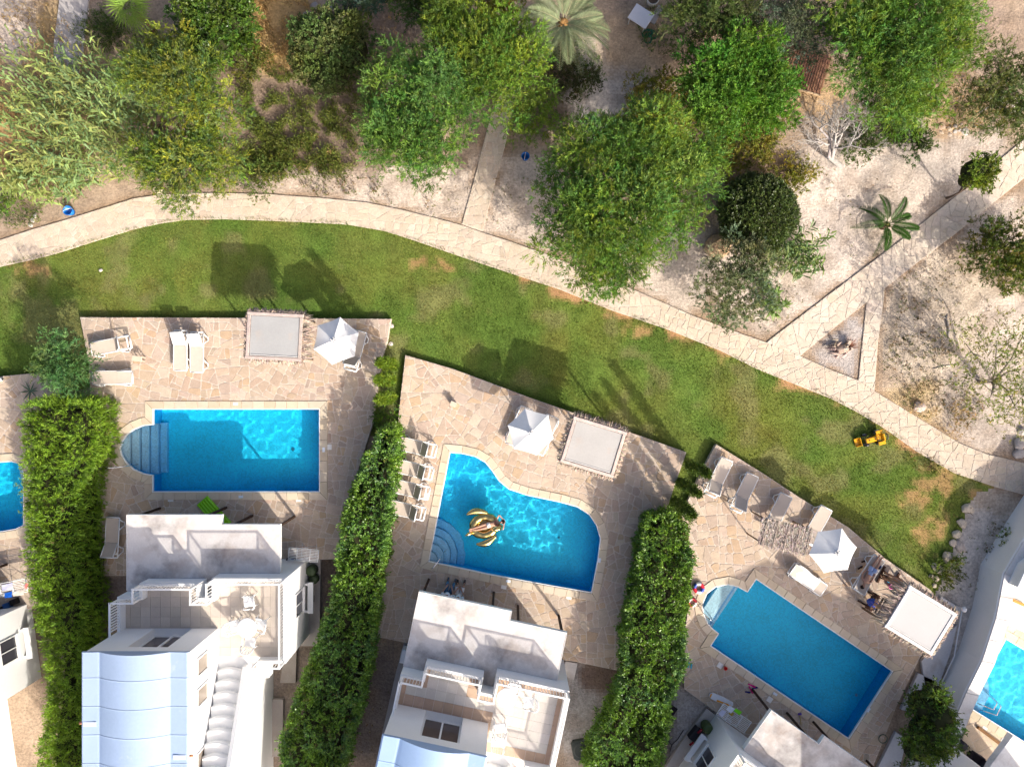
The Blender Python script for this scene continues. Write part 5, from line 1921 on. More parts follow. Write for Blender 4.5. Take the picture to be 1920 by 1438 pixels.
# ---------------- gazebos
def thatch_strips(mb, a, b, n, L, z, outn, rng, drop=.6, col=(.37, .295, .235), w=.05):
    for k in range(n):
        t = k / n + rng.uniform(0, 1 / n)
        p = Vector((a[0] + (b[0] - a[0]) * t, a[1] + (b[1] - a[1]) * t, z + rng.uniform(-.05, .02)))
        al = Vector((b[0] - a[0], b[1] - a[1], 0)).normalized()
        d = Vector((outn[0], outn[1], 0)) * rng.uniform(.55, 1.1) + al * rng.gauss(0, .32) + Vector((0, 0, -drop * rng.uniform(.5, 1.3)))
        ll = L * rng.uniform(.5, 1.2)
        e = p + d * ll
        m = p + d * ll * .5 + Vector((0, 0, .04))
        s = al * w * rng.uniform(.5, 1.2) * .5 + Vector((0, 0, rng.uniform(-.02, .02)))
        c = jit(col, .38, rng)
        mb.add([p - s, p + s, m + s, m - s, e], [[0, 1, 2, 3], [3, 2, 4]], c)


def gazebo(label, px, py, deg, sx, sy, beam, roof, fringe, seed, panel=(.34, .34, .335)):
    g = random.Random(seed)
    top = 2.45
    x, y = W(px, py, top)
    root = empty('gazebo', (x, y, 0), R(deg), label, 'gazebo', 'thatch edged gazebos on the patios')
    hx, hy = sx / 2, sy / 2
    pz = top - .03
    # canvas roof in a frame of planks
    part(MB().box(-hx, hx, -hy, hy, pz - .06, pz, panel, .015), 'roof_panel', roof, root)
    for (x0, x1, y0, y1) in ((-hx - .17, hx + .17, hy + .01, hy + .15), (-hx - .17, hx + .17, -hy - .15, -hy - .01), (-hx - .15, -hx - .01, -hy - .008, hy + .008), (hx + .01, hx + .15, -hy - .008, hy + .008)):
        part(MB().box(x0, x1, y0, y1, top - .12, top + g.uniform(-.004, .012), jit(beam, .06, g), .012), 'frame_beam', M_WOOD, root)
    for k in range(2):
        yy = -hy + .06 + k * .0
    part(MB().box(-hx + .02, hx - .02, -hy + .03, -hy + .055, pz + .001, pz + .022, (.66, .64, .61)), 'lath', M_WOOD, root)
    for a, b, nrm, n, L in (((-hx - .17, hy + .13), (hx + .17, hy + .13), (0, 1), 110, fringe[0]), ((-hx - .17, -hy - .13), (hx + .17, -hy - .13), (0, -1), 110, fringe[1]), ((-hx - .14, -hy - .1), (-hx - .14, hy + .1), (-1, 0), 95, fringe[2]), ((hx + .14, -hy - .1), (hx + .14, hy + .1), (1, 0), 95, fringe[3])):
        mb = MB()
        thatch_strips(mb, a, b, int(n * 2.4), L * 1.35, top - .06, nrm, g, .35)
        thatch_strips(mb, a, b, n, L * 1.6, top - .12, nrm, g, .7, (.33, .26, .205))
        tag(part(mb, 'thatch_fringe', M_THATCH, root), kind='stuff')
    for s in (-1, 1):
        for t in (-1, 1):
            part(MB().tube([(s * (hx - .02), t * (hy - .02), 0), (s * (hx - .02), t * (hy - .02), top - .12)], .055, (.24, .16, .10), 9), 'post', M_WOOD, root)


gazebo('gazebo with grey canvas roof, next to the parasol of the rectangular pool patio', 514, 631, -3, 2.15, 1.78, (.43, .36, .32), M_CONC, (.17, .18, .13, .34), 1)
gazebo('gazebo with grey canvas roof and pinkish plank frame, beside the swan pool parasol', 1113, 838, -17, 2.12, 1.82, (.50, .41, .36), M_CONC, (.20, .18, .20, .20), 2, (.40, .385, .365))
gazebo('gazebo with bright white roof beside the slanted pool, person sitting at its edge', 1727, 1163, -31.5, 2.12, 1.86, (.74, .71, .69), M_PLASTER, (.19, .18, .40, .18), 3, (.47, .46, .45))


def thatch_mat():
    g = random.Random(5)
    z = 1.95
    x, y = W(1473, 1006, z)
    root = empty('thatched_shade', (x, y, 0), R(-13), 'ragged thatched palm mat on thin posts shading two loungers', 'sun shade')
    mb = MB()
    for row in range(11):
        yy = .62 - row * .115
        for k in range(105):
            xx = g.uniform(-1.2, 1.15)
            a = g.gauss(-1.45, .55)
            L = g.uniform(.12, .34)
            p = Vector((xx, yy + g.uniform(-.06, .06), z + g.uniform(0, .06)))
            d = Vector((math.cos(a), math.sin(a), g.uniform(-.25, .18)))
            s = Vector((-d.y, d.x, g.uniform(-.3, .3))) * g.uniform(.010, .022)
            e = p + d * L
            mb.add([p - s, p + s, e], [[0, 1, 2]], jit((.40, .335, .29), .45, g))
    tag(part(mb, 'thatch', M_THATCH, root), kind='stuff')
    part(MB().box(-1.12, 1.1, -.58, .60, z - .05, z - .02, (.25, .20, .16)), 'mat_backing', M_THATCH, root)
    for xx in (-1.0, -.5, 0, .5, 1.0):
        part(MB().bar((xx, -.66, z + .07), (xx + .03, .64, z + .07), .025, .02, (.33, .27, .23)), 'batten', M_WOOD, root)
    for xx, yy in ((-1.0, .55), (1.0, .55), (1.0, -.5), (-1.0, -.5)):
        part(MB().tube([(xx, yy, 0), (xx, yy, z - .05)], .035, (.22, .15, .10), 8), 'post', M_WOOD, root)


thatch_mat()


# ---------------- drying racks
def rack(label, px, py, deg, L=1.45, Wd=.58):
    z = .92
    root = empty('drying_rack', (*W(px, py, z), 0), R(deg), label, 'drying rack', 'white folding drying racks')
    h = L / 2
    mb = MB()
    for yy in (-Wd / 2, Wd / 2):
        mb.tube([(-h, yy, z), (h, yy, z)], .019, WHITE, 6)
    for xx in (-h, -.30, .30, h):
        mb.tube([(xx, -Wd / 2, z), (xx, Wd / 2, z)], .019, WHITE, 6)
    part(mb, 'frame', M_PLASTIC, root)
    mb = MB()
    for k in range(1, 8):
        yy = -Wd / 2 + Wd * k / 8
        mb.bar((-h, yy, z), (h, yy, z), .026, .016, WHITE)
    part(mb, 'wires', M_PLASTIC, root)
    for s in (-1, 1):
        mb = MB()
        for yy in (-Wd / 2 + .04, Wd / 2 - .04):
            mb.tube([(s * .30, yy, z), (-s * .34, yy, .02)], .013, WHITE, 6)
        mb.tube([(-s * .34, -Wd / 2 - .05, .02), (-s * .34, Wd / 2 + .05, .02)], .013, WHITE, 6)
        part(mb, 'leg', M_PLASTIC, root)


rack('white drying rack standing in shade by the stair villa porch', 569, 1040, -5, 1.38, .56)
rack('white drying rack with washing beside the corner villa wall', 1376, 1346, -34, 1.55, .60)
rack('white drying rack with a blue cloth at the picture edge', 12, 1104, 11, 1.9, .60)
cl = lambda lab, px, py, deg, L, Wd, col, s: towel(lab, px, py, deg, L, Wd, .95, col, .012, s, 'laundry')
cl('white cloth hanging on the drying rack beside the green one', 1369, 1329, -34, .30, .26, (.78, .78, .80), 11)
cl('bright green cloth hanging on the drying rack', 1383, 1333, -34, .34, .18, (.22, .75, .03), 12)
cl('ochre cloth lying across the drying rack wires', 1371, 1337, -34, .20, .16, (.45, .30, .05), 13)
cl('pale lilac cloth on the drying rack end', 1354, 1336, -34, .22, .30, (.60, .60, .72), 14)
cl('royal blue cloth on the edge drying rack', 16, 1115, 11, .36, .24, (.01, .10, .48), 15)
cl('cream towel on the edge drying rack', 35, 1112, 11, .50, .20, (.70, .62, .54), 16)
cl('coral cloth at the end of the edge drying rack beside the hedge', 50, 1098, 70, .26, .14, (.75, .22, .20), 17)
cl('lilac towels spread on the edge drying rack', 14, 1100, 11, .50, .28, (.55, .55, .75), 18)


# ---------------- plastic chairs and tables on the terraces
def plastic_chair(label, px, py, z0, deg):
    root = empty('plastic_chair', (*W(px, py, z0 + .45), z0), R(deg), label, 'chair', 'white plastic terrace chairs')
    part(MB().prism([(-.20, -.21), (.20, -.23), (.23, 0), (.20, .23), (-.20, .21)], .40, .44, WHITE, .012), 'seat', M_PLASTIC, root)
    for k in range(5):                               # back slats, leaning outwards
        a = (k - 2) * .30
        x0, y0 = -.20 - .05 * math.cos(a * 1.2), .19 * math.sin(a * 1.4) / .74
        part(MB().bar((x0, y0, .43), (x0 - .12, y0 * 1.08, .82), .055, .018, WHITE), 'back_slat', M_PLASTIC, root)
    mb = MB().tube([(-.10, -.27, .62), (-.26, -.26, .74), (-.36, -.16, .84), (-.385, 0, .86), (-.36, .16, .84), (-.26, .26, .74), (-.10, .27, .62)], .028, WHITE, 7)
    part(mb, 'back_rim', M_PLASTIC, root)
    for s in (-1, 1):
        part(MB().tube([(-.10, s * .27, .62), (.10, s * .275, .63), (.20, s * .265, .60), (.22, s * .25, .42)], .026, WHITE, 7), 'armrest', M_PLASTIC, root)
        for x in (-.2, .2):
            part(MB().tube([(x, s * .21, .42), (x * 1.2, s * .25, 0)], [.032, .022], WHITE, 7), 'leg', M_PLASTIC, root)


def round_table(label, px, py, z0):
    root = empty('round_table', (*W(px, py, z0 + .72), z0), 0, label, 'table', 'white round terrace tables')
    part(MB().lathe([(.001, .735), (.40, .735), (.425, .72), (.42, .70), (.001, .70)], WHITE, (0, 0, 0), 28), 'table_top', M_PLASTIC, root)
    for k in range(4):
        a = k * math.pi / 2 + .4
        part(MB().tube([(.16 * math.cos(a), .16 * math.sin(a), .70), (.32 * math.cos(a), .32 * math.sin(a), 0)], .025, WHITE, 7), 'leg', M_PLASTIC, root)


TZ0 = 2.972
round_table('white round table among plastic chairs on the stair villa terrace', 463, 1177, TZ0)
plastic_chair('white plastic chair standing apart near the railing of the stair villa terrace', 466, 1128, TZ0, 185)
plastic_chair('white plastic chair at the round table, tower side', 440, 1174, TZ0, 15)
plastic_chair('white plastic chair at the round table, hedge side', 487, 1170, TZ0, 165)
plastic_chair('white plastic chair at the round table, pulled out towards the stairs', 468, 1204, TZ0, 80)
round_table('white round table in full sun on the swan pool villa terrace', 950, 1308, TZ0)
plastic_chair('white plastic chair behind the sunny round table near the railing', 962, 1290, TZ0, -110)
plastic_chair('white plastic chair at the sunny table, hedge side', 992, 1316, TZ0, 170)
plastic_chair('white plastic chair by the upper room wall facing the railing', 937, 1366, TZ0, 95)
plastic_chair('white plastic chair with slotted back behind the other by the wall', 934, 1392, TZ0, 88)


# ================================================================ PEOPLE
def person(label, loc, rz, J, skin=(.46, .27, .19), hair=(.02, .014, .01), hairlen=.0, clothes=(), group=None, face_up=True, scale=1.0):
    """J: joint -> (x, y, z) in metres; one skinned, continuous body; hair and clothing are children"""
    root = empty('person', loc, rz, label, 'person', group)
    root.scale = (scale,) * 3
    vs, es, rr = [], [], []

    def v(p, r):
        vs.append(tuple(p))
        rr.append(r)
        return len(vs) - 1

    def e(a, b):
        es.append((a, b))
    pel = v(J['pelvis'], (.13, .10))
    wai = v(J['waist'], (.115, .085))
    che = v(J['chest'], (.14, .10))
    nek = v(J['neck'], (.052, .052))
    hd = Vector(J['head'])
    nk = Vector(J['neck'])
    ax = (hd - nk).normalized()
    jaw = v(hd - ax * .07, (.062, .068))
    top = v(hd + ax * .045, (.080, .092))
    crown = v(hd + ax * .10, (.055, .06))
    for a, b in ((pel, wai), (wai, che), (che, nek), (nek, jaw), (jaw, top), (top, crown)):
        e(a, b)
    for s in 'LR':
        hip, kn, an, toe = (v(J[k + s], r) for k, r in (('hip', (.085, .085)), ('knee', (.058, .058)), ('ankle', (.038, .038)), ('toe', (.036, .026))))
        e(pel, hip); e(hip, kn); e(kn, an); e(an, toe)
        sh, el, wr = (v(J[k + s], r) for k, r in (('sh', (.055, .055)), ('el', (.042, .042)), ('wr', (.028, .026))))
        e(che, sh); e(sh, el); e(el, wr)
        w, l = Vector(J['wr' + s]), Vector(J['el' + s])
        d = (w - l).normalized()
        side = d.cross(Vector((0, 0, 1)))
        side = side.normalized() if side.length > .1 else Vector((1, 0, 0))
        palm = v(w + d * .06, (.036, .018))
        e(wr, palm)
        for q, (o, ln) in enumerate(((-.030, .070), (-.010, .085), (.010, .080), (.029, .062))):
            k1 = v(w + d * .095 + side * o, (.0095, .0095))
            k2 = v(w + d * (.095 + ln) + side * o * 1.3 + Vector((0, 0, -.016)), (.007, .007))
            e(palm, k1); e(k1, k2)
        t1 = v(w + d * .045 - side * .045, (.011, .011))
        t2 = v(w + d * .085 - side * .062, (.008, .008))
        e(wr, t1); e(t1, t2)
    f = Vector(J.get('face', (0, 0, 1))).normalized()
    nose = v(hd + f * .088 - ax * .005, (.016, .016))
    e(top, nose)
    me = bpy.data.meshes.new('body')
    me.from_pydata(vs, es, [])
    b = link('body', me, root)
    me.materials.append(solid('skin_tone', skin, M_SKIN))
    sk = b.modifiers.new('skin', 'SKIN')
    for i, r in enumerate(rr):
        me.skin_vertices[0].data[i].radius = r if isinstance(r, tuple) else (r, r)
    me.skin_vertices[0].data[pel].use_root = True
    sk.use_smooth_shade = True
    ss = b.modifiers.new('subsurf', 'SUBSURF')
    ss.levels = ss.render_levels = 1
    # hair, eyes, mouth
    mb = MB().ball(hd + ax * .055 - f * .030, .098, hair, 12, 8, (1, 1, 1))
    if hairlen:
        mb.ball(hd + ax * .02 - f * .075, hairlen, hair, 10, 6)
    part(mb, 'hair', M_CLOTH, root)
    sd = ax.cross(f).normalized()
    for s in (-1, 1):
        part(MB().ball(hd + f * .078 + ax * .012 + sd * .032 * s, .012, (.03, .025, .02), 8, 5), 'eye', M_GLOSS, root)
        part(MB().ball(hd + sd * .082 * s - f * .01, .024, skin, 8, 5), 'ear', M_SKIN, root)
    part(MB().bar(hd + f * .078 - ax * .045 - sd * .022, hd + f * .078 - ax * .045 + sd * .022, .012, .008, (.35, .12, .10)), 'mouth', M_SKIN, root)
    for nm, col, segs in clothes:
        mb = MB()
        for path, rad in segs:
            mb.tube([Vector(p) for p in path], rad, col, 12)
        part(mb, nm, M_CLOTH, root)
    return root


_sol = {}


def solid(name, col, base):
    """a uniform material of this colour with the base's roughness (for meshes without a colour attribute)"""
    k = (name, col)
    if k not in _sol:
        m, nt, b = _nodes(name)
        co = _coord(nt)
        f = _ramp(nt, _noise(nt, co, 9), .3, .7, .92, 1.08)
        v_ = nt.nodes.new('ShaderNodeVectorMath')
        v_.operation = 'SCALE'
        v_.inputs[0].default_value = col
        nt.links.new(f, v_.inputs['Scale'])
        nt.links.new(v_.outputs[0], b.inputs['Base Color'])
        b.inputs['Roughness'].default_value = .5
        _sol[k] = m
    return _sol[k]


# the woman on the float: lies on her back, head to +x, arms folded behind the head
lie = dict(pelvis=(0, 0, .12), waist=(.17, .0, .13), chest=(.36, 0, .17), neck=(.52, 0, .22), head=(.65, 0, .27), face=(-.35, 0, 1),
           hipL=(-.06, .085, .11), kneeL=(-.46, .055, .17), ankleL=(-.86, .035, .13), toeL=(-.95, .045, .22),
           hipR=(-.06, -.085, .11), kneeR=(-.46, -.075, .16), ankleR=(-.86, -.03, .13), toeR=(-.95, -.045, .22),
           shL=(.44, .17, .18), elL=(.62, .36, .25), wrL=(.72, .14, .24), shR=(.44, -.17, .18), elR=(.62, -.36, .25), wrR=(.72, -.14, .24))
SW = (*W(916, 984, .2), -.09)
person('woman in a white bikini lying on the golden swan float, arms behind her head', (SW[0], SW[1], .10), R(15), lie, (.48, .27, .185), (.012, .01, .01), .07,
       [('bikini_bottom', (.78, .77, .76), [([(.09, 0, .125), (-.01, 0, .125), (-.07, 0, .12)], [.128, .142, .12])]),
        ('bikini_top', (.30, .13, .10), [([(.31, -.075, .235), (.36, -.07, .245), (.40, -.06, .24)], [.05, .07, .05]), ([(.31, .075, .235), (.36, .07, .245), (.40, .06, .24)], [.05, .07, .05])])])
# the sunbathing man: on his back on the lounger, arms by his sides
man = dict(pelvis=(0, 0, .12), waist=(.17, 0, .125), chest=(.38, 0, .16), neck=(.56, 0, .20), head=(.70, 0, .235), face=(-.2, .1, 1),
           hipL=(-.07, .09, .11), kneeL=(-.47, .10, .15), ankleL=(-.88, .06, .08), toeL=(-.96, .10, .17),
           hipR=(-.07, -.09, .11), kneeR=(-.47, -.10, .13), ankleR=(-.88, -.07, .08), toeR=(-.96, -.12, .16),
           shL=(.46, .19, .16), elL=(.24, .28, .10), wrL=(.06, .17, .20), shR=(.46, -.19, .16), elR=(.20, -.27, .10), wrR=(-.02, -.22, .12))
person('man in pale blue shorts sunbathing on his back on a lounger', (*W(1632, 1074, .45), .33), R(-124), man, (.44, .235, .16), (.025, .016, .012), 0,
       [('shorts', (.36, .44, .66), [([(.10, 0, .125), (0, 0, .125), (-.08, 0, .115)], [.125, .145, .13]), ([(-.04, .09, .11), (-.18, .10, .125), (-.30, .10, .135)], [.105, .105, .10]), ([(-.04, -.09, .11), (-.18, -.10, .12), (-.30, -.10, .13)], [.105, .105, .10])])])
# seated people
def sit(arm=.0):
    return dict(pelvis=(0, 0, .50), waist=(-.02, 0, .66), chest=(-.01, 0, .86), neck=(.02, 0, 1.02), head=(.06, 0, 1.17), face=(1, 0, -.15),
                hipL=(.03, .09, .48), kneeL=(.44, .14, .49), ankleL=(.42, .15, .09), toeL=(.56, .18, .035),
                hipR=(.03, -.09, .48), kneeR=(.44, -.14, .49), ankleR=(.46, -.15, .09), toeR=(.60, -.17, .035),
                shL=(-.01, .18, .94), elL=(.08, .25, .68), wrL=(.30, .18 - arm, .62), shR=(-.01, -.18, .94), elR=(.08, -.25, .68), wrR=(.30, -.16 + arm, .62))


def sit_clothes(shirt, leg, short=True, sleeves=True):
    o = [('trousers', leg, [([(-.02, 0, .47), (.0, 0, .55), (-.01, 0, .62)], [.14, .145, .125]), ([(.03, .09, .48), (.25, .12, .495), (.40, .14, .49)] + ([] if short else [(.44, .145, .44), (.42, .15, .14)]), [.10, .09, .078] + ([] if short else [.07, .052])), ([(.03, -.09, .48), (.25, -.12, .495), (.40, -.14, .49)] + ([] if short else [(.44, -.145, .44), (.46, -.15, .14)]), [.10, .09, .078] + ([] if short else [.07, .052]))])]
    if shirt:
        o.append(('shirt', shirt, [([(-.02, 0, .58), (-.02, 0, .70), (-.01, 0, .88), (.0, 0, .97)], [.14, .13, .16, .10])] + ([([(-.01, s * .15, .94), (.04, s * .23, .80)], [.075, .065]) for s in (-1, 1)] if sleeves else [])))
    return o


def shoes(root, J, col):
    for s in 'LR':
        a, t = Vector(J['ankle' + s]), Vector(J['toe' + s])
        part(MB().tube([(a.x - .06, a.y, .045), ((a.x + t.x) / 2, (a.y + t.y) / 2, .05), (t.x + .05, t.y, .035)], [.045, .05, .038], col, 9), 'shoe', M_GLOSS, root)


J1 = sit(.02)
p = person('seated person in white shirt and blue jeans at the villa porch edge', (*W(838, 1116, .8), 0), R(72), J1, (.42, .24, .17), (.03, .02, .014), .05, sit_clothes((.74, .75, .78), (.06, .14, .24), False), 'two people sitting at the porch edge')
shoes(p, J1, (.03, .05, .08))
J2 = sit(.06)
p = person('seated person in pale blue shirt and black shoes beside the one in jeans', (*W(859, 1120, .8), 0), R(80), J2, (.34, .18, .12), (.25, .10, .05), 0, sit_clothes((.58, .68, .72), (.62, .63, .64), True), 'two people sitting at the porch edge')
shoes(p, J2, (.015, .012, .015))
J3 = sit(.05)
p = person('person in blue shorts on the dark bench at the gazebo edge', (*W(1637, 1131, .8), 0), R(-30), J3, (.48, .26, .15), (.42, .26, .06), .05, sit_clothes((.05, .09, .42), (.06, .16, .55), True, False))
for i, (px, py, c1, lab) in enumerate(((837, 1120, (.30, .20, .13), 'brown stool under the person in blue jeans'), (859, 1124, (.26, .17, .11), 'brown stool under the person in the pale blue shirt'))):
    root = empty('stool', (*W(px, py, .4), 0), R(75), lab, 'stool', 'brown stools at the porch edge')
    part(MB().box(-.20, .17, -.19, .19, .36, .41, c1, .012), 'seat', M_WOOD, root)
    for s in (-1, 1):
        for t in (-1, 1):
            part(MB().bar((s * .15 - .02, t * .15, .36), (s * .17 - .02, t * .17, 0), .04, .04, c1), 'leg', M_WOOD, root)


# ---------------- the golden swan float
def swan():
    x, y = W(908, 986, .1)
    root = empty('swan_float', (x, y, -.09), R(12), 'large golden inflatable swan float carrying a woman in the curved pool', 'pool float')
    G = (.66, .50, .20)
    n, m = 40, 16
    vs, fs = [], []
    for i in range(n):                                   # fat oval ring
        a = 2 * math.pi * i / n
        for j in range(m):
            b = 2 * math.pi * j / m
            r = .235 * (1 + .035 * math.sin(a * 10))
            q = 1 + r * math.cos(b) / .50
            vs.append((.50 * q * math.cos(a) * 1.0, .43 * q * math.sin(a), .12 + r * .82 * math.sin(b)))
    for i in range(n):
        for j in range(m):
            fs.append([i * m + j, ((i + 1) % n) * m + j, ((i + 1) % n) * m + (j + 1) % m, i * m + (j + 1) % m])
    part(MB().add(vs, fs, G, True), 'ring', M_GOLD, root)
    part(MB().ball((0, 0, .07), 1, (.58, .43, .17), 24, 8, (.46, .40, .07)), 'seat_cushion', M_GOLD, root)
    for s, ox in ((1, -.14), (-1, .02)):
        vs, fs = [], []
        n2, m2 = 14, 12
        for i in range(n2 + 1):
            t = i / n2
            w = .16 * math.sin(math.pi * min(1, t * .86 + .10)) ** .8
            cx, cy = ox + .44 - 1.0 * t, s * (.58 + .16 * math.sin(math.pi * t * .9) + .10 * t)
            for j in range(m2):
                b = 2 * math.pi * j / m2
                vs.append((cx, cy + w * math.cos(b), .22 + .16 * t + w * .75 * math.sin(b)))
        for i in range(n2):
            for j in range(m2):
                fs.append([i * m2 + j, i * m2 + (j + 1) % m2, (i + 1) * m2 + (j + 1) % m2, (i + 1) * m2 + j])
        fs.append(list(range(m2))[::-1] if s > 0 else list(range(m2)))
        fs.append([n2 * m2 + j for j in range(m2)])
        mb = MB().add(vs, fs, G, True)
        part(mb, 'wing', M_GOLD, root)
    part(MB().tube([(-.62, -.16, .22), (-.80, -.20, .30), (-.96, -.22, .42)], [.11, .09, .012], G, 12), 'tail', M_GOLD, root)
    part(MB().tube([(.60, -.12, .16), (.74, -.16, .34), (.76, -.16, .60), (.68, -.15, .80), (.56, -.13, .84)], [.17, .15, .12, .105, .11], G, 14), 'neck', M_GOLD, root)
    hd = part(MB().ball((.54, -.13, .84), .135, G, 14, 9, (1.15, .95, .95)), 'head', M_GOLD, root)
    part(MB().tube([(.43, -.12, .82), (.30, -.10, .78)], [.075, .02], (.72, .36, .10), 10), 'beak', M_GLOSS, root)
    for s in (-1, 1):
        part(MB().ball((.48, -.13 + s * .105, .88), .025, (.02, .02, .02), 8, 6), 'eye', M_GLOSS, root)


swan()


# ---------------- toy tractor
def tractor():
    x, y = W(1633, 823, -.1)
    root = empty('toy_tractor', (x, y, ZL), R(15), 'yellow pedal tractor with front loader standing on the lawn', 'toy tractor')
    Y, K = (.72, .36, .01), (.025, .025, .03)
    part(MB().prism([(-.34, -.11), (.16, -.12), (.16, .12), (-.34, .11)], .26, .44, Y, .03), 'hood', M_GLOSS, root)
    part(MB().box(-.36, -.345, -.10, .10, .27, .42, K), 'grille', M_GLOSS, root)
    part(MB().lathe([(.001, .02), (.03, .02), (.03, 0)], K, (-.20, 0, .44), 10), 'fuel_cap', M_GLOSS, root)
    part(MB().box(.22, .50, -.17, .17, .30, .36, Y, .03).box(.44, .52, -.16, .16, .362, .56, Y, .02), 'seat', M_GLOSS, root)
    part(MB().tube([(.16 + .09 * math.cos(a), .10 * math.sin(a), .52 + .05 * math.cos(a)) for a in [k * math.pi / 8 for k in range(17)]], .014, K, 6), 'steering_wheel', M_GLOSS, root)
    part(MB().tube([(.10, 0, .42), (.15, 0, .52)], .014, K, 6), 'steering_column', M_GLOSS, root)
    part(MB().box(-.30, .50, -.06, .06, .16, .258, K), 'chassis', M_GLOSS, root)
    for xx, r, w, yy in ((-.24, .13, .09, .24), (.36, .20, .12, .27)):
        for s in (-1, 1):
            mb = MB()
            pts = 20
            mb.tube([(xx, s * (yy - w / 2), r), (xx, s * (yy + w / 2), r)], r, K, pts)
            wh = part(mb, 'wheel', M_GLOSS, root)
            part(MB().tube([(xx, s * (yy + w / 2 - .01), r), (xx, s * (yy + w / 2 + .012), r)], r * .55, (.62, .60, .52), 14), 'rim', M_GLOSS, wh)
            if xx > 0:
                part(MB().box(xx - .17, xx + .17, s * yy - .08, s * yy + .08, .42, .45, Y, .015), 'mudguard', M_GLOSS, root)
    for s in (-1, 1):
        part(MB().bar((-.05, s * .15, .36), (-.50, s * .15, .22), .03, .05, K), 'loader_arm', M_GLOSS, root)
    part(MB().box(-.74, -.50, -.20, .20, .06, .09, Y).box(-.52, -.50, -.20, .20, .092, .28, Y).box(-.74, -.522, -.20, -.18, .092, .22, Y).box(-.74, -.522, .18, .20, .092, .22, Y), 'loader_bucket', M_GLOSS, root)
    mb = MB().tube([(.52, -.12, .50), (.60, -.14, .56), (.64, 0, .58), (.60, .14, .56), (.52, .12, .50)], .028, K, 7)
    part(mb, 'rear_hoop', M_GLOSS, root)


tractor()


# ---------------- benches, mattress, odds and ends
def bench(label, px, py, deg, L, back, col=(.075, .035, .022)):
    root = empty('wooden_bench', (*W(px, py, .42), 0), R(deg), label, 'bench', 'dark wooden benches')
    for k in range(3):
        part(MB().box(-L / 2, L / 2, -.19 + k * .13, -.08 + k * .13, .40, .435, jit(col, .15), .006), 'plank', M_WOOD, root)
    for s in (-1, 1):
        part(MB().bar((s * (L / 2 - .12), -.17, .39), (s * (L / 2 - .12), -.20, 0), .07, .07, col).bar((s * (L / 2 - .12), .15, .39), (s * (L / 2 - .12), .18, 0), .07, .07, col).bar((s * (L / 2 - .12), -.46, .05), (s * (L / 2 - .12), .40, .05), .08, .08, col), 'leg', M_WOOD, root)
    if back:
        part(MB().bar((-L / 2, -.24, .62), (L / 2, -.24, .62), .03, .12, col).bar((-L / 2, -.27, .82), (L / 2, -.27, .82), .03, .12, col), 'backrest', M_WOOD, root)
    return root


bench('dark wooden bench carrying the person in blue shorts', 1636, 1128, 60, .85, True)
bench('dark narrow bench between the sunbathing man and the white roofed gazebo', 1674, 1086, -25, 1.0, False)
x, y = W(1735, 1165, .7)
root = empty('picnic_table', (x, y, 0), R(58.5), 'dark wooden picnic table standing under the white roofed gazebo', 'table')
for k in range(4):
    part(MB().box(-.6, .6, -.36 + k * .18, -.20 + k * .18, .70, .735, jit((.09, .045, .03), .15)), 'plank', M_WOOD, root)
for s in (-1, 1):
    part(MB().bar((s * .45, -.3, 0), (s * .45, .2, .7), .06, .06, (.07, .035, .022)).bar((s * .45, .3, 0), (s * .45, -.2, .7), .06, .06, (.07, .035, .022)), 'leg', M_WOOD, root)

root = empty('air_mattress', (*W(401, 963, .06), 0), R(-48), 'bright lime green air mattress lying half under the porch roof', 'air mattress')
part(MB().box(-.85, .85, -.34, .34, .012, .075, (.24, .60, .01), .03), 'mattress', M_GLOSS, root)
for k in range(5):
    part(MB().tube([(-.80, -.27 + k * .135, .075), (.45, -.27 + k * .135, .075)], .055, (.25, .62, .01), 8), 'air_tube', M_GLOSS, root)
part(MB().box(.50, .84, -.32, .32, .077, .14, (.27, .66, .01), .03), 'pillow', M_GLOSS, root)


def simple(name, label, cat, px, py, z, deg, parts, group=None):
    """parts: list of (name, material, function(MB)) in local metres"""
    root = empty(name, (*W(px, py, z), z), R(deg), label, cat, group)
    for n, m, fn in parts:
        mb = MB()
        fn(mb)
        part(mb, n, m, root)
    return root


def bucket(col, r=.17, h=.30):
    return [('bucket_body', M_GLOSS, lambda mb: mb.lathe([(.001, .0), (r * .75, .0), (r, h), (r * .94, h), (r * .72, .03), (.001, .03)], col, (0, 0, 0), 18)),
            ('handle', M_GLOSS, lambda mb: mb.tube([(r * math.cos(a), .02, h + r * .5 * math.sin(a)) for a in [k * math.pi / 8 for k in range(9)]], .010, (.55, .6, .65), 5)),
            ('rim', M_GLOSS, lambda mb: mb.tube([(r * math.cos(a), r * math.sin(a), h) for a in [k * math.pi / 8 for k in range(17)]], .014, jit(col, .1), 6))]


simple('bucket', 'bright blue bucket beside the curved path at the reed clump', 'bucket', 135, 398, ZG, 20, bucket((.01, .16, .55), .22, .34), 'blue buckets in the garden')
simple('bucket', 'blue bucket on white sand beside the narrow path under the acacias', 'bucket', 985, 297, ZG, 80, bucket((.01, .14, .46), .19, .34), 'blue buckets in the garden')
simple('beach_bucket', 'small pink beach bucket on the patio beside the gazebo thatch', 'bucket', 1668, 1098, 0, 0, bucket((.75, .10, .42), .11, .16))
simple('beach_toy', 'turquoise beach toy behind the pink bucket', 'toy', 1665, 1088, 0, 0, [('toy_body', M_GLOSS, lambda mb: mb.ball((0, 0, .08), .10, (.01, .30, .50), 10, 7, (1, .8, .8))), ('spade', M_GLOSS, lambda mb: mb.bar((.05, -.02, .03), (.28, -.12, .03), .05, .03, (.75, .12, .06)))])
DG = (.035, .055, .022)


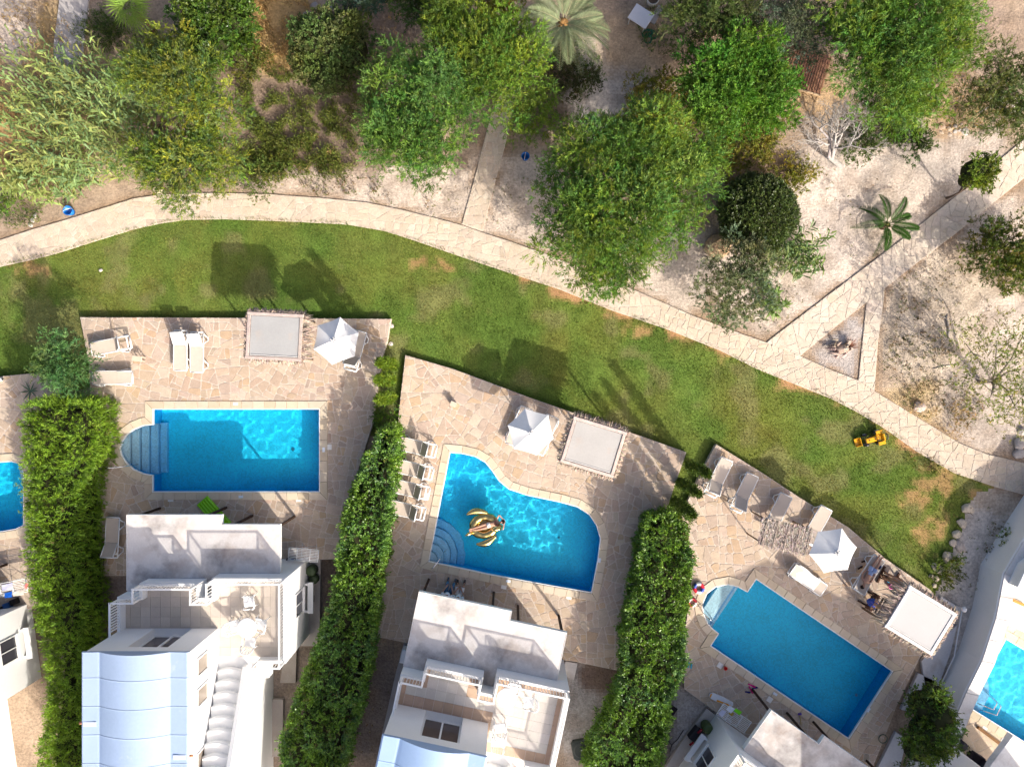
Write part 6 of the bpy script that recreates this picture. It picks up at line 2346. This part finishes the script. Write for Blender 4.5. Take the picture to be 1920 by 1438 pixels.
def drum(r, h, c=DG):
    return [('drum_body', M_PLAIN, lambda mb: mb.lathe([(.001, 0), (r * .92, 0), (r, .06), (r, h - .06), (r * .94, h), (.001, h)], c, (0, 0, 0), 22)), ('lid', M_PLAIN, lambda mb: mb.lathe([(.001, h + .05), (r * .5, h + .045), (r * .86, h + .015), (r * .88, h + .002)], jit(c, .2), (0, 0, 0), 22))]


simple('plastic_drum', 'dark green round drum by the stair villa wall, nearer the drying rack', 'drum', 588, 1066, -.08, 0, drum(.25, .5), 'dark green drums by the villas')
simple('plastic_drum', 'dark green round drum by the stair villa wall, nearer the window ledge', 'drum', 591, 1083, -.08, 0, drum(.23, .35, (.05, .07, .03)), 'dark green drums by the villas')
simple('plastic_drum', 'olive green round drum standing by the corner villa', 'drum', 1322, 1357, -.1, 0, drum(.24, .55, (.065, .10, .03)), 'dark green drums by the villas')
simple('drain_cover', 'dark square drain cover set in the concrete strip', 'drain cover', 583, 1122, -.075, 0, [('cover_plate', M_PLAIN, lambda mb: mb.box(-.16, .16, -.15, .15, 0, .02, (.07, .055, .055), .004))])
simple('tank_lid', 'large dark green square tank cover with a round dished lid on gravel', 'tank cover', 1089, 1402, ZG, 10, [
    ('tank_box', M_PLAIN, lambda mb: mb.prism([(-.42, -.36), (-.30, -.48), (.34, -.46), (.46, -.34), (.44, .36), (.32, .47), (-.32, .46), (-.44, .32)], -.05, .22, (.035, .042, .036), .05)),
    ('round_lid', M_PLAIN, lambda mb: mb.lathe([(.001, .235), (.24, .24), (.30, .26), (.34, .27), (.37, .225)], (.045, .052, .046), (0, 0, 0), 26)),
    ('valve', M_PLASTIC, lambda mb: mb.ball((.02, .02, .25), .035, (.7, .7, .66), 8, 6))])
simple('outdoor_unit', 'white air conditioning unit on the strip beside the swan pool villa', 'appliance', 761, 1222, -.12, -12, [('casing', M_PLASTIC, lambda mb: mb.box(-.16, .16, -.32, .32, .05, .62, (.66, .68, .70), .03)), ('fan_guard', M_PLASTIC, lambda mb: mb.tube([(-.17, -.02, .33), (-.185, -.02, .33)], .21, (.45, .46, .48), 18)), ('foot', M_PLASTIC, lambda mb: mb.box(-.14, .14, -.26, -.20, 0, .048, (.3, .3, .3)).box(-.14, .14, .20, .26, 0, .048, (.3, .3, .3)))])
simple('door_mat', 'black mat lying on gravel beside the glossy hedge', 'mat', 1258, 1334, ZG + .03, 55, [('mat_sheet', M_CLOTH, lambda mb: mb.box(-.36, .30, -.19, .17, 0, .03, (.022, .018, .022), .006))])
simple('grill_box', 'black low box with its lid between the gravel yard and corner villa', 'box', 1302, 1372, -.1, 52, [('box_body', M_PLAIN, lambda mb: mb.box(-.32, .32, -.20, .20, 0, .28, (.018, .017, .022), .02)), ('lid', M_PLAIN, lambda mb: mb.box(-.33, .33, -.21, .21, .282, .32, (.025, .024, .03), .012)), ('handle', M_PLAIN, lambda mb: mb.bar((-.1, -.225, .3), (.1, -.225, .3), .025, .02, (.2, .2, .2)))])
for px, py, lab in ((1312, 1370, 'crimson rubber clog on the black box, nearer the drum'), (1297, 1393, 'crimson rubber clog beside the black box')):
    simple('clog', lab, 'shoe', px, py, .23 if py < 1380 else -.1, 40, [('sole', M_GLOSS, lambda mb: mb.box(-.14, .14, -.05, .05, 0, .03, (.30, .01, .03), .01)), ('upper', M_GLOSS, lambda mb: mb.ball((.05, 0, .045), .06, (.42, .012, .04), 10, 6, (1.4, .95, .7)))], 'crimson rubber clogs')


def flipflop(lab, px, py, deg, col, z=0, L=.13, group=None):
    simple('flip_flop', lab, 'shoe', px, py, z, deg, [('sole', M_CLOTH, lambda mb: mb.prism([(-L, -.035), (-L * .3, -.03), (L * .6, -.05), (L, -.02), (L, .03), (L * .5, .05), (-L * .3, .035), (-L, .035)], 0, .025, col, .006)), ('strap', M_CLOTH, lambda mb: mb.tube([(L * .1, -.045, .02), (L * .6, 0, .055), (L * .1, .045, .02)], .010, jit(col, .3), 6))], group)


flipflop('dark flip flop beside the sunbathing man, nearer his feet', 1620, 1052, 15, (.03, .015, .012), group='dark flip flops')
flipflop('dark flip flop beside the sunbathing man, nearer the parasol', 1613, 1064, 30, (.03, .015, .012), group='dark flip flops')
flipflop('turquoise flip flop by the hedge, one of a pair', 1291, 1246, 80, (.05, .38, .52), group='turquoise flip flops')
flipflop('turquoise flip flop by the hedge, the other of the pair', 1296, 1248, 85, (.05, .36, .50), group='turquoise flip flops')
flipflop('magenta swim fin at the porch post beside the slanted pool, upper one', 1410, 1285, -25, (.62, .02, .22), 0, .2, 'swim fins on the patio')
flipflop('magenta swim fin at the porch post, lower one', 1408, 1293, -60, (.60, .02, .18), 0, .2, 'swim fins on the patio')
flipflop('navy swim fin between the magenta ones', 1416, 1289, 20, (.03, .03, .18), 0, .17, 'swim fins on the patio')
flipflop('navy shoe lying apart from the swim fins', 1402, 1297, -10, (.03, .03, .16), 0, .13)
simple('cup', 'small red cup on the coping stones of the slanted pool', 'cup', 1359, 1251, .03, 0, [('cup_body', M_GLOSS, lambda mb: mb.lathe([(.001, 0), (.06, 0), (.09, .14), (.08, .14), (.055, .01)], (.62, .02, .01), (0, 0, 0), 14)), ('rim', M_GLOSS, lambda mb: mb.tube([(.088 * math.cos(a), .088 * math.sin(a), .14) for a in [k * math.pi / 7 for k in range(15)]], .008, (.7, .05, .03), 5))])
simple('bottle', 'dark blue bottle on the lounger beside the man', 'bottle', 1650, 1063, .37, 60, [('bottle_body', M_GLOSS, lambda mb: mb.tube([(-.10, 0, .04), (.06, 0, .04)], .04, (.01, .03, .12), 10)), ('cap', M_GLOSS, lambda mb: mb.tube([(.062, 0, .04), (.11, 0, .04)], .022, (.7, .7, .7), 8))])


def board(mb):
    mb.prism([(-.62, -.06), (-.50, -.15), (.0, -.17), (.55, -.12), (.62, 0), (.55, .12), (.0, .17), (-.50, .15), (-.62, .06)], .0, .07, (.72, .73, .76), .02)


simple('bodyboard', 'white bodyboard with an orange stripe leaning by the drying rack', 'bodyboard', 1352, 1311, .02, -24, [('board', M_PLASTIC, board), ('stripe', M_GLOSS, lambda mb: mb.prism([(-.2, -.15), (.5, -.105), (.5, -.03), (-.2, -.06)], .072, .076, (.75, .32, .03))), ('nose', M_GLOSS, lambda mb: mb.prism([(-.60, -.05), (-.52, -.12), (-.52, .12), (-.60, .05)], .072, .076, (.70, .30, .04)))])


def ring_segs(name, lab, px, py, z, R_, r_, cols):
    x, y = W(px, py, z)
    root = empty(name, (x, y, z), 0, lab, 'swim ring', 'striped swim rings')
    n = len(cols) * 2
    for k in range(n):
        a0, a1 = 2 * math.pi * k / n, 2 * math.pi * (k + 1) / n
        mb = MB().tube([(R_ * math.cos(a0 + (a1 - a0) * t / 4), R_ * math.sin(a0 + (a1 - a0) * t / 4), r_ + .002) for t in range(5)], r_, cols[k % len(cols)], 10, False)
        part(mb, 'ring_segment', M_GLOSS, root)


ring_segs('swim_ring', 'red white and blue swim ring lying between the hedge and the stair bay', 1309, 1101, .0, .20, .09, [(.55, .02, .04), (.72, .72, .74), (.04, .08, .42)])
ring_segs('swim_ring', 'red and white swim ring half under the hedge by the stair bay', 1297, 1128, .0, .17, .07, [(.60, .04, .05), (.74, .72, .70)])
simple('folding_stand', 'thin metal folding stand beside the swim rings', 'stand', 1306, 1128, 0, -35, [('frame', M_METAL, lambda mb: mb.tube([(-.32, -.1, .02), (0, -.1, .5), (.32, -.1, .02)], .010, (.3, .28, .27), 5).tube([(-.32, .1, .02), (0, .1, .5), (.32, .1, .02)], .010, (.3, .28, .27), 5)), ('crossbar', M_METAL, lambda mb: mb.tube([(-.32, -.1, .02), (-.32, .1, .02)], .01, (.3, .28, .27), 5).tube([(.32, -.1, .02), (.32, .1, .02)], .01, (.3, .28, .27), 5).tube([(0, -.1, .5), (0, .1, .5)], .01, (.3, .28, .27), 5))])
simple('broom', 'broom with yellow handle and purple brush lying beside the slanted pool', 'broom', 1500, 1345, 0, 97, [('handle', M_GLOSS, lambda mb: mb.tube([(-.30, 0, .03), (.15, 0, .03)], .015, (.45, .34, .05), 6)), ('brush', M_CLOTH, lambda mb: mb.box(.15, .24, -.08, .08, 0, .07, (.10, .06, .30), .01))])
simple('laundry_basket', 'dark round laundry basket with blue washing beside the shaded drying rack', 'basket', 549, 1049, .0, 0, [('basket_body', M_PLAIN, lambda mb: mb.lathe([(.001, 0), (.16, 0), (.24, .30), (.22, .30), (.15, .02), (.001, .02)], (.03, .03, .045), (0, 0, 0), 18)), ('washing', M_CLOTH, lambda mb: mb.ball((.04, -.02, .2), .13, (.02, .10, .42), 10, 6, (1, .9, .6)).ball((-.07, .03, .2), .10, (.6, .62, .66), 10, 6, (1, .9, .6)))])
for px, py, c, lab in ((18, 1133, (.03, .09, .25), 'blue crate on the patio edge below the edge drying rack'), (31, 1126, (.02, .018, .02), 'black bag standing below the edge drying rack'), (6, 1141, (.025, .02, .02), 'black bag at the picture edge below the drying rack')):
    simple('crate' if 'crate' in lab else 'bag', lab, 'crate' if 'crate' in lab else 'bag', px, py, 0, 20, [('body', M_CLOTH, lambda mb: mb.box(-.15, .15, -.13, .13, 0, .3, c, .04)), ('handle', M_CLOTH, lambda mb: mb.tube([(-.1, 0, .29), (0, 0, .4), (.1, 0, .29)], .012, jit(c, .3), 6))])
simple('garden_lamp', 'white globe lamp on a short post by the sandy path', 'lamp', 1791, 1134, ZG, 0, [('post', M_PLASTIC, lambda mb: mb.tube([(0, 0, 0), (0, 0, .55)], .03, (.6, .6, .6), 8)), ('globe', M_PLASTIC, lambda mb: mb.ball((0, 0, .66), .13, (.82, .82, .82), 14, 10))])
simple('garden_lamp', 'white lamp tube at the picture edge beside the edge patio', 'lamp', 3, 712, 0, 10, [('tube', M_PLASTIC, lambda mb: mb.tube([(-.3, 0, .12), (.12, 0, .12)], .09, (.72, .72, .72), 14)), ('lens', M_DARK, lambda mb: mb.tube([(.121, 0, .12), (.13, 0, .12)], .06, (.06, .06, .06), 12))])
simple('side_table', 'small brown table under the loungers shade on the swan pool patio', 'table', 845, 748, 0, -30, [('table_top', M_WOOD, lambda mb: mb.box(-.20, .20, -.15, .15, .40, .43, (.30, .25, .22), .006)), ('leg', M_WOOD, lambda mb: mb.bar((-.16, -.11, 0), (-.16, -.11, .4), .03, .03, (.25, .2, .17)).bar((.16, .11, 0), (.16, .11, .4), .03, .03, (.25, .2, .17)).bar((-.16, .11, 0), (-.16, .11, .4), .03, .03, (.25, .2, .17)).bar((.16, -.11, 0), (.16, -.11, .4), .03, .03, (.25, .2, .17)))]) if False else None
simple('side_table', 'low cream side table with a dark shadow between the loungers and gazebo', 'table', 265, 673, 0, -8, [('table_top', M_PLASTIC, lambda mb: mb.box(-.25, .22, -.13, .13, .36, .40, (.60, .49, .38), .01)), ('leg', M_PLASTIC, lambda mb: mb.bar((-.2, -.09, 0), (-.2, -.09, .36), .04, .04, (.6, .5, .4)).bar((.18, .09, 0), (.18, .09, .36), .04, .04, (.6, .5, .4)).bar((-.2, .09, 0), (-.2, .09, .36), .04, .04, (.6, .5, .4)).bar((.18, -.09, 0), (.18, -.09, .36), .04, .04, (.6, .5, .4)))])
simple('side_table', 'stone coloured cube table standing alone on the swan pool patio', 'table', 851, 757, 0, -22, [('table_top', M_CONC, lambda mb: mb.box(-.15, .15, -.12, .12, .36, .40, (.56, .46, .36), .01)), ('leg', M_CONC, lambda mb: mb.box(-.12, .12, -.09, .09, 0, .358, (.54, .44, .34)))])
simple('rattan_chair', 'dark rattan chair under the edge of the white porch by the bright pool', 'chair', 1822, 1418, 0, -30, [('seat', M_CLOTH, lambda mb: mb.box(-.30, .28, -.24, .24, .18, .36, (.03, .025, .035), .04)), ('backrest', M_CLOTH, lambda mb: mb.box(.20, .30, -.24, .24, .362, .72, (.035, .03, .04), .03)), ('armrest', M_CLOTH, lambda mb: mb.box(-.28, .2, -.30, -.242, .16, .55, (.03, .026, .036), .02)), ('armrest', M_CLOTH, lambda mb: mb.box(-.28, .2, .242, .30, .16, .55, (.03, .026, .036), .02)), ('foot', M_CLOTH, lambda mb: mb.box(-.26, .26, -.22, .22, 0, .178, (.02, .02, .02)))])
simple('rattan_stool', 'dark round rattan stool beside the dark chair', 'stool', 1797, 1392, 0, 0, [('stool_body', M_CLOTH, lambda mb: mb.lathe([(.001, .40), (.18, .40), (.22, .36), (.22, .05), (.18, 0)], (.03, .028, .04), (0, 0, 0), 18)), ('cushion', M_CLOTH, lambda mb: mb.lathe([(.001, .45), (.15, .445), (.18, .402)], (.05, .045, .06), (0, 0, 0), 18))])

# ---------------- garden bits along the top edge
simple('white_table', 'tilted white table top beside the green hose', 'table', 1199, 45, ZG, -33, [('table_top', M_PLASTIC, lambda mb: mb.box(-.55, .45, -.40, .40, .62, .66, (.60, .60, .64), .012)), ('leg', M_PLASTIC, lambda mb: mb.bar((-.45, -.32, 0), (-.45, -.32, .62), .05, .05, (.5, .5, .5)).bar((.36, .32, 0), (.36, .32, .62), .05, .05, (.5, .5, .5)).bar((-.45, .32, 0), (-.45, .32, .62), .05, .05, (.5, .5, .5)).bar((.36, -.32, 0), (.36, -.32, .62), .05, .05, (.5, .5, .5)))])
simple('old_board', 'weathered grey board leaning beside the white table', 'board', 1228, 34, ZG, 62, [('board', M_WOOD, lambda mb: mb.box(-.42, .50, -.15, .15, .2, .24, (.36, .33, .31), .006)), ('prop', M_WOOD, lambda mb: mb.box(-.1, .1, -.1, .1, 0, .198, (.25, .22, .2)))])
simple('stone_planter', 'pale rounded stone planter at the top edge behind the white table', 'planter', 1221, 8, ZG, 0, [('planter_body', M_CONC, lambda mb: mb.lathe([(.001, 0), (.22, 0), (.30, .5), (.26, .5), (.2, .1), (.001, .1)], (.50, .48, .44), (0, 0, 0), 20)), ('planter_soil', M_SOIL, lambda mb: mb.lathe([(.001, .44), (.25, .43)], (.1, .07, .05), (0, 0, 0), 20))])
mb = MB()
g = random.Random(3)
pts = []
for k in range(150):
    a = k * .33
    cx, cy = ((-.10, .10), (.13, .05), (-.06, -.14))[(k // 50)]
    rr = .20 + .05 * math.sin(k * .7)
    pts.append((cx + rr * math.cos(a), cy + rr * math.sin(a), .03 + .10 * abs(math.sin(k * .21))))
mb.tube(pts, .020, (.010, .135, .075), 6)
tag(mb.build('garden_hose', M_GLOSS, None, (*W(1217, 69, ZG), ZG)), 'dark green garden hose coiled in loops beside the white table', 'hose')
mb = MB().tube([(.20 * math.cos(a), .20 * math.sin(a), .03) for a in [k * math.pi / 12 for k in range(27)]], .022, (.05, .09, .06), 7)
tag(mb.build('hose_ring', M_GLOSS, None, (*W(1655, 1384), 0)), 'small green hose ring lying at the patio edge by the round tree', 'hose')
mb = MB().tube([(*W(1238, 1373, ZG), ZG + .03), (*W(1250, 1386, ZG), ZG + .04), (*W(1259, 1395, ZG), ZG + .05), (*W(1270, 1385, ZG), ZG + .04), (*W(1281, 1368, ZG), ZG + .03)], .02, (.02, .018, .02), 6)
mb.tube([(*W(1259, 1395, ZG), ZG + .05), (*W(1256, 1408, ZG), ZG + .03)], .02, (.02, .018, .02), 6)
tag(mb.build('irrigation_hose', M_PLAIN), 'black irrigation hose with a tee piece on pale gravel', 'hose')
mb = MB().tube([(*W(188, 1000, ZG), .03), (*W(190, 1020, 0), .03), (*W(195, 1050, 0), .03), (*W(193, 1078, 0), .03)], .016, (.02, .015, .015), 5)
tag(mb.build('cable', M_PLAIN), 'dark cable on the paving beside the lone shaded lounger', 'cable')
x, y = W(1388, 52, .4)
root = empty('old_bench', (x, y, ZG), R(-2), 'dark brown wooden bench half shaded at the top edge', 'bench')
for k in range(4):
    part(MB().box(-.62, .62, -.23 + k * .12, -.12 + k * .12, .42, .46, jit((.10, .055, .035), .2), .006), 'plank', M_WOOD, root)
for s in (-1, 1):
    part(MB().box(s * .5 - .04, s * .5 + .04, -.2, .2, 0, .418, (.08, .045, .03)), 'leg', M_WOOD, root)
x, y = W(1502, 128, ZG + .2)
root = empty('slatted_deck', (x, y, ZG), R(-17), 'reddish brown slatted wooden deck half hidden between trees', 'deck')
for k in range(21):
    xx = -1.2 + k * .118
    part(MB().box(xx, xx + .085, -.95, .95, .16, .19, jit((.27, .135, .085), .15), .006), 'plank', M_WOOD, root)
part(MB().box(-1.25, 1.3, -1.02, -.955, .02, .22, (.52, .38, .24), .01), 'edge_board', M_WOOD, root)
part(MB().box(-1.2, 1.25, .6, .7, 0, .158, (.2, .12, .08)).box(-1.2, 1.25, -.7, -.6, 0, .158, (.2, .12, .08)), 'joist', M_WOOD, root)


# ---------------- rocks
def rock_mesh(seed, col, flat=.6, sub=2):
    bm = bmesh.new()
    bmesh.ops.create_icosphere(bm, subdivisions=sub, radius=1)
    g = random.Random(seed)
    planes = [(Vector((g.gauss(0, 1), g.gauss(0, 1), g.gauss(0, .6))).normalized(), g.uniform(.62, .9)) for _ in range(9)]
    for v in bm.verts:
        p = v.co.copy()
        for n, d in planes:
            q = p.dot(n)
            if q > d:
                p -= n * (q - d) * .9
        v.co = p * (1 + g.uniform(-.035, .035))
        v.co.z *= flat
    me = bpy.data.meshes.new('rock')
    bm.to_mesh(me)
    bm.free()
    at = me.color_attributes.new('Col', 'FLOAT_COLOR', 'CORNER')
    c = np.ones((len(me.loops), 4), np.float32)
    c[:, :3] = col
    at.data.foreach_set('color', c.ravel())
    me.materials.append(M_ROCK)
    return me


def rock(label, px, py, r_px, col, seed, group=None, sx=1.0, sy=1.0, rz=0, name='boulder', cat='rock', me=None):
    r = r_px / PPM
    o = link(name, me or rock_mesh(seed, col), None, (*W(px, py, ZG), ZG + r * .22))
    o.scale = (r * sx, r * sy, r)
    o.rotation_euler = (0, 0, R(rz))
    return tag(o, label, cat, group)


CR = (.60, .51, .40)
for i, (cx, cy, r, sx, sy, rz, lab) in enumerate((
        (375, 275, 62, 1.1, .9, 20, 'wedge shaped cream boulder at the lawn corner, first of the row'), (318, 415, 54, 1.1, .85, 40, 'cream boulder second in the row from the lawn corner'), (268, 512, 50, 1, .95, -30, 'squarish cream boulder third in the boulder row'),
        (238, 603, 42, 1, .95, 10, 'small cream boulder fourth in the boulder row'), (182, 738, 66, .8, 1.2, -20, 'tall cream boulder in the middle of the boulder row'), (117, 857, 48, .95, 1.05, 15, 'rounded cream boulder below the tall one'),
        (70, 945, 38, 1.2, .8, 35, 'small cream boulder near the patio end of the row'), (58, 1010, 27, 1, .95, 0, 'smallest pale boulder at the patio end of the row'), (300, 640, 62, .75, 1.25, -25, 'pinkish rough boulder beside the sandy path'), (58, 832, 34, .9, 1.2, -20, 'mossy pale stone on the lawn side of the row'), (24, 918, 24, 1, 1, 0, 'little stone on the lawn side near the patio'))):
    rock(lab, 1740 + cx / 5.133, 900 + cy / 5.133, r / 5.133, jit(CR if i != 8 else (.58, .48, .41), .06), 200 + i, 'boulders along the end of the lawn', sx, sy, -rz)
rock('large rough orange brown boulder beside the clipped ball bush', 1344, 463, 29, (.47, .32, .20), 230, None, 1.0, .85, 20)
rock('cream rock beside the curved path below the pepper tree', 300, 357, 12, (.60, .50, .36), 231)
rock('pale oval rock at the edge of the flagstone path', 1722, 763, 14, (.60, .48, .41), 232, None, 1.1, .75, -20)
rock('round grey boulder at the picture edge, upper one', 1908, 832, 12, (.46, .41, .37), 233, 'round boulders at the picture edge')
rock('round grey boulder at the picture edge, lower one', 1908, 850, 12, (.48, .43, .39), 234, 'round boulders at the picture edge')
rock('round grey boulder at the picture edge beside the wattle tree', 1915, 808, 9, (.48, .43, .39), 235, 'round boulders at the picture edge')
for i, (cx, cy, r, c, lab) in enumerate(((320, 280, 58, (.46, .34, .25), 'biggest brown stone of the heap under the scrub tree'), (430, 295, 50, (.44, .36, .28), 'second brown stone of the heap'), (505, 268, 38, (.36, .32, .30), 'grey stone of the heap, far side'), (593, 255, 32, (.42, .34, .29), 'small pinkish stone of the heap'), (310, 358, 42, (.47, .37, .28), 'brown stone of the heap, path side, first'), (430, 383, 36, (.48, .39, .32), 'brown stone of the heap, path side, second'), (500, 342, 34, (.44, .41, .39), 'grey stone of the heap, path side'), (560, 322, 30, (.50, .47, .45), 'light grey stone in the middle of the heap'), (640, 345, 56, (.58, .54, .48), 'big whitish stone of the heap'), (655, 270, 26, (.46, .40, .36), 'smallest stone of the heap'), (780, 260, 36, (.60, .53, .47), 'white stone lying apart from the heap'), (372, 335, 24, (.48, .36, .27), 'small filler stone in the heap'))):
    rock(lab, 1720 + cx / 7.19, 200 + cy / 7.19, r / 7.19, c, 250 + i, 'stones in the heap', 1.1, .95, i * 40, 'stone')
for i, (px, py, r, lab) in enumerate(((577, 28, 8, 'grey rock above the mastic bush, first'), (590, 12, 8, 'grey rock above the mastic bush, second'), (623, 17, 7, 'grey rock above the mastic bush, nearest it'), (572, 36, 6, 'small grey rock above the mastic bush'), (1650, 254, 6, 'white stone between the dark shrubs, nearer the white tree'), (1688, 258, 6, 'white stone between the dark shrubs, nearer the heap'), (735, 611, 5, 'white stone on the lawn at the patio corner'), (733, 645, 5, 'pale stone on the grass above the first cypress'), (66, 405, 5, 'white stone in a line by the blue bucket, first'), (62, 413, 5, 'white stone in a line by the blue bucket, second'), (58, 422, 5, 'white stone in a line by the blue bucket, third'), (1200, 152, 5, 'small pale stone beside the golden shrub'), (190, 507, 4, 'small white stone on the open lawn'))):
    rock(lab, px, py, r, (.56, .52, .48) if i > 3 else (.38, .35, .33), 280 + i, None, 1.1, .9, i * 30, 'stone')
ms = [rock_mesh(300 + k, jit((.60, .57, .53), .1), .6, 1) for k in range(5)]
for side, x0, x1 in (('a', 116, 107), ('b', 168, 157)):
    for k in range(19):
        t = k / 18
        rock('small white edging stone along the gravel path at the top edge', x0 + (x1 - x0) * t + rnd.uniform(-2, 2), -4 + 108 * t + rnd.uniform(-1.5, 1.5), rnd.uniform(2.8, 4.6), None, 0, 'white edging stones of the gravel path', rnd.uniform(.9, 1.3), 1, rnd.uniform(0, 180), 'edging_stone', 'stone', ms[k % 5])


# ---------------- root stump in the gravel triangle
def stump():
    g = random.Random(9)
    x, y = W(1576, 655, ZG)
    root = empty('root_stump', (x, y, ZG), 0, 'weathered root stump with dry reddish twigs in the gravel triangle', 'stump')
    mb = MB()
    for k in range(20):
        a = g.uniform(0, 6.28)
        L = g.uniform(.25, .75)
        p = Vector((g.uniform(-.3, .3), g.uniform(-.15, .15), .05))
        e = p + Vector((math.cos(a) * L, math.sin(a) * L * .6, g.uniform(.0, .45)))
        m = p.lerp(e, .5) + Vector((g.uniform(-.15, .15), g.uniform(-.15, .15), g.uniform(.05, .2)))
        mb.tube([p, m, e], [g.uniform(.06, .11), .06, .02], jit((.42, .33, .27), .2, g), 7)
    mb.ball((0, 0, .12), .3, (.34, .26, .21), 12, 7, (1.2, .8, .7))
    part(mb, 'roots', M_BARK, root)
    mb = MB()
    for k in range(170):
        a, q = g.uniform(-.2, 1.9), g.uniform(.2, .62)
        p = Vector((.30 + g.uniform(-.08, .08), .10 + g.uniform(-.08, .08), .12))
        e = p + Vector((math.cos(a) * q, math.sin(a) * q * .9, g.uniform(0, .35)))
        s = Vector((-math.sin(a), math.cos(a), 0)) * .008
        mb.add([p - s, p + s, e], [[0, 1, 2]], jit((.24, .11, .07), .4, g))
    tag(part(mb, 'dry_twigs', M_THATCH, root), kind='stuff')


stump()
bx, by = W(1771, 612, ZG)
mb = MB()
mb.tube([(.1, .9, .05), (.0, .35, .12), (.15, -.2, .10), (.1, -.6, .06)], [.03, .06, .07, .05], (.25, .22, .20), 8)
mb.tube([(0, .35, .12), (-.25, .5, .08), (-.6, .75, .05)], [.05, .04, .02], (.26, .23, .2), 7)
tag(mb.build('fallen_branch', M_BARK, None, (bx, by, ZG)), 'crooked dead branch lying on the sandy ground', 'branch')
mb = MB().tube([(-.5, -.1, .04), (0, .03, .06), (.5, .1, .04)], [.02, .025, .015], (.6, .52, .42), 6)
tag(mb.build('stick', M_BARK, None, (*W(1768, 688, ZG), ZG)), 'bleached straight stick under the wattle tree', 'stick')
mb = MB().tube([(-.3, -.15, .04), (0, .03, .06), (.35, .22, .05)], [.03, .04, .02], (.62, .58, .53), 6)
tag(mb.build('stick', M_BARK, None, (*W(1846, 207, 1.4), 1.45)), 'white broken branch caught in the scrub tree', 'branch')
